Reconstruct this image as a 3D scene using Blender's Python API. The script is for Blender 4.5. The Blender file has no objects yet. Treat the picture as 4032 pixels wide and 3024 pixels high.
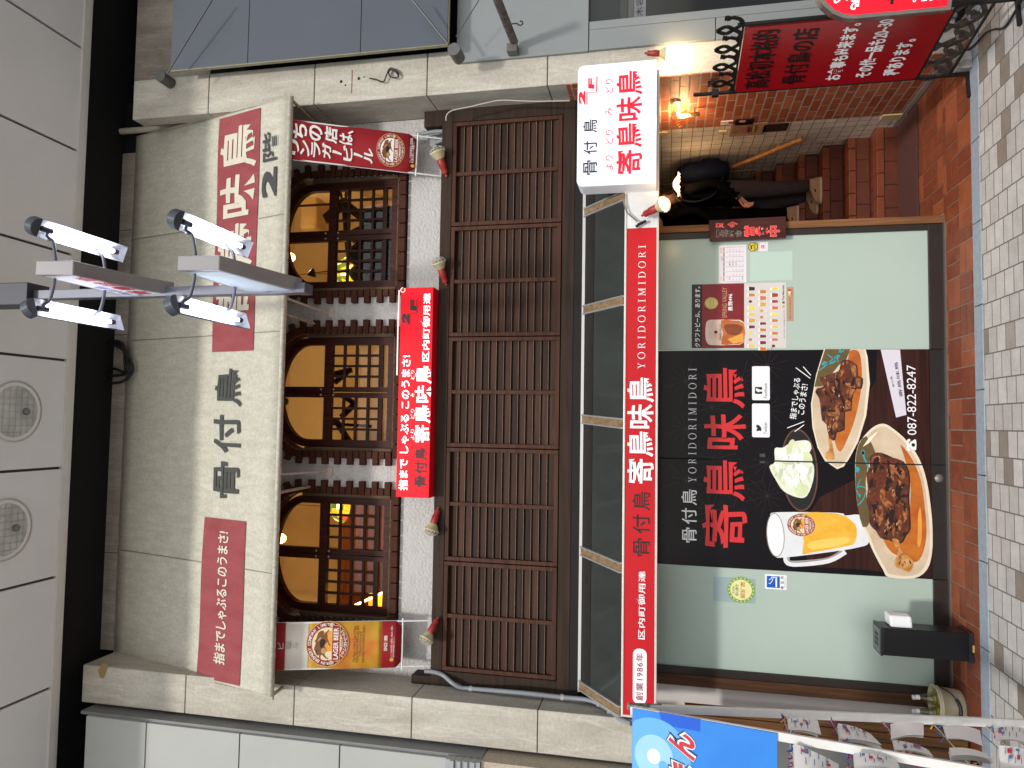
import bpy, bmesh, math, random
from mathutils import Vector, Matrix, Quaternion
R = math.radians
SC = bpy.context.scene
COL = SC.collection
random.seed(7)

# ------------------------------------------------------------------ camera (a phone held sideways: up is to the left of the frame)
F_PX, CAM_H, CAM_D = 2850.0, 2.1, 6.1
YAW, PITCH, ROLL = R(3.1477), R(12.0084), R(0.2602)
FWD = Vector((math.sin(YAW) * math.cos(PITCH), math.cos(YAW) * math.cos(PITCH), math.sin(PITCH)))
RGT = Vector((math.cos(YAW), -math.sin(YAW), 0))
UPV = RGT.cross(FWD)
RGT, UPV = RGT * math.cos(ROLL) + UPV * math.sin(ROLL), UPV * math.cos(ROLL) - RGT * math.sin(ROLL)
CAM = Vector((0, -CAM_D, CAM_H))
cd = bpy.data.cameras.new('camera')
cd.sensor_width = 36.0
cd.lens = 36.0 * F_PX / 4032.0
cd.clip_start, cd.clip_end = 0.05, 400
cam = bpy.data.objects.new('camera', cd)
COL.objects.link(cam)
cx, cy, cz = -UPV, RGT, -FWD
cam.matrix_world = Matrix(((cx.x, cy.x, cz.x, CAM.x), (cx.y, cy.y, cz.y, CAM.y), (cx.z, cy.z, cz.z, CAM.z), (0, 0, 0, 1)))
SC.camera = cam

# ------------------------------------------------------------------ light: open arcade roof over the street, soft and frontal
SUN_EL = R(41)
w = bpy.data.worlds.new('World')
SC.world = w
w.use_nodes = True
nt = w.node_tree
bg = nt.nodes['Background']
sky = nt.nodes.new('ShaderNodeTexSky')
sky.sky_type = 'NISHITA'
sky.sun_disc = False
sky.sun_elevation = SUN_EL
sky.sun_rotation = R(180)
hs = nt.nodes.new('ShaderNodeHueSaturation')
hs.inputs['Saturation'].default_value = 0.30
nt.links.new(sky.outputs[0], hs.inputs['Color'])
nt.links.new(hs.outputs[0], bg.inputs['Color'])
bg.inputs['Strength'].default_value = 0.15
sl = bpy.data.lights.new('sun', 'SUN')
sl.energy = 2.1
sl.angle = R(5.0)
sl.color = (1.0, 0.965, 0.91)
sun = bpy.data.objects.new('sun', sl)
COL.objects.link(sun)
sun.location = (0, -12, 14)
sun.rotation_euler = (R(90) - SUN_EL, 0, R(-4))
vs = SC.view_settings
vs.view_transform = 'Standard'
vs.look = 'None'
vs.exposure = 0.12
vs.gamma = 1.0
vs.use_curve_mapping = False
SC.render.engine = 'CYCLES'
SC.cycles.max_bounces = 6
SC.cycles.use_denoising = True

# ------------------------------------------------------------------ measuring helpers
def ray(p):
    return FWD - UPV * ((p[0] - 2016) / F_PX) - RGT * ((p[1] - 1512) / F_PX)
def PY(p, Y):
    d = ray(p); return CAM + d * ((Y + CAM_D) / d.y)
def PZ(p, Z):
    d = ray(p); return CAM + d * ((Z - CAM_H) / d.z)
def PX(p, X):
    d = ray(p); return CAM + d * (X / d.x)
def K(ox, oy, s):
    return lambda x, y: (ox + x * s, oy + y * s)
C1 = K(0, 0, .60274); C2 = K(0, 700, .60269); C3 = K(0, 1900, .67744); C4 = K(1000, 0, .60274)
C5a = K(1000, 900, .6628); C5 = K(1000, 1900, .67739); C6a = K(1700, 300, .60277); C6 = K(1700, 1900, .67751)
C7 = K(2200, 0, .60281); C8 = K(2900, 0, .60277); C9 = K(2550, 850, .39189); C10 = K(2550, 1350, .60271)
C11 = K(2400, 2200, .73779); C12 = K(3300, 900, .9037); C13 = K(2480, 2700, .23508); C14 = K(3000, 2600, .46655)
C15 = K(3300, 2400, .31646); C16 = K(3100, 0, .42134); C17 = K(2500, 600, .36166); C18 = K(2550, 150, .29385)
C20 = K(3150, 1350, .5729); C21 = K(1200, 2400, .20344); C22 = K(3000, 2250, .12054); C23 = K(2300, 0, .27125)

class Plane:
    """a flat surface in the scene: origin, axes along it, and a normal that looks to the street"""
    def __init__(s, O, U, V):
        s.O = Vector(O); s.U = Vector(U).normalized(); s.V = Vector(V).normalized(); s.N = s.U.cross(s.V).normalized()
    def uv(s, p):
        d = ray(p); t = (s.O - CAM).dot(s.N) / d.dot(s.N); q = CAM + d * t - s.O
        return q.dot(s.U), q.dot(s.V)
    def at(s, u, v, d=0.0):
        return s.O + s.U * u + s.V * v + s.N * d
def FP(Y):
    return Plane((0, Y, 0), (1, 0, 0), (0, 0, 1))

# ------------------------------------------------------------------ materials
def lin(c):
    o = []
    for x in c[:3]:
        x /= 255.0
        o.append(x / 12.92 if x <= .04045 else ((x + .055) / 1.055) ** 2.4)
    return (o[0], o[1], o[2], 1)
MATS = {}
def M(name, rgb, rough=.6, metal=0.0, var=.12, scale=6.0, bump=0.0, spec=.4, emit=0.0, stretch=(1, 1, 1), rgb2=None, detail=5, coat=0.0, transl=0.0):
    if name in MATS: return MATS[name]
    m = bpy.data.materials.new(name); m.use_nodes = True
    N = m.node_tree.nodes; L = m.node_tree.links
    b = N['Principled BSDF']
    b.inputs['Roughness'].default_value = rough
    b.inputs['Metallic'].default_value = metal
    b.inputs['Specular IOR Level'].default_value = spec
    b.inputs['Coat Weight'].default_value = coat
    tc = N.new('ShaderNodeTexCoord'); mp = N.new('ShaderNodeMapping')
    mp.inputs['Scale'].default_value = stretch
    L.new(tc.outputs['Object'], mp.inputs['Vector'])
    n = N.new('ShaderNodeTexNoise'); n.inputs['Scale'].default_value = scale; n.inputs['Detail'].default_value = detail
    n.inputs['Roughness'].default_value = .62
    L.new(mp.outputs[0], n.inputs['Vector'])
    if rgb2 is None:
        mr = N.new('ShaderNodeMapRange')
        mr.inputs[1].default_value = .25; mr.inputs[2].default_value = .75
        mr.inputs[3].default_value = 1 - var; mr.inputs[4].default_value = 1 + var
        L.new(n.outputs['Fac'], mr.inputs[0])
        h = N.new('ShaderNodeHueSaturation'); h.inputs['Color'].default_value = lin(rgb)
        L.new(mr.outputs[0], h.inputs['Value']); out = h.outputs[0]
    else:
        cr = N.new('ShaderNodeValToRGB')
        cr.color_ramp.elements[0].position = .36; cr.color_ramp.elements[1].position = .64
        cr.color_ramp.elements[0].color = lin(rgb); cr.color_ramp.elements[1].color = lin(rgb2)
        L.new(n.outputs['Fac'], cr.inputs[0]); out = cr.outputs[0]
    L.new(out, b.inputs['Base Color'])
    if emit:
        L.new(out, b.inputs['Emission Color']); b.inputs['Emission Strength'].default_value = emit
    if bump:
        bp = N.new('ShaderNodeBump'); bp.inputs['Strength'].default_value = bump; bp.inputs['Distance'].default_value = .02
        n2 = N.new('ShaderNodeTexNoise'); n2.inputs['Scale'].default_value = scale * 4; n2.inputs['Detail'].default_value = 6
        L.new(mp.outputs[0], n2.inputs['Vector'])
        L.new(n2.outputs['Fac'], bp.inputs['Height']); L.new(bp.outputs[0], b.inputs['Normal'])
    if transl:
        tr = N.new('ShaderNodeBsdfTranslucent'); L.new(out, tr.inputs[0])
        mx = N.new('ShaderNodeMixShader'); mx.inputs[0].default_value = transl
        L.new(b.outputs[0], mx.inputs[1]); L.new(tr.outputs[0], mx.inputs[2])
        L.new(mx.outputs[0], N['Material Output'].inputs[0])
    MATS[name] = m
    return m

def M_stone(name, rgb, dark, vein=.35, streak=(1, 1, .28)):
    """weathered limestone cladding: mottling, vertical run-off streaks and thin pale veins"""
    m = bpy.data.materials.new(name); m.use_nodes = True
    N = m.node_tree.nodes; L = m.node_tree.links; b = N['Principled BSDF']
    b.inputs['Roughness'].default_value = .75; b.inputs['Specular IOR Level'].default_value = .25
    tc = N.new('ShaderNodeTexCoord'); mp = N.new('ShaderNodeMapping'); mp.inputs['Scale'].default_value = streak
    L.new(tc.outputs['Object'], mp.inputs['Vector'])
    n1 = N.new('ShaderNodeTexNoise'); n1.inputs['Scale'].default_value = 5; n1.inputs['Detail'].default_value = 8; n1.inputs['Roughness'].default_value = .7
    L.new(mp.outputs[0], n1.inputs['Vector'])
    cr = N.new('ShaderNodeValToRGB'); e = cr.color_ramp.elements
    e[0].position = .28; e[0].color = lin(dark); e[1].position = .62; e[1].color = lin(rgb)
    L.new(n1.outputs['Fac'], cr.inputs[0])
    n2 = N.new('ShaderNodeTexNoise'); n2.inputs['Scale'].default_value = 40; n2.inputs['Detail'].default_value = 6
    L.new(tc.outputs['Object'], n2.inputs['Vector'])
    mr = N.new('ShaderNodeMapRange'); mr.inputs[1].default_value = .3; mr.inputs[2].default_value = .7; mr.inputs[3].default_value = .88; mr.inputs[4].default_value = 1.08
    L.new(n2.outputs['Fac'], mr.inputs[0])
    h = N.new('ShaderNodeHueSaturation'); L.new(mr.outputs[0], h.inputs['Value']); L.new(cr.outputs[0], h.inputs['Color'])
    mp2 = N.new('ShaderNodeMapping'); mp2.inputs['Scale'].default_value = (1, 1, .12)
    L.new(tc.outputs['Object'], mp2.inputs['Vector'])
    n3 = N.new('ShaderNodeTexNoise'); n3.inputs['Scale'].default_value = 7; n3.inputs['Detail'].default_value = 3
    L.new(mp2.outputs[0], n3.inputs['Vector'])
    c2 = N.new('ShaderNodeValToRGB'); q = c2.color_ramp.elements
    q[0].position = .485; q[0].color = (0, 0, 0, 1); q[1].position = .5; q[1].color = (1, 1, 1, 1)
    z = c2.color_ramp.elements.new(.515); z.color = (0, 0, 0, 1)
    L.new(n3.outputs['Fac'], c2.inputs[0])
    mm = N.new('ShaderNodeMath'); mm.operation = 'MULTIPLY'; mm.inputs[1].default_value = vein
    L.new(c2.outputs[0], mm.inputs[0])
    mx = N.new('ShaderNodeMix'); mx.data_type = 'RGBA'
    L.new(mm.outputs[0], mx.inputs[0]); L.new(h.outputs[0], mx.inputs[6]); mx.inputs[7].default_value = lin((236, 232, 224))
    L.new(mx.outputs[2], b.inputs['Base Color'])
    bp = N.new('ShaderNodeBump'); bp.inputs['Strength'].default_value = .12; bp.inputs['Distance'].default_value = .01
    L.new(n2.outputs['Fac'], bp.inputs['Height']); L.new(bp.outputs[0], b.inputs['Normal'])
    MATS[name] = m
    return m

def M_brick(name, ax, c1, c2, mortar, bw, bh, ms=.008, offset=.5, rough=.55, spec=.35, rare=None, grain=0.0, shift=(0, 0), bumpy=.5):
    """bricks, tiles or pavers; ax picks the two object axes the courses run along"""
    m = bpy.data.materials.new(name); m.use_nodes = True
    N = m.node_tree.nodes; L = m.node_tree.links; b = N['Principled BSDF']
    b.inputs['Specular IOR Level'].default_value = spec
    tc = N.new('ShaderNodeTexCoord'); sp = N.new('ShaderNodeSeparateXYZ'); cb = N.new('ShaderNodeCombineXYZ')
    L.new(tc.outputs['Object'], sp.inputs[0])
    for k in (0, 1):
        a = N.new('ShaderNodeMath'); a.operation = 'ADD'; a.inputs[1].default_value = shift[k]
        L.new(sp.outputs['XYZ'.index(ax[k])], a.inputs[0]); L.new(a.outputs[0], cb.inputs[k])
    t = N.new('ShaderNodeTexBrick'); t.offset = offset; t.offset_frequency = 2; t.squash = 1
    t.inputs['Scale'].default_value = 1; t.inputs['Brick Width'].default_value = bw; t.inputs['Row Height'].default_value = bh
    t.inputs['Mortar Size'].default_value = ms; t.inputs['Mortar Smooth'].default_value = .15; t.inputs['Bias'].default_value = 0
    t.inputs['Color1'].default_value = (0, 0, 0, 1); t.inputs['Color2'].default_value = (1, 1, 1, 1); t.inputs['Mortar'].default_value = (.5, .5, .5, 1)
    L.new(cb.outputs[0], t.inputs['Vector'])
    cr = N.new('ShaderNodeValToRGB'); e = cr.color_ramp.elements
    e[0].position = 0; e[0].color = lin(c1); e[1].position = .8 if rare else 1; e[1].color = lin(c2)
    if rare:
        q = cr.color_ramp.elements.new(.84); q.color = lin(rare)
        q = cr.color_ramp.elements.new(1); q.color = lin(rare)
    L.new(t.outputs['Color'], cr.inputs[0])
    n = N.new('ShaderNodeTexNoise'); n.inputs['Scale'].default_value = 9; n.inputs['Detail'].default_value = 7; n.inputs['Roughness'].default_value = .7
    L.new(tc.outputs['Object'], n.inputs['Vector'])
    g = N.new('ShaderNodeTexNoise'); g.inputs['Scale'].default_value = 160; g.inputs['Detail'].default_value = 2
    L.new(tc.outputs['Object'], g.inputs['Vector'])
    mr = N.new('ShaderNodeMapRange'); mr.inputs[1].default_value = .3; mr.inputs[2].default_value = .7; mr.inputs[3].default_value = .82; mr.inputs[4].default_value = 1.12
    L.new(n.outputs['Fac'], mr.inputs[0])
    mg = N.new('ShaderNodeMapRange'); mg.inputs[1].default_value = .35; mg.inputs[2].default_value = .65; mg.inputs[3].default_value = 1 - grain; mg.inputs[4].default_value = 1 + grain
    L.new(g.outputs['Fac'], mg.inputs[0])
    mu = N.new('ShaderNodeMath'); mu.operation = 'MULTIPLY'; L.new(mr.outputs[0], mu.inputs[0]); L.new(mg.outputs[0], mu.inputs[1])
    h = N.new('ShaderNodeHueSaturation'); L.new(cr.outputs[0], h.inputs['Color']); L.new(mu.outputs[0], h.inputs['Value'])
    mx = N.new('ShaderNodeMix'); mx.data_type = 'RGBA'
    L.new(t.outputs['Fac'], mx.inputs[0]); L.new(h.outputs[0], mx.inputs[6]); mx.inputs[7].default_value = lin(mortar)
    L.new(mx.outputs[2], b.inputs['Base Color'])
    rr = N.new('ShaderNodeMapRange'); rr.inputs[3].default_value = rough; rr.inputs[4].default_value = .9
    L.new(t.outputs['Fac'], rr.inputs[0]); L.new(rr.outputs[0], b.inputs['Roughness'])
    iv = N.new('ShaderNodeMath'); iv.operation = 'SUBTRACT'; iv.inputs[0].default_value = 1; L.new(t.outputs['Fac'], iv.inputs[1])
    ad = N.new('ShaderNodeMath'); ad.operation = 'MULTIPLY_ADD'; ad.inputs[1].default_value = .25
    L.new(g.outputs['Fac'], ad.inputs[0]); L.new(iv.outputs[0], ad.inputs[2])
    bp = N.new('ShaderNodeBump'); bp.inputs['Strength'].default_value = bumpy; bp.inputs['Distance'].default_value = .004
    L.new(ad.outputs[0], bp.inputs['Height']); L.new(bp.outputs[0], b.inputs['Normal'])
    MATS[name] = m
    return m

def M_wood(name, rgb, dark, axis=0, rough=.6, spec=.16, tint=False):
    m = bpy.data.materials.new(name); m.use_nodes = True
    N = m.node_tree.nodes; L = m.node_tree.links; b = N['Principled BSDF']
    b.inputs['Roughness'].default_value = rough; b.inputs['Specular IOR Level'].default_value = spec
    tc = N.new('ShaderNodeTexCoord'); mp = N.new('ShaderNodeMapping')
    s = [30, 30, 30]; s[axis] = 1.6; mp.inputs['Scale'].default_value = s
    L.new(tc.outputs['Object'], mp.inputs['Vector'])
    n = N.new('ShaderNodeTexNoise'); n.inputs['Scale'].default_value = 1; n.inputs['Detail'].default_value = 6; n.inputs['Distortion'].default_value = .4
    L.new(mp.outputs[0], n.inputs['Vector'])
    cr = N.new('ShaderNodeValToRGB'); e = cr.color_ramp.elements
    e[0].position = .3; e[0].color = lin(dark); e[1].position = .68; e[1].color = lin(rgb)
    L.new(n.outputs['Fac'], cr.inputs[0]); out = cr.outputs[0]
    if tint:
        at = N.new('ShaderNodeAttribute'); at.attribute_name = 'tint'
        mr = N.new('ShaderNodeMapRange'); mr.inputs[3].default_value = .6; mr.inputs[4].default_value = 1.45
        L.new(at.outputs['Fac'], mr.inputs[0])
        h = N.new('ShaderNodeHueSaturation'); L.new(out, h.inputs['Color']); L.new(mr.outputs[0], h.inputs['Value']); out = h.outputs[0]
    L.new(out, b.inputs['Base Color'])
    bp = N.new('ShaderNodeBump'); bp.inputs['Strength'].default_value = .25; bp.inputs['Distance'].default_value = .004
    L.new(n.outputs['Fac'], bp.inputs['Height']); L.new(bp.outputs[0], b.inputs['Normal'])
    MATS[name] = m
    return m

def M_glass(name, tint=(255, 255, 255), refl=.5, rough=.02):
    m = bpy.data.materials.new(name); m.use_nodes = True
    N = m.node_tree.nodes; L = m.node_tree.links; N.remove(N['Principled BSDF'])
    t = N.new('ShaderNodeBsdfTransparent'); t.inputs[0].default_value = lin(tint)
    g = N.new('ShaderNodeBsdfGlossy'); g.inputs['Roughness'].default_value = rough
    fr = N.new('ShaderNodeLayerWeight'); fr.inputs[0].default_value = .5
    pw = N.new('ShaderNodeMath'); pw.operation = 'POWER'; pw.inputs[1].default_value = 3.5; L.new(fr.outputs['Facing'], pw.inputs[0])
    mu = N.new('ShaderNodeMath'); mu.operation = 'MULTIPLY_ADD'; mu.inputs[1].default_value = refl; mu.inputs[2].default_value = .05 * refl; L.new(pw.outputs[0], mu.inputs[0])
    x = N.new('ShaderNodeMixShader'); L.new(mu.outputs[0], x.inputs[0]); L.new(t.outputs[0], x.inputs[1]); L.new(g.outputs[0], x.inputs[2])
    L.new(x.outputs[0], N['Material Output'].inputs[0])
    MATS[name] = m
    return m

def M_emit(name, rgb, strength):
    m = bpy.data.materials.new(name); m.use_nodes = True
    N = m.node_tree.nodes; L = m.node_tree.links; N.remove(N['Principled BSDF'])
    e = N.new('ShaderNodeEmission'); e.inputs[0].default_value = lin(rgb); e.inputs[1].default_value = strength
    L.new(e.outputs[0], N['Material Output'].inputs[0])
    MATS[name] = m
    return m

# ------------------------------------------------------------------ mesh builder
TXT = {}
def glyphs(body, off=0.0, ext=0.0, space=1.0, line=1.0):
    key = (body, off, ext, space, line)
    if key in TXT: return TXT[key]
    c = bpy.data.curves.new('t', 'FONT'); c.body = body; c.offset = off; c.extrude = ext; c.resolution_u = 3
    c.space_character = space; c.space_line = line
    c.align_x = 'CENTER' if '\n' in body else 'LEFT'
    o = bpy.data.objects.new('t', c); COL.objects.link(o)
    dg = bpy.context.evaluated_depsgraph_get()
    me = bpy.data.meshes.new_from_object(o.evaluated_get(dg))
    vs_ = [v.co.copy() for v in me.vertices]; fs = [tuple(p.vertices) for p in me.polygons]
    bpy.data.objects.remove(o); bpy.data.curves.remove(c); bpy.data.meshes.remove(me)
    TXT[key] = (vs_, fs)
    return TXT[key]

def spline(pts, n=5, closed=True):
    out = []; k = len(pts)
    rng = range(k) if closed else range(k - 1)
    for i in rng:
        if closed: a, b, c, d = (pts[(i + j) % k] for j in (-1, 0, 1, 2))
        else: a, b, c, d = pts[max(i - 1, 0)], pts[i], pts[i + 1], pts[min(i + 2, k - 1)]
        for s in range(n):
            t = s / n
            out.append(tuple(.5 * (2 * q + (r - p) * t + (2 * p - 5 * q + 4 * r - z) * t * t + (3 * q - p - 3 * r + z) * t ** 3) for p, q, r, z in zip(a, b, c, d)))
    if not closed: out.append(tuple(pts[-1]))
    return out

class MB:
    def __init__(s):
        s.v = []; s.f = []; s.m = []; s.sm = []; s.t = []; s.p = []; s.pc = 0
    def add(s, vs_, fs, mi=0, smooth=False, tint=.5):
        o = len(s.v); s.v += [Vector(q) for q in vs_]
        for f in fs:
            s.f.append(tuple(i + o for i in f)); s.m.append(mi); s.sm.append(smooth); s.t.append(tint); s.p.append(s.pc)
    def box(s, x0, x1, y0, y1, z0, z1, mi=0, tint=.5):
        if x0 > x1: x0, x1 = x1, x0
        if y0 > y1: y0, y1 = y1, y0
        if z0 > z1: z0, z1 = z1, z0
        vs_ = [(x, y, z) for x in (x0, x1) for y in (y0, y1) for z in (z0, z1)]
        s.add(vs_, [(0, 1, 3, 2), (4, 6, 7, 5), (0, 4, 5, 1), (2, 3, 7, 6), (0, 2, 6, 4), (1, 5, 7, 3)], mi, False, tint)
    def obox(s, c, ax, half, mi=0, tint=.5):
        c = Vector(c); A = [Vector(a).normalized() * h for a, h in zip(ax, half)]
        vs_ = [c + A[0] * i + A[1] * j + A[2] * k for i in (-1, 1) for j in (-1, 1) for k in (-1, 1)]
        s.add(vs_, [(0, 1, 3, 2), (4, 6, 7, 5), (0, 4, 5, 1), (2, 3, 7, 6), (0, 2, 6, 4), (1, 5, 7, 3)], mi, False, tint)
    def bar(s, a, b, w_, h_, mi=0, up=(0, 0, 1)):
        a = Vector(a); b = Vector(b); d = (b - a); L_ = d.length; d.normalize()
        sx = d.cross(Vector(up))
        if sx.length < 1e-4: sx = d.cross(Vector((1, 0, 0)))
        sx.normalize(); sy = sx.cross(d)
        s.obox((a + b) / 2, (d, sx, sy), (L_ / 2, w_ / 2, h_ / 2), mi)
    def tube(s, pts, r, n=8, mi=0, closed=False):
        P = [Vector(p) for p in pts]; k = len(P); rs = r if isinstance(r, (list, tuple)) else [r] * k
        prev = None; rings = []
        for i in range(k):
            if closed: d = P[(i + 1) % k] - P[i - 1]
            else: d = P[min(i + 1, k - 1)] - P[max(i - 1, 0)]
            d.normalize()
            if prev is None:
                a = d.orthogonal().normalized()
            else:
                a = prev - d * prev.dot(d)
                if a.length < 1e-6: a = d.orthogonal()
                a.normalize()
            prev = a; b = d.cross(a)
            rings.append([P[i] + (a * math.cos(2 * math.pi * j / n) + b * math.sin(2 * math.pi * j / n)) * rs[i] for j in range(n)])
        vs_ = [q for rg in rings for q in rg]; fs = []
        for i in range(k if closed else k - 1):
            i2 = (i + 1) % k
            for j in range(n):
                j2 = (j + 1) % n; fs.append((i * n + j, i * n + j2, i2 * n + j2, i2 * n + j))
        s.add(vs_, fs, mi, True)
        if not closed:
            s.add(rings[0], [tuple(range(n - 1, -1, -1))], mi); s.add(rings[-1], [tuple(range(n))], mi)
    def lathe(s, prof, o, axis=(0, 0, 1), n=20, mi=0, capped=True):
        o = Vector(o); ax = Vector(axis).normalized(); a = ax.orthogonal().normalized(); b = ax.cross(a)
        vs_ = []; k = len(prof)
        for r, h in prof:
            vs_ += [o + ax * h + (a * math.cos(2 * math.pi * j / n) + b * math.sin(2 * math.pi * j / n)) * r for j in range(n)]
        fs = [(i * n + j, i * n + (j + 1) % n, (i + 1) * n + (j + 1) % n, (i + 1) * n + j) for i in range(k - 1) for j in range(n)]
        s.add(vs_, fs, mi, True)
        if capped:
            if prof[0][0] > 1e-5: s.add(vs_[:n], [tuple(range(n - 1, -1, -1))], mi)
            if prof[-1][0] > 1e-5: s.add(vs_[-n:], [tuple(range(n))], mi)
    def prism(s, pts, vec, mi=0):
        P = [Vector(p) for p in pts]; k = len(P); v_ = Vector(vec)
        s.add(P + [p + v_ for p in P], [tuple(range(k)), tuple(range(2 * k - 1, k - 1, -1))] + [(i, i + k, (i + 1) % k + k, (i + 1) % k) for i in range(k)], mi)
    def poly(s, pl, pts, d=.002, mi=0, curve=0):
        """outline of something printed flat on plane pl (image points)"""
        q = [pl.uv(p) for p in pts]
        if curve: q = spline(q, curve)
        s.add([pl.at(u, v, d) for u, v in q], [tuple(range(len(q)))], mi)
    def uvpoly(s, pl, q, d=.002, mi=0, curve=0):
        if curve: q = spline(q, curve)
        s.add([pl.at(u, v, d) for u, v in q], [tuple(range(len(q)))], mi)
    def rect(s, pl, a, b, d=.002, mi=0):
        """a = lower left, b = upper right (as one stands in front of it)"""
        u0, v0 = pl.uv(a); u1, v1 = pl.uv(b)
        s.uvpoly(pl, [(u0, v0), (u1, v0), (u1, v1), (u0, v1)], d, mi)
    def rrect(s, pl, u0, v0, u1, v1, r, d=.002, mi=0, n=5):
        q = []
        for cx_, cy_, a0 in ((u1 - r, v1 - r, 0), (u0 + r, v1 - r, 90), (u0 + r, v0 + r, 180), (u1 - r, v0 + r, 270)):
            for k in range(n + 1):
                a = R(a0 + 90 * k / n); q.append((cx_ + r * math.cos(a), cy_ + r * math.sin(a)))
        s.uvpoly(pl, q, d, mi)
    def stroke(s, pl, pts, wd, d=.002, mi=0, curve=4, px=True):
        q = [pl.uv(p) for p in pts] if px else pts
        if curve and len(q) > 2: q = spline(q, curve, False)
        s.pc += 1; k = len(q); A = []; B = []
        for i in range(k):
            a = Vector(q[max(i - 1, 0)]); b = Vector(q[min(i + 1, k - 1)]); t = b - a
            if t.length < 1e-9: t = Vector((1, 0))
            t.normalize(); n_ = Vector((-t.y, t.x)); wv = wd[0] + (wd[1] - wd[0]) * i / (k - 1) if isinstance(wd, tuple) else wd
            c = Vector(q[i]); A.append(pl.at(*(c + n_ * wv / 2), d)); B.append(pl.at(*(c - n_ * wv / 2), d))
        s.add(A + B, [(i, i + 1, k + i + 1, k + i) for i in range(k - 1)], mi)
    def text(s, pl, body, bl, tr, d=.003, mi=0, off=0.0, ext=0.0, px=True, space=1.0, line=1.0, slant=0.0, jit=0.0):
        """lettering fitted between its lower left and upper right corner"""
        vs_, fs = glyphs(body, off, ext, space, line)
        if not vs_: return
        s.pc += 1
        u0, v0 = pl.uv(bl) if px else bl
        u1, v1 = pl.uv(tr) if px else tr
        xs = [p.x for p in vs_]; ys = [p.y for p in vs_]; zs = min(p.z for p in vs_)
        a, b, c, e = min(xs), max(xs), min(ys), max(ys)
        su, sv = (u1 - u0) / (b - a), (v1 - v0) / max(e - c, 1e-6)
        vv = []
        for p in vs_:
            x, y = (p.x - a) * su, (p.y - c) * sv
            if jit:
                x += math.sin(p.y * 9 + p.x * 3) * jit * (v1 - v0); y += math.sin(p.x * 7 + 1.3) * jit * (v1 - v0)
            vv.append(pl.at(u0 + x + slant * y, v0 + y, d + (p.z - zs) * sv))
        s.add(vv, fs, mi)
    def ringtext(s, pl, body, c, rx, ry, a0, a1, h, d, mi=0, flip=False, off=0.0):
        """letters round an ellipse, a0 -> a1 in degrees"""
        k = len(body)
        for i, ch in enumerate(body):
            if ch == ' ': continue
            a = R(a0 + (a1 - a0) * (i + .5) / k)
            vs_, fs = glyphs(ch, off)
            if not vs_: continue
            xs = [p.x for p in vs_]; ys = [p.y for p in vs_]
            mxx, mnx, mny = max(xs), min(xs), 0.0
            sc_ = h / .73
            t = Vector((math.sin(a) * rx, -math.cos(a) * ry)); t.normalize()
            if flip: t = -t
            n_ = Vector((-t.y, t.x))
            ctr = Vector((c[0] + rx * math.cos(a), c[1] + ry * math.sin(a)))
            vv = [pl.at(*(ctr + t * ((p.x - (mnx + mxx) / 2) * sc_) + n_ * ((p.y - mny) * sc_ - h / 2)), d) for p in vs_]
            s.add(vv, fs, mi)
    def ell(s, pl, c, rx, ry, d, mi=0, n=48, rot=0.0, hole=0.0):
        q = []
        for j in range(n):
            a = 2 * math.pi * j / n; x, y = rx * math.cos(a), ry * math.sin(a)
            q.append((c[0] + x * math.cos(rot) - y * math.sin(rot), c[1] + x * math.sin(rot) + y * math.cos(rot)))
        if hole:
            q2 = [(c[0] + (x - c[0]) * hole, c[1] + (y - c[1]) * hole) for x, y in q]
            s.add([pl.at(*p, d) for p in q + q2], [(j, (j + 1) % n, n + (j + 1) % n, n + j) for j in range(n)], mi)
        else:
            s.uvpoly(pl, q, d, mi)
    def build(s, name, mats, parent=None, origin=None, bevel=0.0, label=None, solid=0.0):
        if not isinstance(mats, (list, tuple)): mats = [mats]
        if parent is not None and name in SPLIT and len(set(s.p)) > 1:      # one part per line of lettering
            for pc in sorted(set(s.p)):
                t = MB(); fs = [i for i, q in enumerate(s.p) if q == pc]; ids = sorted(set(j for i in fs for j in s.f[i])); mp = {j: k for k, j in enumerate(ids)}
                used = sorted(set(s.m[i] for i in fs)); mm = {j: k for k, j in enumerate(used)}
                t.v = [s.v[j] for j in ids]
                for i in fs: t.f.append(tuple(mp[j] for j in s.f[i])); t.m.append(mm[s.m[i]]); t.sm.append(s.sm[i]); t.t.append(s.t[i]); t.p.append(0)
                o = t.build(name, [mats[j] for j in used], parent)
            return o
        if parent is not None: o = WL[parent.name]
        elif origin is not None: o = Vector(origin)
        else:
            o = Vector(((min(p.x for p in s.v) + max(p.x for p in s.v)) / 2, (min(p.y for p in s.v) + max(p.y for p in s.v)) / 2, min(p.z for p in s.v)))
        me = bpy.data.meshes.new(name)
        me.from_pydata([p - o for p in s.v], [], s.f)
        for mt in mats: me.materials.append(mt)
        me.polygons.foreach_set('material_index', s.m)
        me.polygons.foreach_set('use_smooth', s.sm)
        if any(abs(t - .5) > 1e-6 for t in s.t):
            at = me.attributes.new('tint', 'FLOAT', 'FACE'); at.data.foreach_set('value', s.t)
        me.update()
        ob = bpy.data.objects.new(name, me); COL.objects.link(ob)
        if parent is not None: ob.parent = parent
        else: ob.location = o
        WL[ob.name] = o
        if bevel:
            bv = ob.modifiers.new('bevel', 'BEVEL'); bv.width = bevel; bv.segments = 2; bv.limit_method = 'ANGLE'
        if solid:
            so = ob.modifiers.new('solid', 'SOLIDIFY'); so.thickness = solid; so.offset = 0
        if label: ob['label'] = label
        return ob
WL = {}
SPLIT = ('lettering', 'print', 'slogan', 'brace', 'bracket', 'red_panel', 'rafter', 'aluminium_bead', 'timber_brace', 'colour_patch', 'pole', 'wood_panelling', 'arm', 'wire', 'tube_holder', 'trim', 'tinsel', 'stem', 'bolt', 'clip', 'social_card')
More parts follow.
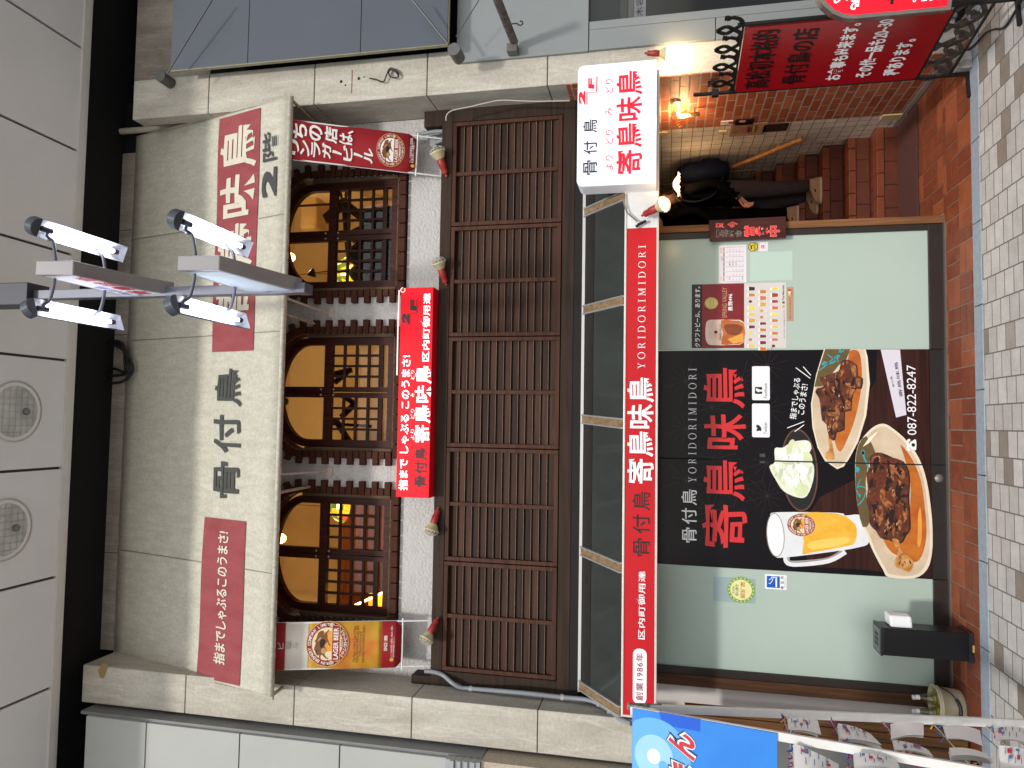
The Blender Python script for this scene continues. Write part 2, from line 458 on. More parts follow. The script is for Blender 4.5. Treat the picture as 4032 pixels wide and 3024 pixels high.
def thing(name, label, cat, loc, group=None):
    o = bpy.data.objects.new(name, None); COL.objects.link(o); o.location = loc; o.empty_display_size = .1
    WL[o.name] = Vector(loc); o['label'] = label; o['category'] = cat
    if group: o['group'] = group
    return o
def tag(o, label, cat, group=None):
    o['label'] = label; o['category'] = cat
    if group: o['group'] = group
    return o
def struct(o):
    o['kind'] = 'structure'; return o
def B(x0, x1, y0, y1, z0, z1):
    m = MB(); m.box(x0, x1, y0, y1, z0, z1); return m
def copy_tree(o, parent=None):
    c = o.copy(); COL.objects.link(c); c.parent = parent; WL[c.name] = WL[o.name].copy()
    for ch in list(o.children): copy_tree(ch, c)
    return c
def lamp(name, loc, watts, rgb, size=.04, parent=None):
    l = bpy.data.lights.new(name, 'POINT'); l.energy = watts; l.color = lin(rgb)[:3]; l.shadow_soft_size = size
    o = bpy.data.objects.new(name, l); COL.objects.link(o)
    if parent is not None:
        o.parent = parent; o.location = Vector(loc) - WL[parent.name]
    else: o.location = loc
    return o
SERIF = {  # thin roman capitals: rectangles as polygons in a unit-high box, with their width
    'I': (.34, [[(.12, 0), (.22, 0), (.22, 1), (.12, 1)], [(0, 0), (.34, 0), (.34, .05), (0, .05)], [(0, .95), (.34, .95), (.34, 1), (0, 1)]]),
    'Y': (.74, [[(.32, 0), (.42, 0), (.42, .45), (.32, .45)], [(.2, 0), (.54, 0), (.54, .05), (.2, .05)], [(.32, .45), (.42, .45), (.18, 1), (.07, 1)], [(.35, .42), (.42, .45), (.66, 1), (.6, 1)], [(0, .95), (.28, .95), (.28, 1), (0, 1)], [(.5, .95), (.74, .95), (.74, 1), (.5, 1)]]),
    'M': (.95, [[(.1, 0), (.15, 0), (.15, 1), (.1, 1)], [(.76, 0), (.86, 0), (.86, 1), (.76, 1)], [(.1, 1), (.22, 1), (.5, .08), (.43, .04)], [(.43, .04), (.5, .02), (.8, 1), (.74, 1)], [(0, 0), (.26, 0), (.26, .05), (0, .05)], [(.66, 0), (.96, 0), (.96, .05), (.66, .05)], [(0, .95), (.2, .95), (.2, 1), (0, 1)], [(.76, .95), (.96, .95), (.96, 1), (.76, 1)]])}
def _arc(cx_, cy_, rx, ry, a0, a1, wx, wy, n=14):
    o = [(cx_ + rx * math.cos(R(a0 + (a1 - a0) * i / n)), cy_ + ry * math.sin(R(a0 + (a1 - a0) * i / n))) for i in range(n + 1)]
    q = [(cx_ + (rx - wx) * math.cos(R(a0 + (a1 - a0) * i / n)), cy_ + (ry - wy) * math.sin(R(a0 + (a1 - a0) * i / n))) for i in range(n + 1)]
    return [[o[i], o[i + 1], q[i + 1], q[i]] for i in range(n)]
SERIF['O'] = (.84, _arc(.42, .5, .42, .52, 0, 360, .1, .05, 28))
SERIF['D'] = (.8, [[(.1, 0), (.2, 0), (.2, 1), (.1, 1)], [(0, 0), (.36, 0), (.36, .05), (0, .05)], [(0, .95), (.36, .95), (.36, 1), (0, 1)]] + _arc(.36, .5, .42, .5, -90, 90, .1, .05))
SERIF['R'] = (.74, [[(.1, 0), (.2, 0), (.2, 1), (.1, 1)], [(0, 0), (.3, 0), (.3, .05), (0, .05)], [(0, .95), (.34, .95), (.34, 1), (0, 1)], [(.2, .48), (.36, .48), (.36, .53), (.2, .53)], [(.32, .5), (.42, .5), (.72, 0), (.6, 0)], [(.58, 0), (.76, 0), (.76, .04), (.58, .04)]] + _arc(.34, .74, .27, .26, -90, 90, .1, .05))
def serif(mb, pl, word, bl, tr, gap, d=.003, mi=0):
    mb.pc += 1
    u0, v0 = pl.uv(bl); u1, v1 = pl.uv(tr)
    tot = sum(SERIF[c][0] for c in word) + gap * (len(word) - 1); x = 0
    for c in word:
        wd, ps = SERIF[c]
        for p in ps:
            mb.add([pl.at(u0 + (x + a) / tot * (u1 - u0), v0 + b * (v1 - v0), d) for a, b in p], [tuple(range(len(p)))], mi)
        x += wd + gap
# ================================================================== the setting
stone = M_stone('limestone', (192, 187, 174), (158, 151, 138), .2)
stone_soot = M_stone('sooty_limestone', (166, 158, 147), (122, 114, 104), .12)
black_void = M('black_void', (14, 14, 15), .9, var=.3)  # black colour stands in for the shade deep in gaps and recesses
paver = M_brick('granite_pavers', 'YX', (174, 171, 167), (192, 189, 185), (108, 104, 99), .125, .17, .005, .5, .6, .3, rare=(134, 124, 114), grain=.16)
grout = M('grout', (134, 120, 108), .9, var=.2, scale=20)
orange_tile = M('orange_floor_tile', (130, 68, 42), .5, var=.2, scale=7, bump=.1, rgb2=(106, 52, 33))
granite_kerb = M('blue_grey_granite', (142, 154, 166), .6, var=.16, scale=22, bump=.08)

m = MB(); m.box(-40, 40, -60, -.675, -.2, 0)
o = struct(m.build('pavement', paver, origin=(0, 0, 0)))
m = MB()
x = -9.0
while x < 9:
    m.box(x, x + .574, -.672, -.536, -.2, .004); x += .58
struct(m.build('kerb', granite_kerb, origin=(0, 0, 0), bevel=.004))

# basket-woven orange tiles in front of the door sill and into the entrance
m = MB(); m.box(-2.27, 3.0, -.532, 1.12, -.2, .0)
ef = struct(m.build('entrance_floor', grout, origin=(0, 0, 0)))
m = MB()
def bricks(x0, x1, y0, y1, ang=False):
    c = .226; k = 0; y = y0
    while y < y1 - .02:
        i = 0; x = x0
        while x < x1 - .02:
            xe, ye = min(x + c, x1), min(y + c, y1)
            if (i + k) % 2 == 0:
                for j in range(2):
                    a, b_ = x + j * c / 2 + .005, min(x + (j + 1) * c / 2 - .005, xe)
                    if b_ - a > .01: m.box(a, b_, y + .005, ye - .005, -.02, .006 + random.uniform(-.001, .001), random.randint(0, 2))
            else:
                for j in range(2):
                    a, b_ = y + j * c / 2 + .005, min(y + (j + 1) * c / 2 - .005, ye)
                    if b_ - a > .01: m.box(x + .005, xe - .005, a, b_, -.02, .006 + random.uniform(-.001, .001), random.randint(0, 2))
            x += c; i += 1
        y += c; k += 1
bricks(-2.26, 2.79, -.53, -.02)
bricks(1.68, 2.79, -.02, .52)
m.build('tiles', [orange_tile, M('orange_floor_tile_b', (140, 76, 48), .5, var=.2, scale=7, bump=.1), M('orange_floor_tile_c', (116, 58, 36), .5, var=.2, scale=7, bump=.1)], ef)

# ------------------------------------------------------------------ arcade soffit over the pavement
soff = M('painted_steel_panel', (226, 227, 228), .45, var=.04, scale=2)
soff_edge = M('pale_edge_trim', (214, 212, 208), .4, var=.05)
joint = M('dark_joint', (70, 68, 66), .8, var=.1)
m = MB(); xs = [-9.16 + .966 * i for i in range(20)]
for a in xs:
    m.box(a + .012, a + .966 - .012, -1.46, -.56, 7.4, 7.46)
o = struct(m.build('arcade_ceiling', soff, origin=(0, 0, 7.4)))
m = MB(); m.box(-9.2, 9.9, -1.455, -.56, 7.425, 7.455); m.build('joint', joint, o)
m = MB(); m.box(-9.2, 9.9, -.56, -.49, 7.385, 7.47); m.box(-9.2, 9.9, -.487, -.45, 7.40, 7.47)
m.build('edge_trim', soff_edge, o, bevel=.004)
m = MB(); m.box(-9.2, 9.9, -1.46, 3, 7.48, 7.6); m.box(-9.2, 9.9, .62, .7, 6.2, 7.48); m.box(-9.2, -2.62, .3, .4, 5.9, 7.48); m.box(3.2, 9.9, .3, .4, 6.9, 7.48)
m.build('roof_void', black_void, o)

# recessed round downlights behind a wire grid
ring_m = M('white_lamp_ring', (224, 224, 222), .35, var=.03)
refl_m = M('lamp_reflector', (196, 198, 198), .2, .35, var=.35, scale=4)
wire_m = M('grey_wire', (176, 176, 172), .4, .3)
def downlight(x, y, label):
    t = thing('ceiling_downlight', label, 'ceiling light', (x, y, 7.4), 'round downlights in the arcade ceiling')
    m = MB(); m.lathe([(.232, .0), (.255, -.012), (.216, -.012), (.213, -.004)], (x, y, 7.4), n=40, capped=False); m.build('ring', ring_m, t)
    m = MB(); m.lathe([(.216, -.0045), (.15, -.002), (.0, -.0015)], (x, y, 7.4), n=32, capped=False); m.build('reflector', refl_m, t)
    m = MB()
    for k in range(-3, 4):
        h = math.sqrt(max(.213 ** 2 - (k * .058) ** 2, .001))
        m.tube([(x + k * .058, y - h, 7.392), (x + k * .058, y + h, 7.392)], .002, 5)
        m.tube([(x - h, y + k * .058, 7.390), (x + h, y + k * .058, 7.390)], .002, 5)
    m.build('wire_grid', wire_m, t)
    m = MB(); m.lathe([(.03, -.0055), (.03, -.02), (.02, -.03), (0, -.032)], (x, y + .1, 7.4), n=16); m.build('bulb', M('unlit_bulb', (120, 120, 118), .2, var=.1), t)
downlight(-.94, -1.10, 'unlit round ceiling downlight farther from the hanging sign')
downlight(.03, -1.06, 'unlit round ceiling downlight nearer to the hanging sign')

# ------------------------------------------------------------------ the shop building
shop = thing('shop_building', 'pale limestone two-storey shop front with three arched windows', 'building', (.27, .3, 0))
def pilaster(x0, x1, zj, ztop):
    m = MB(); zz = [0] + zj + [ztop]
    for k, (a, b_) in enumerate(zip(zz[:-1], zz[1:])): m.box(x0, x1, -.3, -.14 if x0 > 0 and k == len(zz) - 2 else .3, a + .004, b_ - .004)
    m.box(x0 + .006, x1 - .006, -.294, -.15, 0, ztop - .01, 1)
    return m.build('pilaster', [stone, joint], shop, bevel=.006)
zl = [PY((p, 2850), -.3).z for p in (2117, 1620, 1155, 725)]
zr = [PY((p, 340), -.3).z for p in (2155, 1681, 1238, 823)]
pilaster(-2.605, -2.272, [1.1] + zl, 7.31)
pilaster(2.806, 3.18, [1.1] + zr, 7.05)
# lintel over the awning and the stucco wall with its openings
m = MB()
jx = [-2.27] + [PY(p, .1).x for p in (C3(400, 1900 / .677 * 0 + 393), C2(800, 1025), C1(790, 1505))] + [2.8]
jx = sorted(jx); jx[-1] = 2.66
for a, b_ in zip(jx[:-1], jx[1:]): m.box(a + .003, b_ - .003, .1, .6, 7.3, 7.66)
m.box(-2.268, 2.655, .105, .59, 7.31, 7.65, 1); m.box(2.66, 3.18, .12, .5, 6.2, 7.7, 2)  # black box painted in for the dark gap beside the pilaster top
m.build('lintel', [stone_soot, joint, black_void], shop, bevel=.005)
stucco = M('white_stucco', (188, 185, 182), .9, var=.06, scale=10, bump=.9)
WIN = [(1.752, .54), (.262, .545), (-1.241, .562)]      # centre, half width
ZB, ZT, ZS, ZA = 4.53, 5.222, 5.42, .36                 # frame bottom, transom, arch spring, arch rise
def arch(cx_, hw, zs, rise, n=24):
    return [(cx_ + hw * math.cos(math.pi * i / n), zs + rise * math.sin(math.pi * i / n)) for i in range(n + 1)]
m = MB(); wy = .15
xe = [-2.27]
for c, h in sorted(WIN): xe += [c - h, c + h]
xe.append(2.8)
for i in range(0, len(xe), 2): m.box(xe[i], xe[i + 1], wy, .5, 4.44, 5.42)
m.box(-2.27, 2.8, wy, .5, 2.3, 4.44)
for c, h in WIN:
    A = arch(c, h, ZS, ZA)
    top = 7.3
    for (a0, a1) in zip(A[:-1], A[1:]):
        m.add([(a0[0], wy, a0[1]), (a1[0], wy, a1[1]), (a1[0], wy, top), (a0[0], wy, top)], [(0, 1, 2, 3)])
for i in range(0, len(xe), 2): m.box(xe[i], xe[i + 1], wy, .5, 5.42, 7.3)
m.build('stucco_wall', stucco, shop)

brick_br = M('brown_quoin', (70, 40, 29), .7, spec=.12, var=.25, scale=9, bump=.2)
frame_w = M_wood('red_brown_window_wood', (72, 34, 25), (42, 19, 15), 2, .45)
latt_w = M_wood('lattice_wood', (62, 34, 24), (38, 20, 15), 2, .5)
grey_w = M_wood('weathered_liner', (110, 92, 74), (72, 58, 46), 2, .8)
glass = M_glass('window_glass', (250, 246, 238), .55)
bolt = M('steel_bolt', (170, 168, 164), .35, .8)
def window(c, h, label):
    win = thing('window', label, '', (c, .2, ZB)); del win['category']; win.parent = shop; win.location = Vector((c, .2, ZB)) - WL[shop.name]
    W = win
    # quoins: long and short blocks up the jambs, voussoirs round the arch, soldier course under the sill
    m = MB(); z = 4.53; k = 0
    while z < ZS - .02:
        for s in (-1, 1):
            ln = .065 if k % 2 else .125
            m.box(c + s * h, c + s * (h + ln), .105, .3, z + .003, z + .058, 0)
        z += .0625; k += 1
    n = 27
    for i in range(n):
        a = math.pi * (i + .5) / n; px, pz = c + (h) * math.cos(a), ZS + ZA * math.sin(a)
        d = Vector((math.cos(a) * ZA, 0, math.sin(a) * h)).normalized(); ln = .065 if i % 2 else .125
        m.obox(Vector((px, .2, pz)) + d * (ln / 2), (d, (0, 1, 0), d.cross(Vector((0, 1, 0)))), (ln / 2, .095, .026))
    nb = 9
    for i in range(nb):
        a = c - h - .06 + (2 * h + .12) * i / nb
        m.box(a + .004, a + (2 * h + .12) / nb - .004, .105, .3, 4.45, 4.52)
    m.build('quoin_surround', brick_br, W, bevel=.004)
    # liner and frame
    m = MB()
    for s in (-1, 1): m.box(c + s * h, c + s * (h - .03), .16, .45, ZB - .01, ZS)
    m.box(c - h, c + h, .16, .45, ZB - .012, ZB + .02)
    m.build('liner', grey_w, W)
    m = MB(); f = .07; y0, y1 = .2, .26; hi = h - .03
    for s in (-1, 1):
        m.box(c + s * hi, c + s * (hi - f), y0, y1, ZB + .02, ZS)
        m.box(c + s * .004, c + s * .05, y0 + .002, y1, ZB + .02, ZT - .04)
    m.box(c - hi + f, c + hi - f, y0 + .001, y1, ZB + .021, ZB + .09)
    m.box(c - hi + f, c - .051, y0 + .003, y1, ZT - .04, ZT + .035); m.box(c + .051, c + hi - f, y0 + .003, y1, ZT - .04, ZT + .035)
    m.box(c - .05, c + .05, y0 - .004, y1 - .01, ZT - .039, ZS + ZA - .04)
    A = arch(c, hi, ZS, ZA - .02); I = arch(c, hi - f, ZS, ZA - .02 - f)
    for i in range(len(A) - 1):
        q = [A[i], A[i + 1], I[i + 1], I[i]]
        m.prism([(x, y0, z) for x, z in q], (0, y1 - y0, 0))
    m.build('frame', frame_w, W)
    # lattice in the two casements
    for s in (-1, 1):
        m = MB(); xa, xb = c + s * .05, c + s * (hi - f); zb0, zt0 = ZB + .165, ZT - .04
        for i in range(1, 4): xx = xa + (xb - xa) * i / 4; m.box(xx - .011, xx + .011, .215, .235, zb0, zt0)
        for i in range(0, 4): zz = zt0 - (zt0 - zb0) * (i + 1) / 4; w_ = .012 if i < 3 else .022; m.box(xa, xb, .2135, .2365, zz - w_, zz + w_)
        m.build('lattice', latt_w, W)
        m = MB(); m.box(xa, xb, .243, .247, ZB + .09, ZT - .04); m.build('pane', glass, W)
        m = MB()
        q = [(x, z) for x, z in arch(c, hi - f + .01, ZS, ZA - .08) if (x - c) * s >= .045]
        q = [(c + s * .05, q[-1][1] if s > 0 else q[0][1])] + ([(c + s * .05, ZT + .03), (c + s * (hi - f), ZT + .03)] if s > 0 else []) + q + ([(c - (hi - f), ZT + .03), (c - .05, ZT + .03)] if s < 0 else [])
        m.add([(x, .245, z) for x, z in q], [tuple(range(len(q)))]); m.build('pane', glass, W)
    m = MB()
    for s in (-1, 1):
        for z in (ZT - .065, ZT + .06): m.pc += 1; m.lathe([(.011, 0), (.009, -.006), (0, -.007)], (c + s * .026, .195 if z > ZT else .2, z), (0, 1, 0), 10)
    m.build('bolt', bolt, W)
for (c, h), lb in zip(WIN, ('arched window with a bright lamp and dark coats inside', 'arched window with dark timber braces inside', 'arched window with wood panelling and a bright tube inside')): window(c, h, lb)

# room behind the windows
cream = M('warm_cream_wall', (226, 204, 164), .8, var=.06, scale=3)
panel_w = M_wood('interior_panelling', (150, 84, 40), (104, 56, 26), 0, .5)
dark_beam = M_wood('dark_interior_beam', (52, 30, 20), (34, 20, 14), 0, .5)
m = MB()
m.box(-2.27, 2.8, 2.6, 2.7, 3.7, 7.2); m.box(-2.27, 2.8, .5, 2.7, 6.95, 7.2)
m.box(-2.27, -2.2, .5, 2.7, 3.7, 7.2); m.box(2.75, 2.8, .5, 2.7, 3.7, 7.2); m.box(-2.27, 2.8, .5, 2.7, 3.6, 3.7)
m.build('upper_room', cream, shop)
m = MB(); m.box(-2.2, -.64, 2.2, 2.58, 3.7, 5.98); m.pc += 1; m.box(-2.2, -2.1, .9, 2.2, 3.7, 5.8)
m.build('wood_panelling', panel_w, shop)
m = MB(); m.box(-.64, -.34, 2.35, 2.58, 3.7, 6.02); m.build('brown_door_leaf', M_wood('inner_door_wood', (120, 62, 30), (84, 42, 22), 2, .5), shop)
m = MB(); yb = 1.0
m.bar(PY(C5a(445, 870), yb), PY(C5a(580, 840), yb), .05, .05); m.pc += 1; m.bar(PY(C5a(480, 915), yb), PY(C5a(575, 835), yb), .045, .045)
m.pc += 1; m.bar(PY(C5a(600, 1040), yb), PY(C5a(520, 1120), yb), .05, .05); m.pc += 1; m.bar(PY(C5a(600, 1040), yb), PY(C5a(520, 990), yb), .045, .045)
m.pc += 1; m.bar(PY(C5a(480, 1130), yb), PY(C5a(570, 1270), yb), .05, .05); m.pc += 1; m.bar(PY(C5a(470, 1160), yb), PY(C5a(700, 1175), yb), .03, .03)
m.build('timber_brace', dark_beam, shop)
# staircase shell behind the frosted glass, dark ceiling over the stair, ground floor front behind the fascia
dkwall = M('dark_stair_wall', (38, 30, 26), .8, var=.2)
m = MB(); m.box(1.52, 1.6, .16, .52, 0, 2.84); m.box(1.52, 1.6, .521, 5, 0, 4.3); m.box(1.52, 2.95, 4.5, 4.6, 0, 4.6)
m.add([(1.5, .2, 2.86), (2.95, .2, 2.86), (2.95, 1.4, 2.9), (1.5, 1.4, 2.9), (1.5, 4.6, 4.5), (2.95, 4.6, 4.5)], [(0, 1, 2, 3), (3, 2, 5, 4)])
m.build('stairwell_shell', dkwall, shop)
side_white = M('white_painted_side', (205, 198, 194), .5, var=.05)
m = MB(); m.box(-2.27, -2.075, .0, .1, .0, 2.4); m.build('white_side_panel', side_white, shop)
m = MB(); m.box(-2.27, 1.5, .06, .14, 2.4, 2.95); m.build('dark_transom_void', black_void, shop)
# ------------------------------------------------------------------ entrance: brick wall, tiled wall, stairs
br_wall = M_brick('orange_brick', 'YZ', (150, 76, 48), (180, 104, 72), (166, 152, 140), .23, .08, .007, .5, .55, .3)
tile_wall = M_brick('cream_tile', 'YZ', (224, 215, 199), (234, 226, 213), (104, 56, 40), .118, .098, .003, 0, .3, .45, bumpy=.7)
m = MB(); m.box(2.8, 2.8055, -.297, .12, 0, 2.92); m.box(2.8, 3.1, .12, .78, 0, 2.92)
tag(m.build('brick_wall', br_wall), 'orange brick side wall at the front of the stair entrance', 'wall')
m = MB(); m.box(2.802, 3.1, .782, 1.30, 0, 2.9); m.box(2.835, 3.1, 1.302, 4.5, 0, 4.4); m.box(1.6, 2.835, 4.4, 4.48, 0, 4.4)
tag(m.build('tiled_wall', tile_wall), 'cream tiled stair wall behind the brick wall', 'wall')
m = MB(); m.box(2.793, 2.7995, -.26, 1.06, .02, .06)
tag(m.build('skirting_strip', M('pale_skirting', (150, 142, 134), .6)), 'pale skirting strip along the foot of the brick wall', 'skirting')

stair = thing('staircase', 'orange brick tiled staircase climbing away from the entrance', 'stairs', (2.2, 1.07, 0))
SR, ST, Y0, NST = .19, .223, 1.07, 15
st_a = M('stair_brick', (92, 44, 27), .5, var=.22, scale=8, bump=.12); st_b = M('stair_nosing', (116, 58, 35), .45, var=.2, scale=8, bump=.1)
st_g = M('stair_grout', (54, 36, 28), .9)
m = MB()
for k in range(NST): m.box(1.6, 2.833, Y0 + k * ST + .006, 4.45, k * SR - .01, (k + 1) * SR - .006)
m.build('stair_core', st_g, stair)
for k in range(NST):
    m = MB(); y = Y0 + k * ST; z = k * SR; off = (k % 2) * .11
    x = 1.6 - off
    while x < 2.83:
        a, b_ = max(x, 1.601) + .004, min(x + .22, 2.832) - .004
        if b_ - a > .02:
            m.box(a, b_, y, y + .02, z + .004, z + .122, 0)
            m.box(a + .0, b_, y + .135, y + ST, z + SR - .02, z + SR, 0)
        x += .22
    x = 1.6 - (.11 - off)
    while x < 2.83:
        a, b_ = max(x, 1.601) + .003, min(x + .22, 2.832) - .003
        if b_ - a > .02: m.box(a, b_, y - .012, y + .128, z + .128, z + SR + .002, 1)
        x += .22
    m.build('step', [st_a, st_b], stair, bevel=.004)
m = MB(); a, b_ = Vector((2.74, 1.06, .84)), Vector((2.74, 3.4, 2.85))
m.tube([a, b_], .021, 10)
for t in (.1, .5, .9): p = a.lerp(b_, t); m.tube([p, p + Vector((.09, 0, -.02))], .008, 6)
tag(m.build('handrail', M_wood('blond_wood', (190, 136, 78), (160, 108, 58), 1, .4)), 'blond wooden handrail on the tiled stair wall', 'handrail')
m = MB(); m.bar(PY(C17(1020, 215), 1.98), PY(C17(1325, 190), 1.98), .02, .012); m.build
tag(m.build('wooden_stick', M_wood('pale_stick', (170, 128, 84), (140, 100, 62), 2, .5)), 'thin pale wooden stick beside the handrail behind the person', 'stick')
m = MB(); m.box(1.66, 2.78, .53, 1.05, .004, .02)
tag(m.build('door_mat', M('brown_mat', (84, 50, 44), .95, var=.25, scale=120, bump=.5), bevel=.004), 'dark brown mat at the foot of the stairs', 'mat')

# small things on the tiled wall (plane X = 2.81, seen from the left)
TW = Plane((2.797, 0, 0), (0, -1, 0), (0, 0, 1))
def onwall(name, label, cat, col, Ctl, rect, d=.004, th=.006):
    a, b_ = rect; u0, v0 = TW.uv(Ctl(*a)); u1, v1 = TW.uv(Ctl(*b_))
    m = MB(); P = [TW.at(u, v, -.004) for u, v in ((u0, v0), (u1, v0), (u1, v1), (u0, v1))]
    m.prism(P, TW.N * (th + .004)); return tag(m.build(name, col), label, cat)
ivory = M('ivory_plastic', (206, 190, 140), .4, var=.05)
onwall('switch_plate', 'ivory switch plate high on the tiled wall by the bulb lamp', 'switch', ivory, C18, ((268, 1300), (150, 1265)))
onwall('wall_socket', 'ivory wall socket low on the tiled wall', 'socket', ivory, C16, ((1050, 1110), (895, 1075)))
onwall('dark_name_plate', 'dark wooden plate fixed to the tiled wall', 'plate', M('dark_plate', (52, 36, 30), .5), C18, ((1860, 1235), (1565, 1160)))
o = onwall('menu_card', 'brown paper menu card with a three-colour patch on the tiled wall', 'notice', M('brown_card', (172, 132, 104), .8), C18, ((1555, 1285), (1125, 1160)))
o2 = thing; cardp = Plane((2.789, 0, 0), (0, -1, 0), (0, 0, 1))
m = MB(); m.rect(cardp, C18(1418, 1265), C18(1372, 1175), .002, 0); m.rect(cardp, C18(1370, 1265), C18(1345, 1175), .002, 1)
m2 = MB()
m = MB()
for k, mi in ((0, 0), (1, 1), (2, 2)):
    a = cardp.uv(C18(1418 - k * 27, 1265)); b_ = cardp.uv(C18(1418 - (k + 1) * 27 + 2, 1180)); m.pc += 1; m.uvpoly(cardp, [(a[0], a[1]), (b_[0], a[1]), (b_[0], b_[1]), (a[0], b_[1])], .001, mi)
m.build('colour_patch', [M('patch_yellow', (226, 190, 60), .6), M('patch_white', (230, 226, 220), .6), M('patch_red', (182, 40, 48), .6)], o)
m = MB(); m.text(cardp, '他のビール', C18(1200, 1275), C18(1150, 1180), .001); m.text(cardp, 'いろいろ', C18(1250, 1270), C18(1215, 1190), .001); m.text(cardp, 'あります', C18(1310, 1270), C18(1272, 1195), .001); m.text(cardp, 'Tap Marché', C18(1465, 1262), C18(1430, 1175), .001)
m.build('lettering', M('card_ink', (70, 44, 36), .8), o)
o = onwall('no_smoking_sign', 'small black no smoking sign at the edge of the brick wall', 'sign', M('sign_black', (26, 24, 26), .4), C18, ((1410, 1150), (1180, 1095)))
nsp = Plane((2.788, 0, 0), (0, -1, 0), (0, 0, 1)); u, v = nsp.uv(C18(1270, 1115))
m = MB(); m.ell(nsp, (u, v), .028, .034, .0, 0); m.ell(nsp, (u, v), .028, .034, .001, 1, hole=.78); m.stroke(nsp, [(u - .018, v + .022), (u + .018, v - .022)], .006, .0015, 1, 0, px=False); m.stroke(nsp, [(u - .014, v - .002), (u + .016, v - .002)], .005, .0012, 2, 0, px=False)
m.build('symbol', [M('sign_white', (232, 230, 228), .5), M('sign_red', (196, 30, 44), .5), MATS['sign_black']], o)
o = onwall('payment_sticker', 'small pink and white sticker at the top edge of the tiled wall', 'sticker', M('sticker_white', (230, 222, 222), .5), C18, ((1135, 1150), (985, 1115)))
m = MB(); m.rect(nsp, C18(1128, 1145), C18(1085, 1118), .001); m.build('pink_square', M('sticker_pink', (206, 60, 110), .5), o)
onwall('pale_hook', 'pale hook stuck to the tiled wall between bulb lamp and menu card', 'hook', M('hook_yellow', (224, 206, 140), .5), C18, ((1055, 1265), (960, 1245)))

# ------------------------------------------------------------------ louvred timber screen
dkframe = M_wood('dark_screen_frame', (60, 45, 36), (38, 29, 24), 0, .65)
slat_w = M_wood('brown_slat', (62, 40, 29), (36, 23, 17), 0, .6, .14, tint=True)
shut_w = M_wood('shutter_frame_wood', (82, 51, 36), (56, 34, 25), 0, .55)
scr = thing('louvred_screen', 'dark brown timber screen of five louvred shutters above the sign board', 'screen', (.27, 0, 2.87))
m = MB(); m.box(-2.262, 2.802, -.004, .14, 3.978, 4.079); m.box(-2.262, 2.802, -.003, .14, 2.874, 2.98); m.box(-2.262, -2.14, -.002, .14, 2.98, 3.978); m.box(2.684, 2.802, -.002, .14, 2.98, 3.978); m.box(-2.14, 2.684, .1, .14, 2.98, 3.978)
m.build('surround', dkframe, scr, bevel=.005)
SX = [2.679, 1.732, .748, -.22, -1.201, -2.135]
random.seed(3)
for i in range(5):
    x1, x0 = SX[i] - .004, SX[i + 1] + .004; xm = (x0 + x1) / 2
    sh = MB(); f = .034; za, zb = 2.986, 3.972
    sh.box(x0, x0 + f, -.012, .05, za, zb); sh.box(x1 - f, x1, -.012, .05, za, zb); sh.box(x0 + f, x1 - f, -.0115, .05, zb - f, zb); sh.box(x0 + f, x1 - f, -.0115, .05, za, za + f); sh.box(xm - .017, xm + .017, -.006, .05, za + f, zb - f)
    o = sh.build('shutter', shut_w, scr, bevel=.003)
    sl_ = MB(); n = 14
    for (a, b_) in ((x0 + f, xm - .017), (xm + .017, x1 - f)):
        for k in range(n):
            z = za + f + (zb - za - 2 * f) * (k + .5) / n
            d1, d2 = Vector((0, .27, .963)), Vector((0, .963, -.27))
            sl_.obox(((a + b_) / 2, .028, z), ((1, 0, 0), d1.normalized(), d2.normalized()), ((b_ - a) / 2, .0355, .005), 0, random.random())
            sl_.box(a, b_, .0105, .0125, z - .0335, z - .0305, 1)  # thin paler strip along the lower edge of each slat
    sl_.build('slats', [slat_w, M('pale_slat_edge', (128, 104, 86), .7, var=.3, scale=30)], o)
m = MB(); m.box(-2.268, -2.2, .0, .15, 4.08, 4.25); tag(m.build('beam_end', dkframe), 'dark timber beam end on top of the screen beside the gold banner', 'beam')
m = MB(); m.box(2.66, 2.80, .0, .15, 4.082, 4.25); tag(m.build('beam_end', dkframe), 'dark timber beam end on top of the screen beside the red banner', 'beam')
m = MB(); m.box(-2.26, 2.8, -.0, .14, 2.80, 2.873); tag(m.build('screen_under_shade', M('near_black_shade', (24, 20, 18), .8)), 'near black strip standing in for the shade under the louvred screen', 'board')  # dark strip put in for the shaded gap below the screen

# ------------------------------------------------------------------ glass lean-to behind the sign board
can = thing('glass_canopy', 'sloping grey glass canopy with timber rafters above the red sign board', 'canopy', (0, -.3, 2.4))
gp = M('smoked_glass', (54, 58, 56), .1, var=.18, scale=3, spec=.5, stretch=(1, .4, .4))
RX = [(1.80, 1.766), (.963, .951), (.043, .009), (-1.052, -1.075), (-2.146, -2.131)]
RX2 = [(2.70, 2.66)] + RX
raf_w = M_wood('rafter_wood', (142, 118, 88), (104, 84, 62), 1, .7); alu = M('aluminium', (190, 190, 188), .35, .6, var=.05)
for (a, b_), (c, d) in zip(RX2[:-1], RX2[1:]):
    m = MB(); q = [(a, -.02, 2.772), (c, -.02, 2.772), (d, -.52, 2.418), (b_, -.52, 2.418)]
    m.add(q, [(0, 1, 2, 3)]); o = m.build('pane', gp, can)
for (a, b_), (c, d) in zip(RX2[:-1], RX2[1:]):
    m = MB(); s = .24; q = [(a, -.02, 2.7735), (c, -.02, 2.7735), (c + (d - c) * s, -.02 - .5 * s, 2.7735 - .354 * s), (a + (b_ - a) * s, -.02 - .5 * s, 2.7735 - .354 * s)]
    m.prism(q, (0, -.002, .003)); m.build('header_rail', M('dark_header', (30, 25, 21), .7, var=.3, scale=8), can)
m = MB()
for a, b_ in RX2: m.pc += 1; m.bar((a, -.016, 2.776), (b_, -.535, 2.412), .055, .036)
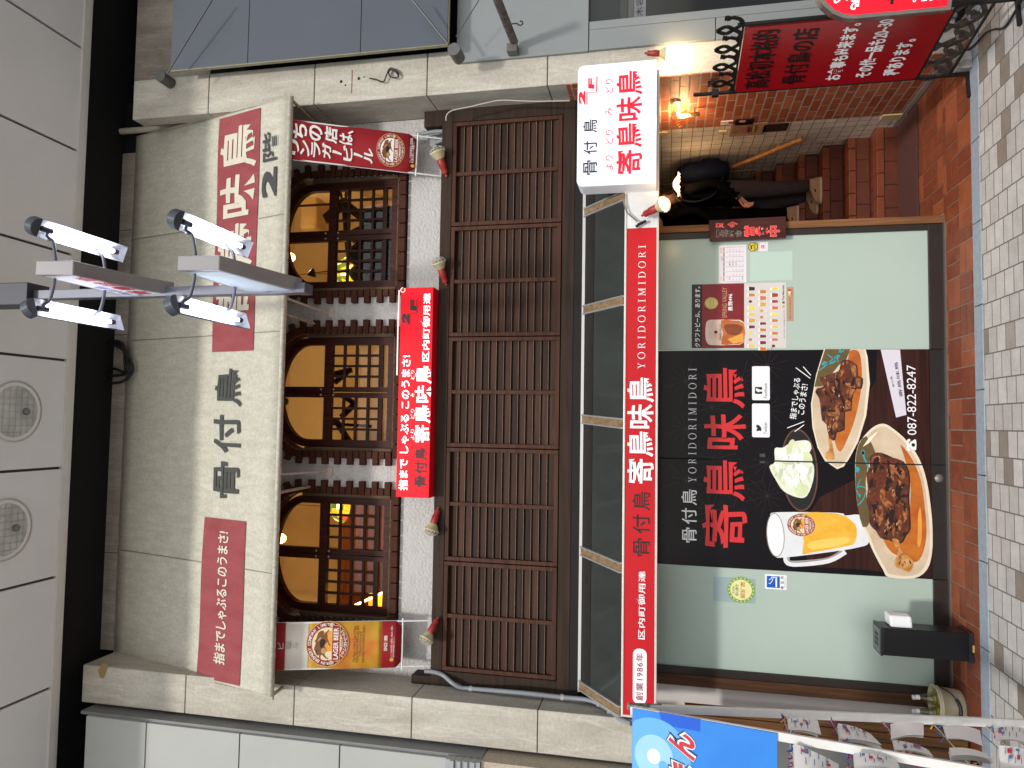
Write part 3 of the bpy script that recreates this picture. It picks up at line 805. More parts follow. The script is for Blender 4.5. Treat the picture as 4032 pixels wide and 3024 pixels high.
m.build('rafter', raf_w, can)
m = MB()
for a, b_ in RX2:
    for s in (-1, 1): m.pc += 1; m.bar((a + s * .034, -.016, 2.788), (b_ + s * .034, -.535, 2.424), .012, .03)
m.pc += 1; m.box(-2.2, 2.7, -.03, .06, 2.776, 2.8)
m.build('aluminium_bead', alu, can)
pale_in = M('pale_interior', (150, 150, 146), .6)
m = MB(); random.seed(14)
for k in range(9):
    a = -2.1 + k * .53; m.box(a, a + .47, .02, .05, 2.42, 2.70, k % 3)
m.box(-2.2, 2.7, -.03, .055, 2.40, 2.42, 0); m.box(-2.2, 2.7, -.01, .055, 2.70, 2.76, 1)
for k in range(9): m.box(-2.1 + k * .53, -1.63 + k * .53, .0, .019, 2.52 + .03 * (k % 2), 2.55 + .03 * (k % 2), 3)
m.build('inner_blind', [M('blind_grey', (70, 73, 72), .6, var=.2, scale=5), M('blind_dark', (46, 46, 45), .6, var=.3, scale=4), M('blind_mid', (84, 87, 85), .6, var=.2, scale=5), M('blind_pale', (118, 120, 117), .6)], can)
m = MB(); m.add([(-2.13, -.5, 2.42), (-2.13, -.03, 2.42), (-2.13, -.03, 2.74)], [(0, 1, 2)]); m.build('end_pane', pale_in, can)

# ------------------------------------------------------------------ long red sign board
red_p = M('sign_red_vinyl', (188, 26, 34), .45, var=.03, scale=2, spec=.2)
white_p = M('white_vinyl', (236, 236, 238), .4, var=.02); black_p = M('black_vinyl', (22, 20, 22), .4)
frame_al = M('worn_white_frame', (206, 202, 194), .4, .2, var=.1)
fx0, fx1, fz0, fz1, fy = -2.16, 2.74, 2.158, 2.416, -.55
fas = thing('sign_board', 'long red shop sign board with white and black lettering over the glass doors', 'sign', (.3, fy, fz0))
m = MB(); m.box(fx0, fx1, fy + .004, fy + .14, fz0 + .004, fz1 - .004); m.build('box', M('sign_box_side', (150, 148, 144), .5), fas)
m = MB(); t = .016
m.box(fx0, fx1, fy - .008, fy + .02, fz1 - t, fz1); m.box(fx0, fx1, fy - .008, fy + .02, fz0, fz0 + t); m.box(fx0, fx0 + t, fy - .007, fy + .02, fz0 + t, fz1 - t); m.box(fx1 - t, fx1, fy - .007, fy + .02, fz0 + t, fz1 - t)
m.build('frame', frame_al, fas, bevel=.003)
rx = PY((2520, 898), fy).x
FPl = FP(fy)
m = MB(); m.uvpoly(FPl, [(fx0 + t, fz0 + t), (rx, fz0 + t), (rx, fz1 - t), (fx0 + t, fz1 - t)], .001); m.build('red_face', red_p, fas)
m = MB(); m.uvpoly(FPl, [(rx, fz0 + t), (fx1 - t, fz0 + t), (fx1 - t, fz1 - t), (rx, fz1 - t)], .001); m.build('white_face', M('grubby_white', (214, 214, 212), .5, var=.12, scale=5), fas)
m = MB()
serif(m, FPl, 'YORIDORIMIDORI', (2540, 1452), (2514, 967), .45, .004, 0)
m.text(FPl, '寄鳥味鳥', (2573, 1905), (2471, 1487), .004, 0, .017, space=1.05, jit=.012)
m.text(FPl, '骨付鳥', C6(1266, 430), C6(1168, 50), .004, 1, .004, space=1.25, jit=.01)
m.text(FPl, '区内町御用達', C6(1240, 912), C6(1182, 512), .004, 0, .014, space=1.08, jit=.01)
u0, v0 = FPl.uv(C6(1248, 1290)); u1, v1 = FPl.uv(C6(1170, 962))
m.rrect(FPl, u0, v0, u1, v1, (v1 - v0) * .42, .003, 0)
m.text(FPl, '創業1986年', C6(1228, 1268), C6(1186, 990), .0055, 2, .002, space=1.12)
m.build('lettering', [white_p, black_p, M('maroon_vinyl', (158, 30, 44), .4)], fas)
m = MB(); m.tube([PY(p, fy - .03) for p in (C6a(1250, 765), C6a(1255, 830), C6a(1275, 890), C6a(1320, 930), C6a(1345, 950))], .006, 6, 0); m.tube([PY(p, fy - .03) for p in (C6a(1335, 985), C6a(1352, 968), C6a(1400, 945))], .011, 6, 1)
tag(m.build('lamp_cable', [M('grey_cable', (110, 106, 100), .6), black_p]), 'grey cable running over the white end of the sign board', 'cable')

# ------------------------------------------------------------------ white lit box sign
bx0, bx1, bz0, bz1, by = 1.786, 2.718, 2.178, 2.765, -.75
boxs = thing('light_box_sign', 'white lit box sign with red lettering on the red sign board', 'sign', ((bx0 + bx1) / 2, by, bz0))
m = MB(); pl = FP(by); r = .045
def rr(x0, z0, x1, z1, r, corners=(1, 1, 0, 0)):
    q = []
    for cx_, cz_, a0, on in ((x1, z1, 0, corners[0]), (x0, z1, 90, corners[1]), (x0, z0, 180, corners[2]), (x1, z0, 270, corners[3])):
        sx, sz = (1 if cx_ == x1 else -1), (1 if cz_ == z1 else -1)
        rr_ = r if on else .006
        for k in range(6): a = R(a0 + 15 * k * 1.2); q.append((cx_ - sx * rr_ + rr_ * math.cos(a), cz_ - sz * rr_ + rr_ * math.sin(a)))
    return q
q = rr(bx0, bz0, bx1, bz1, r)
m.prism([(x, by + .012, z) for x, z in q], (0, .19, 0)); m.build('body', M('white_plastic_body', (216, 218, 222), .4, var=.03, emit=.12), boxs, bevel=.006)
m = MB(); m.prism([(x, by, z) for x, z in q], (0, .012, 0)); m.build('face', M('lit_white_face', (230, 233, 240), .4, var=.01, emit=.28), boxs)
redv = M('lit_red_vinyl', (222, 16, 44), .4, var=.02, emit=.45)
m = MB()
m.text(pl, '寄鳥味鳥', C7(543, 1132), C7(378, 472), .003, 0, .016, space=1.02, jit=.012)
m.text(pl, '骨', C7(250, 1140), C7(160, 1050), .003, 1, .008); m.text(pl, '付', C7(250, 1005), C7(162, 925), .003, 1, .008); m.text(pl, '鳥', C7(250, 866), C7(160, 785), .003, 1, .008)
for s_, y0_, y1_ in (('より', 1110, 1017), ('どり', 940, 852), ('み', 752, 706), ('どり', 606, 520)): m.text(pl, s_, C7(353, y0_), C7(304, y1_), .003, 2)
m.text(pl, '2', C7(173, 686), C7(130, 600), .003, 0, .06, slant=.25); m.text(pl, 'F', C7(232, 582), C7(193, 518), .003, 0, .05, slant=.2)
m.stroke(pl, [C7(184, 684), C7(184, 604), C7(246, 604), C7(250, 500)], .008, .003, 0, 0)
m.build('lettering', [redv, M('lit_black_vinyl', (24, 26, 40), .4), M('lit_pink_vinyl', (214, 60, 84), .4, emit=.4)], boxs)

# ------------------------------------------------------------------ glass shop front
frost = M('frosted_green_film', (170, 186, 175), .25, var=.03, scale=1.2, spec=.35)
dkmetal = M('dark_bronze_metal', (46, 38, 34), .45, .2, var=.15, scale=8)
oldwood = M_wood('old_post_wood', (140, 98, 62), (96, 62, 40), 2, .7); brownwood = M_wood('brown_post_wood', (92, 62, 42), (62, 42, 30), 2, .6)
gx0, gx1, d0, d1 = -1.93, 1.545, -1.132, .619
zs, zh = .118, 2.62
fr = thing('glass_shop_front', 'frosted pale green glass shop front with a dark bronze frame', 'shop front', (-.2, 0, 0))
m = MB()
m.box(gx0 - .06, d0, -.02, .06, 0, zs); m.box(d1, gx1 + .05, -.02, .06, 0, zs); m.box(gx0 - .06, gx0, -.021, .06, zs, zh); m.box(gx1, gx1 + .05, -.021, .06, zs, zh); m.box(gx0, gx1, -.019, .06, zh, zh + .08)
m.build('frame', dkmetal, fr, bevel=.003)
m = MB(); m.box(-2.075, gx0 - .06, -.03, .08, 0, zh); m.build('door_post', brownwood, fr)
m = MB(); m.box(gx1 + .05, gx1 + .105, -.04, .09, 0, zh); m.build('door_post', oldwood, fr, label='worn orange-brown post at the stair side')
m = MB(); m.box(d1, gx1, .0, .008, zs, zh); m.build('pane', frost, fr)
m = MB(); m.box(gx0, d0, .0, .008, zs, zh); m.build('pane', frost, fr)
blackfilm = M('black_print_film', (17, 15, 19), .2, var=.1, scale=3, spec=.18)
m = MB(); dm = (d0 + d1) / 2 - .012
for a, b_ in ((d0 + .003, dm - .004), (dm + .004, d1 - .003)):
    m = MB(); m.box(a, b_, -.006, .05, .018, zs + .004, 1); m.box(a, b_, -.004, .03, zs, zh, 0)
    dr = m.build('door', [blackfilm, M('door_rail_black', (34, 31, 30), .4, var=.15)], fr)
    m = MB(); s = 1 if a > dm - .1 else -1
    c = PY(C10(750, 735 if s > 0 else 775), -.01)
    m.box(c.x - .016, c.x + .016, -.012, -.004, c.z - .024, c.z + .024, 0); m.box(c.x - .011, c.x + .011, -.0135, -.012, c.z - .018, c.z + .018, 1); m.build('pull_recess', [M('black_plastic', (20, 20, 22), .3), M('grey_plastic', (70, 70, 72), .3)], dr)
    if s < 0:
        c = PY(C10(1905, 885), -.01); m = MB(); m.lathe([(.032, 0), (.03, -.006), (0, -.007)], (c.x, -.006, c.z), (0, 1, 0), 14); m.build('lock', M('worn_lock', (130, 126, 118), .5, .5, var=.3, scale=40), dr)
m = MB(); m.box(-2.0, 1.6, -.05, .05, 0, .016); m.build('sill', M('sill_steel', (120, 112, 104), .4, .5), fr)
# ------------------------------------------------------------------ emblem used on the banners and the mug
E_MATS = None
def emblem(t, pl, c, rx, ry, d=.002, rot=0, full=True, inner=2):
    global E_MATS
    if E_MATS is None:
        E_MATS = [M('emblem_red', (150, 34, 42), .5, var=.03), M('emblem_gold', (206, 176, 112), .5, var=.03), M('emblem_cream', (232, 214, 176), .5, var=.04), M('emblem_white', (240, 236, 230), .5, var=.02),
                  M('emblem_brown', (126, 78, 46), .5, var=.15), M('emblem_dark', (44, 28, 24), .5, var=.1), M('emblem_tan', (186, 150, 96), .5, var=.1), M('emblem_orange', (232, 160, 62), .5, var=.15, scale=9)]
    m = MB()
    m.ell(pl, c, rx, ry, d, 1); m.ell(pl, c, rx * .97, ry * .97, d + .0004, 0); m.ell(pl, c, rx * .735, ry * .735, d + .0008, 1); m.ell(pl, c, rx * .71, ry * .71, d + .0012, inner)
    if full and inner == 2: m.ell(pl, (c[0] + rx * .12, c[1] - ry * .1), rx * .45, ry * .48, d + .0014, 7)
    # lower band of ribbed scrolls
    n = 17
    for i in range(n):
        a = R(-172 + 164 * (i + .5) / n)
        if 270 - 34 < (math.degrees(a) % 360) < 270 + 34: continue
        q = [(c[0] + rx * k * math.cos(a + e), c[1] + ry * k * math.sin(a + e)) for k, e in ((.76, -.045), (.94, -.04), (.94, .04), (.76, .045))]
        m.uvpoly(pl, q, d + .001, 5 if i % 2 else 1)
    body = [(190, 600), (215, 640), (190, 720), (180, 780), (230, 800), (215, 850), (250, 890), (290, 880), (280, 920), (300, 975), (330, 980), (310, 930), (320, 880), (350, 880), (380, 920), (420, 950), (460, 960), (470, 940), (430, 930), (400, 890), (390, 850), (440, 800), (430, 770), (380, 720), (400, 660), (440, 620), (460, 670), (490, 700), (505, 690), (470, 640), (460, 590), (440, 560), (440, 500), (430, 450), (470, 390), (455, 370), (420, 420), (390, 440), (360, 480), (370, 420), (350, 390), (300, 400), (260, 430), (235, 500), (220, 560)]
    def e_(x, y): return (c[0] - (y - 660) / 455 * rx, c[1] - (x - 440) / 415 * ry)
    m.uvpoly(pl, [e_(*p) for p in body], d + .0018, 4)
    m.uvpoly(pl, [e_(*p) for p in ((300, 600), (340, 560), (400, 590), (390, 660), (360, 720), (320, 740), (290, 680))], d + .0022, 5, 3)
    m.uvpoly(pl, [e_(*p) for p in ((330, 760), (380, 740), (430, 790), (400, 840), (350, 850), (320, 820))], d + .0022, 6, 3)
    m.uvpoly(pl, [e_(*p) for p in ((360, 690), (400, 720), (420, 780), (390, 740))], d + .0024, 0)
    m.uvpoly(pl, [e_(*p) for p in ((250, 620), (300, 570), (320, 540), (300, 520), (260, 570))], d + .0024, 6, 3)
    m.uvpoly(pl, [e_(*p) for p in ((205, 790), (235, 780), (250, 820), (225, 840))], d + .0024, 5, 3)
    # banner
    b0, b1, z0, z1 = c[0] - rx * .74, c[0] + rx * .78, c[1] - ry * .6, c[1] - ry * .2
    m.uvpoly(pl, [(b0, z0), (b1, z0), (b1 + rx * .06, z1), (b0 - rx * .06, z1)], d + .0026, 1)
    m.uvpoly(pl, [(b0 + rx * .02, z0 + ry * .03), (b1 - rx * .02, z0 + ry * .03), (b1 + rx * .03, z1 - ry * .03), (b0 - rx * .03, z1 - ry * .03)], d + .003, 0)
    m.text(pl, 'LAGER BEER', (c[0] - rx * .68, z0 + ry * .09), (c[0] + rx * .7, z1 - ry * .08), d + .0034, 3, .02, px=False)
    if full:
        m.ringtext(pl, 'KIRIN BREWERY COMPANY LIMITED', c, rx * .855, ry * .855, 200, -20, min(rx, ry) * .15, d + .0016, 3, off=.01)
        m.ringtext(pl, 'キリンラガービール', c, rx * .85, ry * .85, 270 - 33, 270 + 33, min(rx, ry) * .14, d + .0016, 3, flip=True, off=.01)
        for s in (-1, 1): m.uvpoly(pl, [(c[0] + s * rx * .72, c[1] - ry * .06), (c[0] + s * rx * .98, c[1] - ry * .06), (c[0] + s * rx * .98, c[1] + ry * .03), (c[0] + s * rx * .72, c[1] + ry * .03)], d + .0015, 5)
        m.text(pl, '登録商標', (c[0] - rx * .16, c[1] - ry * .7), (c[0] + rx * .2, c[1] - ry * .63), d + .0032, 5, px=False)
    return m.build('emblem', E_MATS, t)

# ------------------------------------------------------------------ printed food poster over the two glass doors
DP = FP(-.008)
pos = thing('door_poster', 'black printed poster with grilled chicken plates and a beer mug over both glass doors', 'poster', ((d0 + d1) / 2, -.008, zs))
m = MB(); q0, q1 = zs + .001, 2.3
for a, b_ in ((d0 + .008, dm - .006), (dm + .006, d1 - .006)): m.uvpoly(DP, [(a, q0), (b_, q0), (b_, q1), (a, q1)], .0)
m.build('background', blackfilm, pos)
wood_print = M_wood('printed_dark_table', (62, 34, 28), (38, 18, 18), 0, .3)
m = MB(); V = lambda x, y: DP.uv(C10(x, y))
tl = [(1040, 1460), (1040, 1150), (1120, 1010), (1380, 880), (1400, 400), (1490, 250), (1500, 44), (1835, 44), (1848, 780), (1858, 1538), (1400, 1480)]
m.uvpoly(DP, [V(*p) for p in tl], .0006); m.build('printed_table', wood_print, pos)
# faint star lattice
m = MB(); random.seed(5)
for cx_, cy_ in ((250, 250), (250, 560), (250, 900), (420, 420), (430, 760), (420, 1100), (610, 260), (600, 600), (600, 940), (780, 780), (780, 1000), (780, 430), (780, 150)):
    for k in range(12):
        a = R(30 * k + 15); L_ = 150 if k % 2 else 105
        m.stroke(DP, [C10(cx_, cy_), C10(cx_ + L_ * math.cos(a), cy_ + L_ * math.sin(a))], .0018, .0007, 0, 0)
m.build('star_lattice', M('faint_star_line', (52, 30, 34), .35, var=.3, scale=3), pos)
poster_red = M('poster_red', (206, 40, 44), .35, var=.04); poster_white = M('poster_white', (236, 236, 238), .35, var=.02)
m = MB()
serif(m, DP, 'YORIDORIMIDORI', C10(317, 912), C10(268, 166), .5, .002, 1)
m.text(DP, '骨付鳥', C10(320, 1306), C10(222, 955), .002, 1, .006, space=1.2, jit=.012)
for ch, a, b_ in (('寄', (648, 1345), (352, 1052)), ('鳥', (640, 1035), (362, 762)), ('味', (640, 700), (368, 462)), ('鳥', (640, 428), (362, 164))): m.text(DP, ch, C10(*a), C10(*b_), .002, 0, .015, jit=.014)
m.pc += 1; ph = lambda L_, d, mi, n=3: m.uvpoly(DP, [DP.uv(C10(*p)) for p in L_], d, mi, n)
ph([(1752, 700), (1752, 632), (1728, 640), (1712, 650), (1708, 668), (1712, 684), (1728, 694)], .006, 1, 2); ph([(1712, 706), (1698, 704), (1692, 690), (1690, 668), (1692, 645), (1698, 630), (1712, 628), (1714, 640), (1705, 648), (1704, 668), (1705, 688), (1714, 694)], .0062, 1, 2)
u, v = DP.uv(C10(1734, 667)); m.ell(DP, (u, v), .014, .013, .0066, 2, 20)
m.text(DP, '087-822-8247', C10(1755, 602), C10(1690, 145), .006, 1, .0)
m.build('lettering', [poster_red, poster_white, black_p], pos)
# slogan written on a slant, with speed strokes
def slanted(m, body, bl, br, h, d, mi, off=0.0):
    u0, v0 = DP.uv(bl); u1, v1 = DP.uv(br); t = Vector((u1 - u0, v1 - v0)); L_ = t.length; t.normalize()
    sp = Plane(DP.at(u0, v0), DP.U * t.x + DP.V * t.y, DP.V * t.x - DP.U * t.y)
    m.text(sp, body, (0, 0), (L_, h), d, mi, off, px=False)
m = MB(); slanted(m, '指までしゃぶる', C10(970, 500), C10(1000, 232), .052, .002, 0, .012); slanted(m, 'このうまさ!', C10(1022, 470), C10(1048, 272), .052, .002, 0, .012)
for a, b_ in (((912, 556), (1022, 514)), ((960, 580), (1022, 535)), ((968, 162), (1062, 232)), ((1016, 156), (1066, 212))): m.stroke(DP, [C10(*a), C10(*b_)], .006, .002, 0, 0)
m.build('slogan', poster_white, pos)
def flecks(m, outline, n, d, mats, smin, smax, seed, cc=C20):
    random.seed(seed); xs_, ys_ = [p[0] for p in outline], [p[1] for p in outline]; k = 0; tries = 0
    def inside(x, y):
        c = False; j = len(outline) - 1
        for i in range(len(outline)):
            (xi, yi), (xj, yj) = outline[i], outline[j]
            if (yi > y) != (yj > y) and x < (xj - xi) * (y - yi) / (yj - yi) + xi: c = not c
            j = i
        return c
    while k < n and tries < n * 20:
        tries += 1; x, y = random.uniform(min(xs_), max(xs_)), random.uniform(min(ys_), max(ys_)); s = random.uniform(smin, smax)
        if not all(inside(x + dx * s, y + dy * s) for dx, dy in ((1, 0), (-1, 0), (0, 1.6), (0, -1.6))): continue
        a0 = random.uniform(-.5, .5) + 1.57; q = []
        for i in range(9):
            a = 2 * math.pi * i / 9; r_ = s * random.uniform(.45, 1.15); ex, ey = r_ * 1.7 * math.cos(a), r_ * .6 * math.sin(a)
            q.append(DP.uv(cc(x + ex * math.cos(a0) - ey * math.sin(a0), y + ex * math.sin(a0) + ey * math.cos(a0))))
        m.uvpoly(DP, q, d + k * 4e-6, random.choice(mats), 2); k += 1
# two social cards (their square codes are left blank)
m = MB()
for y0_, y1_, nm, yt0, yt1 in ((375, 153, 'Facebook', 360, 262), (618, 396, 'Twitter', 597, 517)):
    u0, v0 = V(798, y0_); u1, v1 = V(682, y1_); m.rrect(DP, u0, v0, u1, v1, .012, .002, 0)
    m.text(DP, nm, C10(781, yt0), C10(758, yt1), .003, 1, .0)
u0, v0 = V(748, 334); u1, v1 = V(700, 288); m.rrect(DP, u0, v0, u1, v1, .008, .003, 1); m.text(DP, 'f', C10(748, 322), C10(706, 298), .0036, 0, .06)
bird = [(706, 536), (716, 545), (722, 558), (712, 575), (728, 572), (744, 566), (748, 552), (742, 540), (730, 534), (722, 530), (712, 532)]
bird = [(738, 578), (744, 566), (740, 552), (728, 538), (716, 534), (708, 540), (710, 552), (718, 556), (708, 572), (716, 572), (712, 578), (722, 577), (728, 572), (734, 576)]
m.uvpoly(DP, [V(x, y) for x, y in bird], .003, 1)
m.build('social_card', [poster_white, black_p], pos)
# plates, sauce, chicken, cabbage bowl, mug (all printed: one thin layer above another)
plate = M('printed_plate', (196, 172, 142), .3, var=.1, scale=4, rgb2=(214, 194, 168)); rim = M('printed_rim', (226, 212, 190), .3, var=.06)
olive = M('printed_olive', (98, 80, 46), .3, var=.2, scale=14); teal = M('printed_teal', (42, 158, 168), .3, var=.1)
sauce = M('printed_sauce', (196, 112, 34), .3, scale=7, rgb2=(168, 84, 28)); sauce_l = M('printed_sauce_light', (222, 150, 62), .3, var=.08)
chick = M('printed_chicken', (40, 18, 14), .2, scale=14, rgb2=(112, 56, 32), detail=8, spec=.5); chick_l = M('printed_chicken_light', (74, 36, 22), .3, scale=34, rgb2=(190, 118, 66), detail=10); chick_d = M('printed_chicken_dark', (34, 16, 14), .3, var=.3, scale=20)
glint = M('printed_glint', (196, 160, 130), .3, var=.15, scale=40); chick_m = M('printed_chicken_mid', (112, 50, 26), .3, scale=40, rgb2=(78, 34, 20), detail=8)
bone = M('printed_bone', (214, 158, 84), .3, scale=18, rgb2=(168, 108, 50)); shine = M('printed_shine', (240, 226, 200), .3, var=.05)
PM = [plate, rim, olive, teal, sauce, sauce_l, chick, chick_l, chick_d, bone, shine, glint, chick_m, M('printed_sauce_dark', (128, 62, 22), .3, var=.15, scale=9), M('printed_plate_shade', (160, 136, 108), .3, var=.1)]
W = lambda L_: [C20(*p) for p in L_]
m = MB(); X_ = .0012
m.poly(DP, W([(165, 42), (110, 220), (75, 420), (85, 580), (120, 720), (170, 810), (255, 868), (300, 850), (335, 800), (400, 680), (455, 500), (480, 280), (465, 100), (450, 42)]), X_, 1)
m.poly(DP, W([(172, 43), (120, 220), (84, 420), (94, 575), (128, 715), (176, 800), (252, 855), (290, 842), (325, 790), (385, 675), (438, 500), (460, 280), (450, 100), (440, 43)]), X_ + .0003, 0)
m.poly(DP, W([(172, 43), (125, 190), (98, 302), (150, 300), (190, 250), (270, 150), (320, 110), (346, 43)]), X_ + .0006, 2)
m.poly(DP, W([(345, 55), (405, 62), (425, 200), (415, 350), (378, 520), (330, 650), (280, 745), (245, 700), (230, 560), (300, 300), (330, 110)]), X_ + .0008, 4, 3)
for p, w_ in (([(275, 45), (262, 100), (215, 140), (160, 130)], .012), ([(190, 80), (215, 100), (265, 128)], .008), ([(130, 190), (165, 165), (205, 130), (300, 50)], .008)): m.stroke(DP, W(p), w_, X_ + .001, 3)
u, v = DP.uv(C20(160, 145)); m.ell(DP, (u, v), .012, .012, X_ + .001, 3, 16)
c1 = [(280, 130), (330, 115), (385, 150), (390, 220), (425, 240), (415, 310), (380, 310), (350, 380), (345, 460), (300, 470), (300, 590), (245, 610), (235, 660), (200, 655), (180, 560), (150, 530), (140, 440), (130, 380), (105, 340), (120, 310), (160, 300), (135, 240), (170, 230), (220, 210), (270, 190)]
m.poly(DP, W([(x + 8, y + 6) for x, y in c1]), X_ + .0011, 8, 2); m.poly(DP, W(c1), X_ + .0014, 6, 2)
for q in ([(300, 310), (380, 300), (350, 375), (310, 350)], [(240, 400), (340, 400), (345, 455), (260, 440)], [(350, 160), (385, 160), (385, 230), (360, 220)], [(190, 480), (270, 480), (260, 505), (200, 500)], [(270, 200), (300, 180), (310, 230), (280, 250)], [(385, 245), (415, 250), (410, 300), (390, 290)], [(150, 320), (230, 300), (240, 330), (170, 345)]): m.poly(DP, W(q), X_ + .0017, 7, 3)
for q in ([(230, 380), (345, 385), (345, 395), (230, 392)], [(190, 460), (300, 465), (300, 475), (190, 472)], [(280, 300), (380, 310), (378, 318), (280, 308)], [(240, 210), (255, 290), (262, 290), (250, 210)]): m.poly(DP, W(q), X_ + .0018, 8)
flecks(m, c1, 60, X_ + .0019, (8, 8, 12, 12, 12, 7), 12, 34, 3); flecks(m, c1, 40, X_ + .0026, (11, 7, 8), 2, 7, 4)
m.poly(DP, W([(190, 640), (212, 648), (232, 755), (238, 795), (210, 802), (176, 790), (180, 755), (200, 730)]), X_ + .0013, 9, 3)
Yp = X_ + .0032
m.poly(DP, W([(570, 555), (640, 590), (740, 680), (820, 800), (870, 950), (900, 1150), (910, 1300), (905, 1450), (870, 1560), (780, 1618), (610, 1610), (570, 1560), (500, 1430), (460, 1330), (430, 1260), (395, 1120), (380, 950), (380, 800), (400, 700), (440, 640), (500, 580)]), Yp, 1, 3)
m.poly(DP, W([(572, 575), (640, 612), (725, 690), (800, 805), (850, 950), (878, 1150), (890, 1300), (885, 1440), (850, 1545), (770, 1600), (620, 1590), (585, 1545), (515, 1420), (475, 1320), (440, 1250), (405, 1115), (392, 950), (392, 805), (412, 710), (450, 655), (505, 598)]), Yp + .0003, 0, 3)
m.poly(DP, W([(455, 640), (520, 760), (480, 800), (450, 950), (460, 1100), (480, 1230), (430, 1265), (395, 1120), (381, 950), (382, 800), (402, 700)]), Yp + .0006, 2, 2)
m.poly(DP, W([(690, 700), (770, 800), (830, 950), (858, 1150), (868, 1300), (848, 1430), (800, 1505), (720, 1480), (630, 1440), (580, 1370), (570, 1290), (720, 1290), (760, 1000), (720, 800)]), Yp + .0008, 4, 3)
m.poly(DP, W([(810, 1180), (825, 1130), (835, 1200), (835, 1330), (820, 1400), (805, 1380), (808, 1280)]), Yp + .001, 5, 3)
for p, w_ in (([(430, 745), (440, 790), (470, 860), (465, 915)], (.016, .006)), ([(385, 1010), (410, 985), (455, 1000)], .008), ([(395, 1115), (430, 1080), (458, 1010)], (.01, .004)), ([(415, 935), (390, 1000), (400, 1060)], .006)): m.stroke(DP, W(p), w_, Yp + .001, 3)
for (x, y, r_) in ((393, 870, .02), (405, 1050, .013), (432, 752, .016)): u, v = DP.uv(C20(x, y)); m.ell(DP, (u, v), r_ * 1.1, r_ * .8, Yp + .001, 3, 18)
c2 = [(500, 760), (560, 755), (640, 790), (700, 810), (740, 880), (745, 980), (740, 1050), (745, 1150), (750, 1270), (720, 1320), (690, 1370), (640, 1370), (600, 1350), (550, 1340), (520, 1290), (480, 1250), (470, 1150), (455, 1080), (465, 1000), (455, 900), (480, 850), (475, 800)]
m.poly(DP, W([(x + 10, y + 5) for x, y in c2]), Yp + .0011, 8, 2); m.poly(DP, W(c2), Yp + .0014, 6, 2)
for q in ([(560, 1070), (600, 1065), (650, 1080), (640, 1110), (590, 1130)], [(590, 840), (680, 850), (720, 900), (690, 960), (620, 930)], [(520, 1130), (560, 1120), (570, 1190), (530, 1240)], [(660, 1120), (720, 1110), (735, 1200), (690, 1240)], [(600, 1200), (650, 1230), (640, 1330), (600, 1300)], [(550, 1020), (600, 1000), (650, 1020), (600, 1040)], [(490, 790), (540, 775), (560, 810), (500, 830)]): m.poly(DP, W(q), Yp + .0017, 7, 3)
for q in ([(540, 1048), (745, 1040), (745, 1062), (560, 1066)], [(500, 900), (560, 1000), (552, 1005), (490, 910)], [(620, 1120), (670, 1270), (660, 1275), (610, 1130)], [(470, 860), (500, 870), (545, 940), (520, 940)]): m.poly(DP, W(q), Yp + .0018, 8)
flecks(m, c2, 70, Yp + .0019, (8, 8, 12, 12, 12, 7), 14, 42, 5); flecks(m, c2, 50, Yp + .0028, (11, 7, 8), 2, 8, 6)
m.poly(DP, W([(630, 1350), (675, 1355), (690, 1420), (750, 1470), (775, 1500), (770, 1545), (745, 1575), (700, 1555), (655, 1535), (650, 1490), (672, 1440)]), Yp + .0034, 9, 3)
m.poly(DP, W([(430, 715), (470, 655), (540, 600), (520, 630), (470, 690)]), Yp + .0019, 10)
flecks(m, [(655, 1370), (690, 1430), (745, 1475), (768, 1505), (762, 1545), (700, 1545), (660, 1530)], 26, Yp + .0036, (8, 7, 11), 4, 10, 9)
m.build('printed_plates', PM, pos)
m = MB(); u, v = V(990, 830)
m.ell(DP, (u, v), .325, .138, .0012, 1, rot=R(3)); m.ell(DP, (u, v), .312, .127, .0015, 0, rot=R(3))
m.uvpoly(DP, [V(*p) for p in ((830, 690), (880, 685), (930, 655), (980, 640), (1050, 640), (1070, 690), (1040, 750), (1085, 800), (1080, 900), (1040, 1000), (980, 1010), (890, 970), (840, 900), (795, 810), (830, 780))], .0018, 2, 3)
for kq, (q, mi) in enumerate((([(840, 700), (930, 690), (1030, 690), (1000, 760), (880, 770)], 3), ([(900, 800), (1000, 790), (1060, 850), (1000, 900), (880, 880)], 3), ([(930, 640), (960, 640), (940, 720), (900, 720)], 4), ([(1000, 720), (1060, 720), (1075, 780), (1020, 770)], 4), ([(960, 940), (1040, 930), (1040, 985), (980, 1005)], 4), ([(810, 810), (860, 830), (900, 930), (860, 900)], 4), ([(880, 770), (960, 775), (1000, 790), (900, 795)], 5))): m.uvpoly(DP, [V(*p) for p in q], .0022 + .0001 * kq, mi, 3)
flecks(m, [(830, 690), (930, 655), (1050, 640), (1070, 690), (1040, 750), (1085, 800), (1080, 900), (1040, 1000), (980, 1010), (890, 970), (840, 900), (795, 810), (830, 780)], 46, .0034, (3, 3, 3, 4, 5, 2), 6, 30, 12, C10)
m.build('printed_bowl', [M('bowl_black', (26, 24, 24), .3), M('bowl_rim', (98, 62, 50), .3), M('cabbage', (230, 232, 218), .4, scale=12, rgb2=(216, 222, 190)), M('cabbage_white', (236, 238, 232), .4, var=.04), M('cabbage_green', (208, 216, 168), .4, var=.12, scale=10), M('cabbage_shade', (192, 200, 172), .4, var=.1)], pos)
m = MB()
m.stroke(DP, [C10(905, 1392), C10(918, 1436), C10(1000, 1442), C10(1180, 1420), C10(1290, 1362)], .045, .0013, 0); m.stroke(DP, [C10(915, 1395), C10(928, 1426), C10(1000, 1430), C10(1170, 1408), C10(1270, 1360)], .012, .0015, 3)
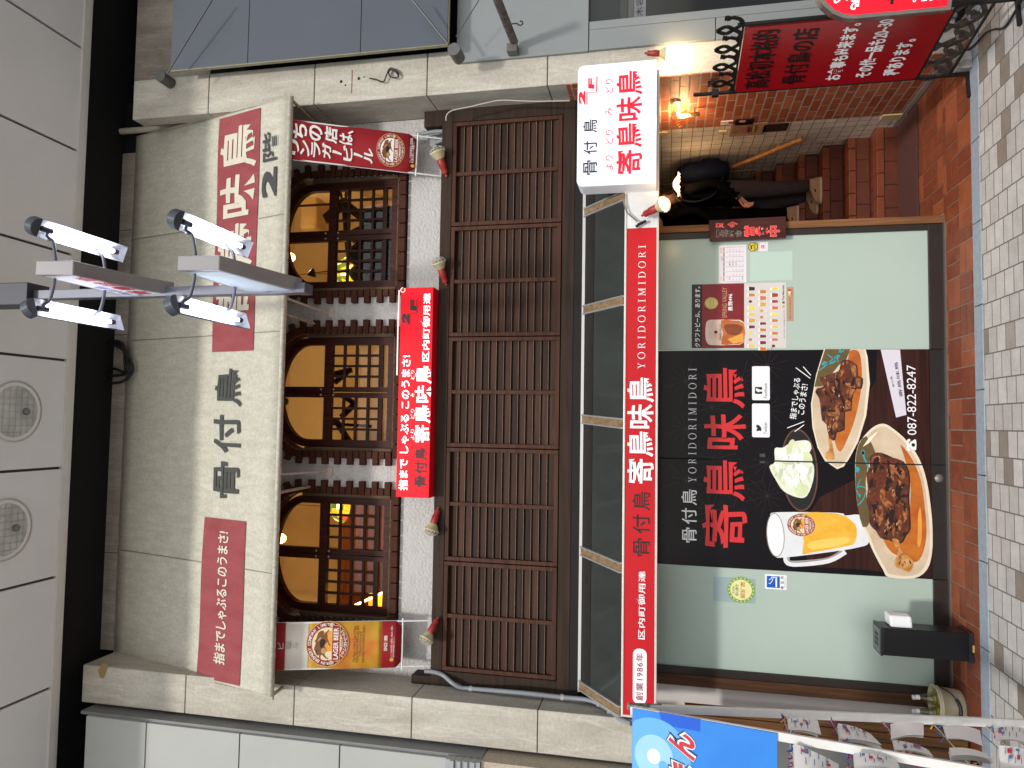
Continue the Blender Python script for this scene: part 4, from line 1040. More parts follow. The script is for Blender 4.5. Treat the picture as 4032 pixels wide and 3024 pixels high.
m.uvpoly(DP, [V(*p) for p in ((785, 1180), (800, 1130), (850, 1106), (1240, 1110), (1290, 1128), (1380, 1122), (1440, 1170), (1447, 1300), (1380, 1335), (1200, 1365), (890, 1402), (830, 1388), (780, 1290))], .0016, 0, 3)
m.uvpoly(DP, [V(*p) for p in ((985, 1112), (1235, 1114), (1330, 1160), (1366, 1210), (1356, 1300), (1300, 1328), (1060, 1372), (1010, 1378), (1020, 1300), (1000, 1200))], .0019, 1, 2)
m.uvpoly(DP, [V(*p) for p in ((1060, 1300), (1290, 1270), (1300, 1310), (1080, 1350))], .0021, 2, 3)
u, v = V(835, 1255); m.ell(DP, (u, v), .172, .068, .002, 3, rot=R(3)); m.ell(DP, (u, v), .164, .061, .0022, 4, rot=R(3))
m.build('printed_mug', [M('mug_frost', (220, 222, 224), .3, var=.06, scale=9), M('mug_beer', (226, 164, 36), .3, scale=7, rgb2=(236, 184, 70)), M('mug_beer_light', (240, 200, 96), .3, var=.06), M('mug_rim', (150, 138, 134), .3), M('mug_foam', (244, 244, 246), .4, var=.02)], pos)
u, v = V(1003, 1190); emblem(pos, Plane(DP.O + Vector((0, -.0025, 0)), DP.U, DP.V), (u, v), .088, .105, .0, full=True)
slip = [(1522, 44), (1648, 44), (1672, 300), (1690, 470), (1622, 488)]
m = MB(); m.uvpoly(DP, [V(*p) for p in slip], .004, 0)
slanted(m, '寄鳥味鳥', C10(1668, 352), C10(1632, 124), .026, .005, 1, .004); slanted(m, '骨付鳥', C10(1612, 288), C10(1596, 218), .014, .005, 1)
m.build('printed_paper_slip', [M('slip_lilac', (212, 206, 216), .4, var=.04), black_p], pos)
m = MB(); m.box(dm - .005, dm + .005, -.0145, -.0075, .02, zh); m.build('centre_gap', black_void, pos)

# ------------------------------------------------------------------ notices on the frosted panes
GP = FP(-.002)
def notice(name, label, cat, Cc, bl, tr, mat, Y=-.002, th=.003, r=.0):
    pl = FP(Y); u0, v0 = pl.uv(Cc(*bl)); u1, v1 = pl.uv(Cc(*tr)); m = MB()
    if r:
        tmp = MB(); tmp.rrect(pl, u0, v0, u1, v1, r, 0); m.prism(tmp.v, (0, th, 0))
    else: m.box(u0, u1, Y, Y + th, v0, v1)
    return tag(m.build(name, mat), label, cat), pl
o, pl = notice('beer_poster', 'large craft beer poster in red, black and grey on the frosted pane by the stairs', 'poster', C9, (1395, 1327), (443, 690), M('poster_paper', (206, 200, 196), .35, var=.03))
m = MB(); m.rect(pl, C9(548, 1328), C9(444, 690), .001, 0); m.rect(pl, C9(970, 1328), C9(548, 688), .001, 1)
m.build('printed_panel', [M('ad_black', (28, 20, 26), .35), M('ad_red', (134, 28, 34), .35, scale=2.5, rgb2=(112, 20, 30))], o)
m = MB(); m.text(pl, 'クラフトビール、あります。', C9(527, 1318), C9(474, 712), .002, 0, .012); m.text(pl, 'SPRING VALLEY', C9(797, 1024), C9(750, 720), .002, 1, .0); m.text(pl, '豊潤496', C9(853, 955), C9(808, 785), .002, 0, .012); m.text(pl, 'Tap Marché', C9(1378, 850), C9(1352, 700), .002, 2, .01)
m.text(pl, 'SPRING VALLEY', C9(742, 1252), C9(722, 1085), .004, 2)
m.text(pl, 'クラフト', C9(640, 918), C9(618, 836), .005, 2); m.text(pl, 'ビール', C9(668, 908), C9(648, 846), .005, 2); m.text(pl, 'いろいろなビールをお楽しみください', C9(1378, 1240), C9(1364, 940), .002, 2)
m.build('lettering', [poster_white, M('ad_gold_text', (186, 150, 108), .4), M('ad_ink', (52, 40, 40), .5)], o)
m = MB()
m.poly(pl, [C9(*p) for p in ((585, 1090), (600, 1056), (645, 1044), (860, 1044), (968, 1070), (968, 1270), (860, 1296), (660, 1300), (600, 1280), (580, 1200))], .002, 0, 2)
m.poly(pl, [C9(*p) for p in ((735, 1052), (860, 1052), (966, 1078), (966, 1262), (860, 1288), (740, 1292), (760, 1180))], .0025, 1, 2); m.poly(pl, [C9(*p) for p in ((770, 1100), (900, 1090), (960, 1130), (900, 1200), (800, 1180))], .003, 2, 3); m.poly(pl, [C9(*p) for p in ((800, 1240), (960, 1180), (966, 1262), (860, 1284))], .003, 3)
u, v = pl.uv(C9(685, 1168)); m.ell(pl, (u, v), .012, .014, .0035, 4, 20)
u, v = pl.uv(C9(640, 878)); m.ell(pl, (u, v), .048, .052, .003, 5); m.ell(pl, (u, v), .043, .047, .0035, 6); m.ell(pl, (u, v), .040, .044, .004, 5)
m.build('printed_glass', [M('ad_foam', (226, 214, 206), .4, scale=4, rgb2=(206, 170, 146)), M('ad_beer', (196, 116, 52), .35, scale=8, rgb2=(168, 84, 40)), M('ad_beer_dark', (130, 62, 34), .35, var=.3, scale=22), M('ad_beer_gold', (226, 160, 64), .35, var=.1), M('ad_crest', (60, 40, 30), .4), M('ad_badge', (206, 186, 110), .35, var=.1), M('ad_badge_line', (150, 120, 50), .4)], o)
m = MB(); cols = [(206, 160, 60), (120, 30, 44), (226, 210, 70), (196, 120, 40), (150, 60, 40), (40, 30, 32), (206, 110, 60), (226, 190, 90)]
gm = [M('mini_beer_%d' % 0 if False else 'mini_beer_' + 'abcdefgh'[i], c, .4, var=.06) for i, c in enumerate(cols)] + [M('mini_glass', (226, 224, 222), .4)]
random.seed(11)
for r_, (xa, xb) in enumerate(((1000, 1085), (1112, 1198), (1232, 1318))):
    for k in range(10):
        yc = 1308 - k * 64 + (30 if r_ == 1 else 0)
        if yc < 690: continue
        w_ = random.uniform(15, 24); mi = random.randint(0, 7); st = random.random()
        if st < .35:
            u, v = pl.uv(C9(xa + 32, yc)); m.ell(pl, (u, v), .011, .013, .002, mi, 16); m.poly(pl, [C9(xa + 60, yc + 2), C9(xb, yc + 3), C9(xb, yc - 3), C9(xa + 60, yc - 2)], .002, 8); m.poly(pl, [C9(xb - 5, yc + 13), C9(xb, yc + 13), C9(xb, yc - 13), C9(xb - 5, yc - 13)], .0021, 8)
        else:
            m.poly(pl, [C9(xa, yc + w_), C9(xb, yc + w_ * .8), C9(xb, yc - w_ * .8), C9(xa, yc - w_)], .0018, 8)
            m.poly(pl, [C9(xa + 18, yc + w_ * .9), C9(xb - 8, yc + w_ * .7), C9(xb - 8, yc - w_ * .7), C9(xa + 18, yc - w_ * .9)], .0023, mi)
for k, c in enumerate(((196, 170, 90), (236, 234, 230), (134, 30, 44))): pass
m.rect(pl, C9(1376, 920), C9(1354, 900), .002, 0); m.rect(pl, C9(1376, 880), C9(1354, 860), .002, 1)
m.build('printed_glass_rows', gm, o)
o, pl = notice('month_calendar', 'white month calendar sheet on the frosted pane by the stairs', 'calendar', C9, (993, 668), (716, 298), M('calendar_white', (226, 218, 224), .5, var=.02))
m = MB(); m.text(pl, '11月', C9(746, 655), C9(732, 618), .001, 0); m.text(pl, '2023', C9(750, 376), C9(732, 322), .001, 0, .01); m.text(pl, '営業日', C9(752, 450), C9(740, 410), .001, 1)
for k in range(7):
    y = 658 - k * 49.5; m.rect(pl, C9(774, y), C9(758, y - 44), .001, 0 if k in (0, 6) else 2)
for r_ in range(6): m.rect(pl, C9(801 + r_ * 32, 660), C9(799.6 + r_ * 32, 312), .0012, 3)
for k in range(8): y = 660 - k * 49.5; m.rect(pl, C9(965, y), C9(780, y - 1.4), .0013, 3)
dd = 1
for r_ in range(5):
    for k in range(7):
        if r_ == 0 and k < 3 or dd > 30: continue
        y = 650 - k * 49.5; m.text(pl, str(dd), C9(838 + r_ * 32 - 6, y), C9(822 + r_ * 32 - 2, y - 14), .0012, 2); dd += 1
for (x, y) in ((816, 492), (850, 492), (882, 492), (816, 644), (946, 636)): m.text(pl, '定休', C9(x + 12, y), C9(x, y - 28), .0014, 1)
m.build('print', [M('cal_orange', (216, 150, 110), .6), M('cal_ink', (60, 56, 60), .6), M('cal_grey', (150, 146, 150), .6), M('cal_line', (196, 190, 196), .6)], o)
# security camera sticker: yellow octagon
pl = FP(-.002); u, v = pl.uv(C9(1059, 311)); r_ = .0385
m = MB(); m.prism([pl.at(u + r_ * math.cos(R(22.5 + 45 * k)), v + r_ * 1.02 * math.sin(R(22.5 + 45 * k))) for k in range(8)], (0, .002, 0))
o = tag(m.build('camera_sticker', black_p), 'yellow octagonal security camera sticker beside the calendar', 'sticker')
m = MB(); r_ = .034; m.uvpoly(pl, [(u + r_ * math.cos(R(22.5 + 45 * k)), v + r_ * math.sin(R(22.5 + 45 * k))) for k in range(8)], .0006, 0)
m.uvpoly(pl, [(u - .02, v + .006), (u + .014, v + .012), (u + .016, v + .022), (u - .018, v + .018)], .0012, 1); m.uvpoly(pl, [(u + .004, v + .009), (u + .01, v + .009), (u + .016, v - .001), (u + .008, v - .001)], .0012, 1); m.uvpoly(pl, [(u - .028, v - .006), (u + .028, v - .006), (u + .028, v - .011), (u - .028, v - .011)], .0012, 1)
m.text(pl, '防犯カメラ', (u - .022, v - .024), (u + .022, v - .014), .0012, 1, px=False)
m.build('symbol', [M('sticker_yellow', (226, 200, 40), .4), black_p], o)
o, pl = notice('pay_sticker', 'small white and red payment sticker under the security camera sticker', 'sticker', C9, (1210, 354), (1114, 266), M('pay_white', (232, 226, 228), .45), r=.004)
m = MB(); m.rect(pl, C9(1168, 326), C9(1140, 296), .001, 0); m.text(pl, 'P', C9(1164, 318), C9(1146, 304), .0015, 1, .04); m.text(pl, 'PayPay', C9(1184, 328), C9(1172, 292), .001, 2); m.rect(pl, C9(1122, 350), C9(1119, 270), .001, 0); m.text(pl, 'A', C9(1200, 340), C9(1192, 330), .001, 3, .05)
m.build('print', [M('pay_red', (214, 40, 60), .4), poster_white, M('pay_ink', (70, 60, 66), .5), M('pay_blue', (50, 90, 190), .5)], o)
o, pl = notice('clear_sheet', 'empty clear plastic sheet on the frosted pane under the calendar', 'sheet', C9, (1458, 645), (1030, 366), M('clear_plastic', (182, 202, 190), .12, var=.02, spec=.6), th=.002)
o, pl = notice('cardboard_strip', 'brown card strip with handwriting under the craft beer poster', 'notice', C9, (1466, 1056), (1398, 716), M('strip_card', (180, 142, 112), .7, var=.06))
m = MB(); m.text(pl, '他のビールいろいろあります。', C9(1440, 1035), C9(1422, 816), .001, 0)
for k, mi in ((0, 1), (1, 2), (2, 3)): m.rect(pl, C9(1436, 800 - k * 22), C9(1412, 780 - k * 22), .001, mi)
m.text(pl, 'Tap Marché', C9(1456, 800), C9(1444, 736), .001, 0)
m.build('print', [M('strip_ink', (64, 44, 36), .7), MATS['patch_yellow'], MATS['patch_white'], MATS['patch_red']], o)
# badge on a grey backing, left pane
o, pl = notice('certificate_badge', 'round green and gold certificate badge on a grey backing sheet', 'sticker', C11, (778, 240), (555, 96), M('badge_backing', (150, 170, 172), .25, var=.04), th=.002)
u, v = pl.uv(C11(702, 166)); m = MB(); m.ell(pl, (u, v), .102, .105, .001, 0); m.ell(pl, (u, v), .08, .083, .0015, 1)
for k in range(20):
    a = R(18 * k); m.ell(pl, (u + .091 * math.cos(a), v + .094 * math.sin(a)), .006, .006, .0018, 1, 6)
m.text(pl, 'かがわ', C11(668, 186), C11(654, 146), .002, 2, .01); m.text(pl, '安心飲食', C11(688, 198), C11(671, 134), .002, 2, .01); m.text(pl, '認証店', C11(724, 212), C11(698, 122), .002, 3, .02)
m.build('badge', [M('badge_green', (122, 162, 62), .4), M('badge_pale', (226, 222, 160), .4), M('badge_ink', (60, 80, 50), .5), M('badge_gold', (196, 140, 50), .4)], o)
o, pl = notice('smoking_sign', 'blue and white smoking area sign on the frosted pane behind the ash bin', 'sign', C22, (810, 605), (105, 85), M('smoke_white', (238, 238, 240), .4), r=.008, th=.004)
m = MB(); m.rect(pl, C22(585, 545), C22(156, 140), .001, 0); m.rect(pl, C22(495, 515), C22(440, 235), .0016, 1); m.rect(pl, C22(495, 228), C22(440, 182), .0016, 1)
m.stroke(pl, [C22(x, y) for x, y in ((215, 390), (275, 390), (310, 340), (345, 290), (365, 210), (420, 200))], .0045, .0016, 1); m.stroke(pl, [C22(x, y) for x, y in ((250, 290), (250, 250), (305, 245), (310, 190), (345, 180), (410, 185))], .0045, .0017, 1)
m.text(pl, '喫', C22(712, 570), C22(615, 480), .0016, 2, .01); m.text(pl, '煙', C22(712, 405), C22(615, 315), .0016, 2, .01); m.text(pl, '所', C22(712, 245), C22(615, 152), .0016, 2, .01); m.text(pl, 'Smoking Area', C22(775, 545), C22(738, 190), .0016, 2)
m.build('print', [M('smoke_blue', (0, 84, 186), .4, var=.02), MATS['smoke_white'], black_p], o)

# wooden open sign on the stair-side post
WS = FP(-.07); qs = [(815, 968), (1648, 930), (1645, 695), (808, 740)]
m = MB(); m.prism([PY(C17(*p), -.075) for p in qs], (0, .022, 0))
o = tag(m.build('open_sign', M_wood('varnished_board', (74, 40, 36), (54, 28, 28), 2, .4), bevel=.003), 'dark varnished wooden board with red and black characters on the stair-side post', 'sign')
m = MB(); pl = FP(-.075)
for ch, x, y, mi in (('只', (884, 970), (820, 768), 0), ('今', (1010, 1118), (815, 752), 0)): m.text(pl, ch, C17(x[1], y[0]), C17(x[0], y[1]), .002, mi, .035); m.text(pl, ch, C17(x[1] + 3, y[0] + 3), C17(x[0] - 3, y[1] - 3), .001, 2, .06)
for ch, x0_, x1_ in (('一', 890, 915), ('生', 925, 990), ('懸', 995, 1075), ('命', 1085, 1165)): m.text(pl, ch, C17(x1_, 920), C17(x0_, 845), .002, 1, .01); m.text(pl, ch, C17(x1_ + 2, 922), C17(x0_ - 2, 843), .001, 3, .04)
for ch, x0_, x1_ in (('営', 1188, 1308), ('業', 1318, 1440), ('中', 1452, 1575)): m.text(pl, ch, C17(x1_, 912), C17(x0_, 805), .002, 0, .03); m.text(pl, ch, C17(x1_ + 4, 916), C17(x0_ - 4, 801), .001, 2, .055)
m.build('lettering', [M('board_red', (222, 52, 52), .5), black_p, M('board_pink', (232, 150, 140), .5), M('board_tan', (176, 156, 140), .5)], o)
# ------------------------------------------------------------------ awning
canvas = M_stone('dirty_canvas', (194, 190, 175), (174, 170, 155), .08, (4, 4, .3))
aw_red = M('faded_red_paint', (152, 82, 84), .8, spec=.06, scale=6, rgb2=(140, 70, 74), stretch=(1, 1, .3)); aw_beige = M('letter_beige', (204, 198, 180), .7, var=.06); aw_grey = M('letter_charcoal', (62, 64, 62), .7, var=.1)
AT, AB_ = (.1, 7.33), (-.5, 5.307)
ax0, ax1 = -2.33, 2.81
Vaw = Vector((0, AT[0] - AB_[0], AT[1] - AB_[1])); LA = Vaw.length
AP = Plane((0, AB_[0], AB_[1]), (1, 0, 0), Vaw)
aw = thing('awning', 'large weathered beige canvas awning with faded red panels over the upper windows', 'awning', (.24, -.2, 5.3))
m = MB(); NX, NZ = 60, 14; random.seed(2)
seams = [PY(p, -.2).x for p in (C3(550, 470), C2(1500, 1020), C1(1500, 1440))]
seams = [AP.uv(p)[0] for p in (C3(1430, 505), C2(1700, 1010), C1(1700, 1425))]
def sag(u, v):
    s = v / LA
    k = -.02 * math.sin(math.pi * s) + .006 * math.sin(u * 5 + v * 2) * math.sin(math.pi * s)
    e_ = min(abs(u - q) for q in seams); k += .003 * math.exp(-(e_ / .012) ** 2) * (1 if s > .02 else 0)
    return k
us = [-2.30 + 5.10 * i / 200 for i in range(201)]
for q in seams: us += [q - .02, q - .01, q, q + .01, q + .02]
us = sorted(us); vs2 = [LA * j / NZ for j in range(NZ + 1)]
edge = lambda u, v: u * (1 + (.022 if u < 0 else .008) * v / LA)
vv = [AP.at(edge(u, v), v, sag(u, v)) for v in vs2 for u in us]; n = len(us)
m.add(vv, [(j * n + i, j * n + i + 1, (j + 1) * n + i + 1, (j + 1) * n + i) for j in range(NZ) for i in range(n - 1)], 0, True)
m.tube([AP.at(-2.3, .0, -.008), AP.at(2.8, .0, -.008)], .018, 8)
for x in (ax0, ax1):
    x = -2.3 if x < 0 else 2.8; m.add([(x * (1.022 if x < 0 else 1.008), AT[0], AT[1]), (x, AB_[0], AB_[1]), (x, AB_[0] + .05, AB_[1] + .0), (x, AT[0], 6.9)], [(0, 1, 2, 3)])
m.build('canvas', canvas, aw, solid=.004)
for q in seams:
    m = MB(); vv = [AP.at(q + e_, LA * j / 20, sag(q + e_, LA * j / 20) + .0035) for j in range(21) for e_ in (-.005, .005)]
    m.add(vv, [(2 * j, 2 * j + 1, 2 * j + 3, 2 * j + 2) for j in range(20)]); m.build('seam', M('canvas_seam', (132, 128, 116), .8, var=.2), aw)
def sheet(m, q, d, mi):
    """a painted panel that follows the sag of the canvas; q = four (u, v) corners"""
    a, b_, c, e_ = [Vector(p) for p in q]; N1, N2 = 40, 8; vv = []
    for j in range(N2 + 1):
        for i in range(N1 + 1):
            p = a.lerp(b_, i / N1).lerp(e_.lerp(c, i / N1), j / N2); p.x = max(p.x, edge(-2.283, p.y)); vv.append(AP.at(p.x, p.y, sag(p.x, p.y) + d))
    m.add(vv, [(j * (N1 + 1) + i, j * (N1 + 1) + i + 1, (j + 1) * (N1 + 1) + i + 1, (j + 1) * (N1 + 1) + i) for j in range(N2) for i in range(N1)], mi)
m = MB()
sheet(m, [AP.uv(p) for p in (C2(1652, 1128), C1(1703, 703), C1(1428, 775), C2(1375, 1138))], .009, 0); m.pc += 1
sheet(m, [AP.uv(p) for p in (C3(1392, 1182), C3(1430, 227), C3(1182, 201), C3(1136, 1128))], .009, 0)
m.build('red_panel', aw_red, aw)
m = MB()
def awtext(body, bl, tr, mi, off=0.0, **k):
    i0 = len(m.v); m.text(AP, body, bl, tr, 0, mi, off, **k)
    for i in range(i0, len(m.v)):
        q = m.v[i] - AP.O; u, v = q.dot(AP.U), q.dot(AP.V); m.v[i] = m.v[i] + AP.N * (sag(u, v) + .014)
awtext('寄鳥味鳥', C2(1637, 900), C1(1448, 852), 0, .02, space=1.12, jit=.012)
awtext('骨付鳥', C3(1382, 98), C2(1408, 1250), 1, .014, space=1.25, jit=.014)
awtext('2', C1(1806, 1282), C1(1714, 1108), 1, .035); awtext('階', C1(1812, 1042), C1(1722, 872), 1, .01)
awtext('指までしゃぶるこのうまさ!', C3(1304, 1064), C3(1266, 280), 0, .022, space=.95, jit=.012)
m.build('lettering', [aw_beige, aw_grey], aw)
rust = M('rusty_tube', (150, 112, 84), .8, scale=26, rgb2=(196, 186, 168))
m = MB()
for x in (ax0 + .03, -.62, .9, ax1 - .03):
    m.pc += 1; m.tube([(x, AB_[0] + .03, AB_[1] - .005), (x, .13, AB_[1] + .02)], .014, 8)
    m.tube([(x, AB_[0] + .03, AB_[1] + .03), (x, .12, 6.6)], .012, 8)
m.tube([(ax0, AB_[0] + .02, AB_[1] - .012), (ax1, AB_[0] + .02, AB_[1] - .012)], .014, 8)
m.build('frame', rust, aw)
m = MB()
for p, q in ((C5a(195, 415), C5a(440, 505)), (C5a(140, 1462), C5a(430, 1442))):
    m.pc += 1; a = PY(p, -.42); b_ = PY(q, .12); m.tube([a, b_], .011, 6); m.box(b_.x - .035, b_.x + .035, .135, .151, b_.z - .05, b_.z + .03)
m.build('brace', M('white_brace', (196, 176, 170), .6, var=.15, scale=20), aw)

# ------------------------------------------------------------------ red lit box under the windows
rb = thing('red_light_box', 'long red lit box sign standing on the timber screen under the windows', 'sign', (.26, -.12, 4.085))
ra, rb1, rz0, rz1, ry = -.658, 1.174, 4.088, 4.392, -.12
m = MB(); m.box(ra, rb1, ry + .006, .06, rz0, rz1); m.build('body', M('red_body', (176, 14, 26), .35, var=.03, emit=.16), rb, bevel=.004)
m = MB(); m.box(ra + .004, rb1 - .004, ry, ry + .006, rz0 + .004, rz1 - .004); m.build('face', M('lit_red_face', (214, 6, 28), .4, var=.03, scale=1.3, emit=.42, spec=.2), rb)
pl = FP(ry); m = MB()
m.text(pl, '指まで しゃぶる このうまさ!', C5a(914, 1556), C5a(878, 754), .004, 0, .022, space=1.0, jit=.012)
m.text(pl, '骨付鳥', C5a(1024, 1536), C5a(956, 1302), .004, 1, .02, space=1.1)
m.text(pl, '寄鳥味鳥', C5a(1047, 1272), C5a(960, 816), .004, 0, .02, space=1.1, jit=.01)
m.text(pl, '区内町御用達', C5a(1042, 790), C5a(982, 385), .004, 0, .016, space=1.05)
for s_, a, b_ in (('より', 1256, 1192), ('どり', 1130, 1072), ('み', 1000, 978), ('どり', 896, 842)): m.text(pl, s_, C5a(953, a), C5a(932, b_), .004, 0, .0)
m.text(pl, '2', C5a(922, 568), C5a(880, 508), .004, 1, .07, slant=.25); m.text(pl, 'F', C5a(965, 490), C5a(930, 428), .004, 1, .06, slant=.2)
m.stroke(pl, [C5a(924, 572), C5a(926, 505), C5a(968, 502), C5a(970, 420)], .006, .004, 1, 0)
m.build('lettering', [M('lit_white_vinyl', (245, 240, 238), .4, var=.01, emit=.9), M('dark_lettering', (40, 10, 16), .4)], rb)
m = MB(); m.tube([(1.15, -.13, 4.40), (.9, -.135, 4.401), (.6, -.13, 4.402), (.4, -.132, 4.4)], .006, 6); m.tube([PY(C5a(885, 365), -.135) + Vector((.02 * math.cos(a), 0, .02 * math.sin(a))) for a in [i * .5 for i in range(12)]], .004, 5)
m.build('string_light', M('pale_string_light', (240, 236, 230), .5, emit=.5), rb)

# ------------------------------------------------------------------ banners leaning out between screen and awning
cloth_red = M('banner_red', (158, 30, 38), .65, var=.06, scale=3); pole_w = M('white_pole', (226, 224, 222), .4, var=.03)
ban_white = M('banner_white', (232, 228, 222), .65, var=.03); ban_beer = M('banner_beer', (200, 112, 40), .6, scale=2.6, rgb2=(212, 184, 56), detail=2); ban_foam = M('banner_foam', (214, 208, 196), .6, var=.08, scale=5)
def banner(name, label, x0, x1, zb, top, ybot, ytop, dx):
    lean = Vector((dx, ytop - ybot, top - zb)); pl = Plane(((x0 + x1) / 2, ybot, zb), (1, 0, -dx / (top - zb)), lean); H = lean.length; hw = (x1 - x0) / 2
    t = thing(name, label, 'banner', (pl.O.x, ybot, zb), 'beer banners beside the upper windows')
    def wave(v): return .005 * math.sin(v * 6)
    def strip(m, v0, v1, mi, ch=0.0):
        n = 16; q = []
        for i in range(n + 1):
            v = v0 + (v1 - v0) * i / n; h = hw - (max(0, ch - v) if ch else 0)
            q += [pl.at(-h, v, wave(v)), pl.at(h, v, wave(v))]
        m.add(q, [(2 * i, 2 * i + 1, 2 * i + 3, 2 * i + 2) for i in range(n)], mi, True)
    return t, pl, H, hw, wave, strip
bx = PY(C5(760, 798), -.05).x, PY(C5(760, 1068), -.05).x
zb = PY(C5(855, 930), -.04).z
tL, pL, HL, hL, wvL, stL = banner('beer_banner', 'gold and white beer banner with a round emblem beside the conduit', bx[1], bx[0], zb, zb + 1.0, -.04, -.385, 0)
lv = lambda x: pL.uv(C5(x, 930))[1]
m = MB(); stL(m, 0, lv(742), 0, .045); stL(m, lv(742), lv(320), 1); stL(m, lv(320), lv(182), 2); stL(m, lv(182), HL, 0); m.build('cloth', [cloth_red, ban_beer, ban_foam], tL, solid=.003)
u, v = pL.uv(C5(428, 935)); ry_ = (lv(305) - lv(552)) / 2; emblem(tL, pL, (u, v), hL * .97, ry_, .012)
m = MB()
for i, s_ in enumerate(('The Mature, Mellow Taste & Deep,', 'Frothy Head Make KIRIN Lager Beer', 'A Wonderful Harmony of', 'Refreshing Taste & Refined Quality.')):
    x = 592 + i * 17; h = (105, 108, 72, 108)[i]; m.text(pL, s_, C5(x, 935 + h), C5(x - 13, 935 - h), .012, 0)
m.text(pL, 'SINCE 1888', C5(775, 975), C5(757, 888), .012, 1, .02)
m.text(pL, 'ストップ!未成年者飲酒・飲酒運転。お酒は楽しく適量で。', C5(804, 1015), C5(797, 830), .012, 1); m.text(pL, '妊娠中や授乳期の飲酒はやめましょう。', C5(815, 1015), C5(808, 895), .012, 1)
u, v = pL.uv(C5(800, 1027)); m.ell(pL, (u, v), .016, .018, .012, 2, 16)
for i, ch in enumerate('ビール'): m.text(pL, ch, C5(172 + i * 42, 965), C5(140 + i * 42, 925), .012, 3 if i > 0 else 1, .0)
m.build('lettering', [M('banner_ink', (92, 58, 20), .6), ban_white, M('banner_gold', (206, 160, 60), .5), M('banner_grey', (170, 164, 156), .6)], tL)
bx = PY(C4(1040, 880), -.05).x, PY(C4(1010, 1132), -.05).x
zb = PY(C4(1056, 1000), -.04).z
tR, pR, HR, hR, wvR, stR = banner('beer_banner', 'red beer banner with white brush lettering', bx[1], bx[0], zb, zb + 1.02, -.04, -.48, .035)
m = MB(); stR(m, 0, HR, 0, .04); m.build('cloth', cloth_red, tR, solid=.003)
def fitR(m, chars, v_top, v_bot, uc, hw_, mi, off):
    h = (v_top - v_bot) / len(chars)
    for i, ch in enumerate(chars):
        vt = v_top - i * h
        if ch == '|':
            m.stroke(pR, [(uc + .008, vt - h * .06), (uc, vt - h * .5), (uc - .012, vt - h * .92)], (.026, .016), .012, mi, 4, px=False); continue
        m.text(pR, ch, (uc - hw_, vt - h * .92), (uc + hw_, vt - h * .04), .012, mi, off, px=False, jit=.02, slant=.12)
rv = lambda x, y=1000: pR.uv(C4(x, y))
m = MB(); u1 = pR.uv(C4(450, 865))[0]; u2 = pR.uv(C4(500, 1025))[0]
hC = abs(pR.uv(C4(450, 810))[0] - pR.uv(C4(450, 920))[0]) / 2
fitR(m, ['ち', 'の', '店', 'は、'], rv(243)[1], rv(650)[1], hR * .40, hC * .92, 0, .03)
fitR(m, ['リ', 'ン', 'ラ', 'ガ', '|', 'ビ', '|', 'ル'], rv(228)[1], rv(785)[1], -hR * .42, hC * .92, 0, .03)
m.text(pR, 'ストップ!未成年者飲酒・飲酒運転。', C4(1030, 1068), C4(1022, 900), .012, 0); m.text(pR, 'お酒は楽しく適量で。', C4(1042, 1068), C4(1034, 930), .012, 0)
u, v = pR.uv(C4(1035, 1087)); m.ell(pR, (u, v), .015, .017, .012, 1, 16)
m.build('lettering', [ban_white, MATS['banner_gold']], tR)
u, v = pR.uv(C4(893, 983)); emblem(tR, pR, (u, v), hR * .86, (rv(800)[1] - rv(986)[1]) / 2, .012, inner=3)
for t, pl, H, hw, zt in ((tL, pL, HL, hL, 0), (tR, pR, HR, hR, 0)):
    m = MB()
    for s in (-1, 1): m.pc += 1; m.tube([pl.at(s * (hw - .004), -.34, -.008), pl.at(s * (hw - .004), H, -.008)], .008, 6)
    m.pc += 1; m.tube([pl.at(-hw - .02, -.012, -.008), pl.at(hw + .02, -.012, -.008)], .008, 6)
    m.build('pole', pole_w, t)

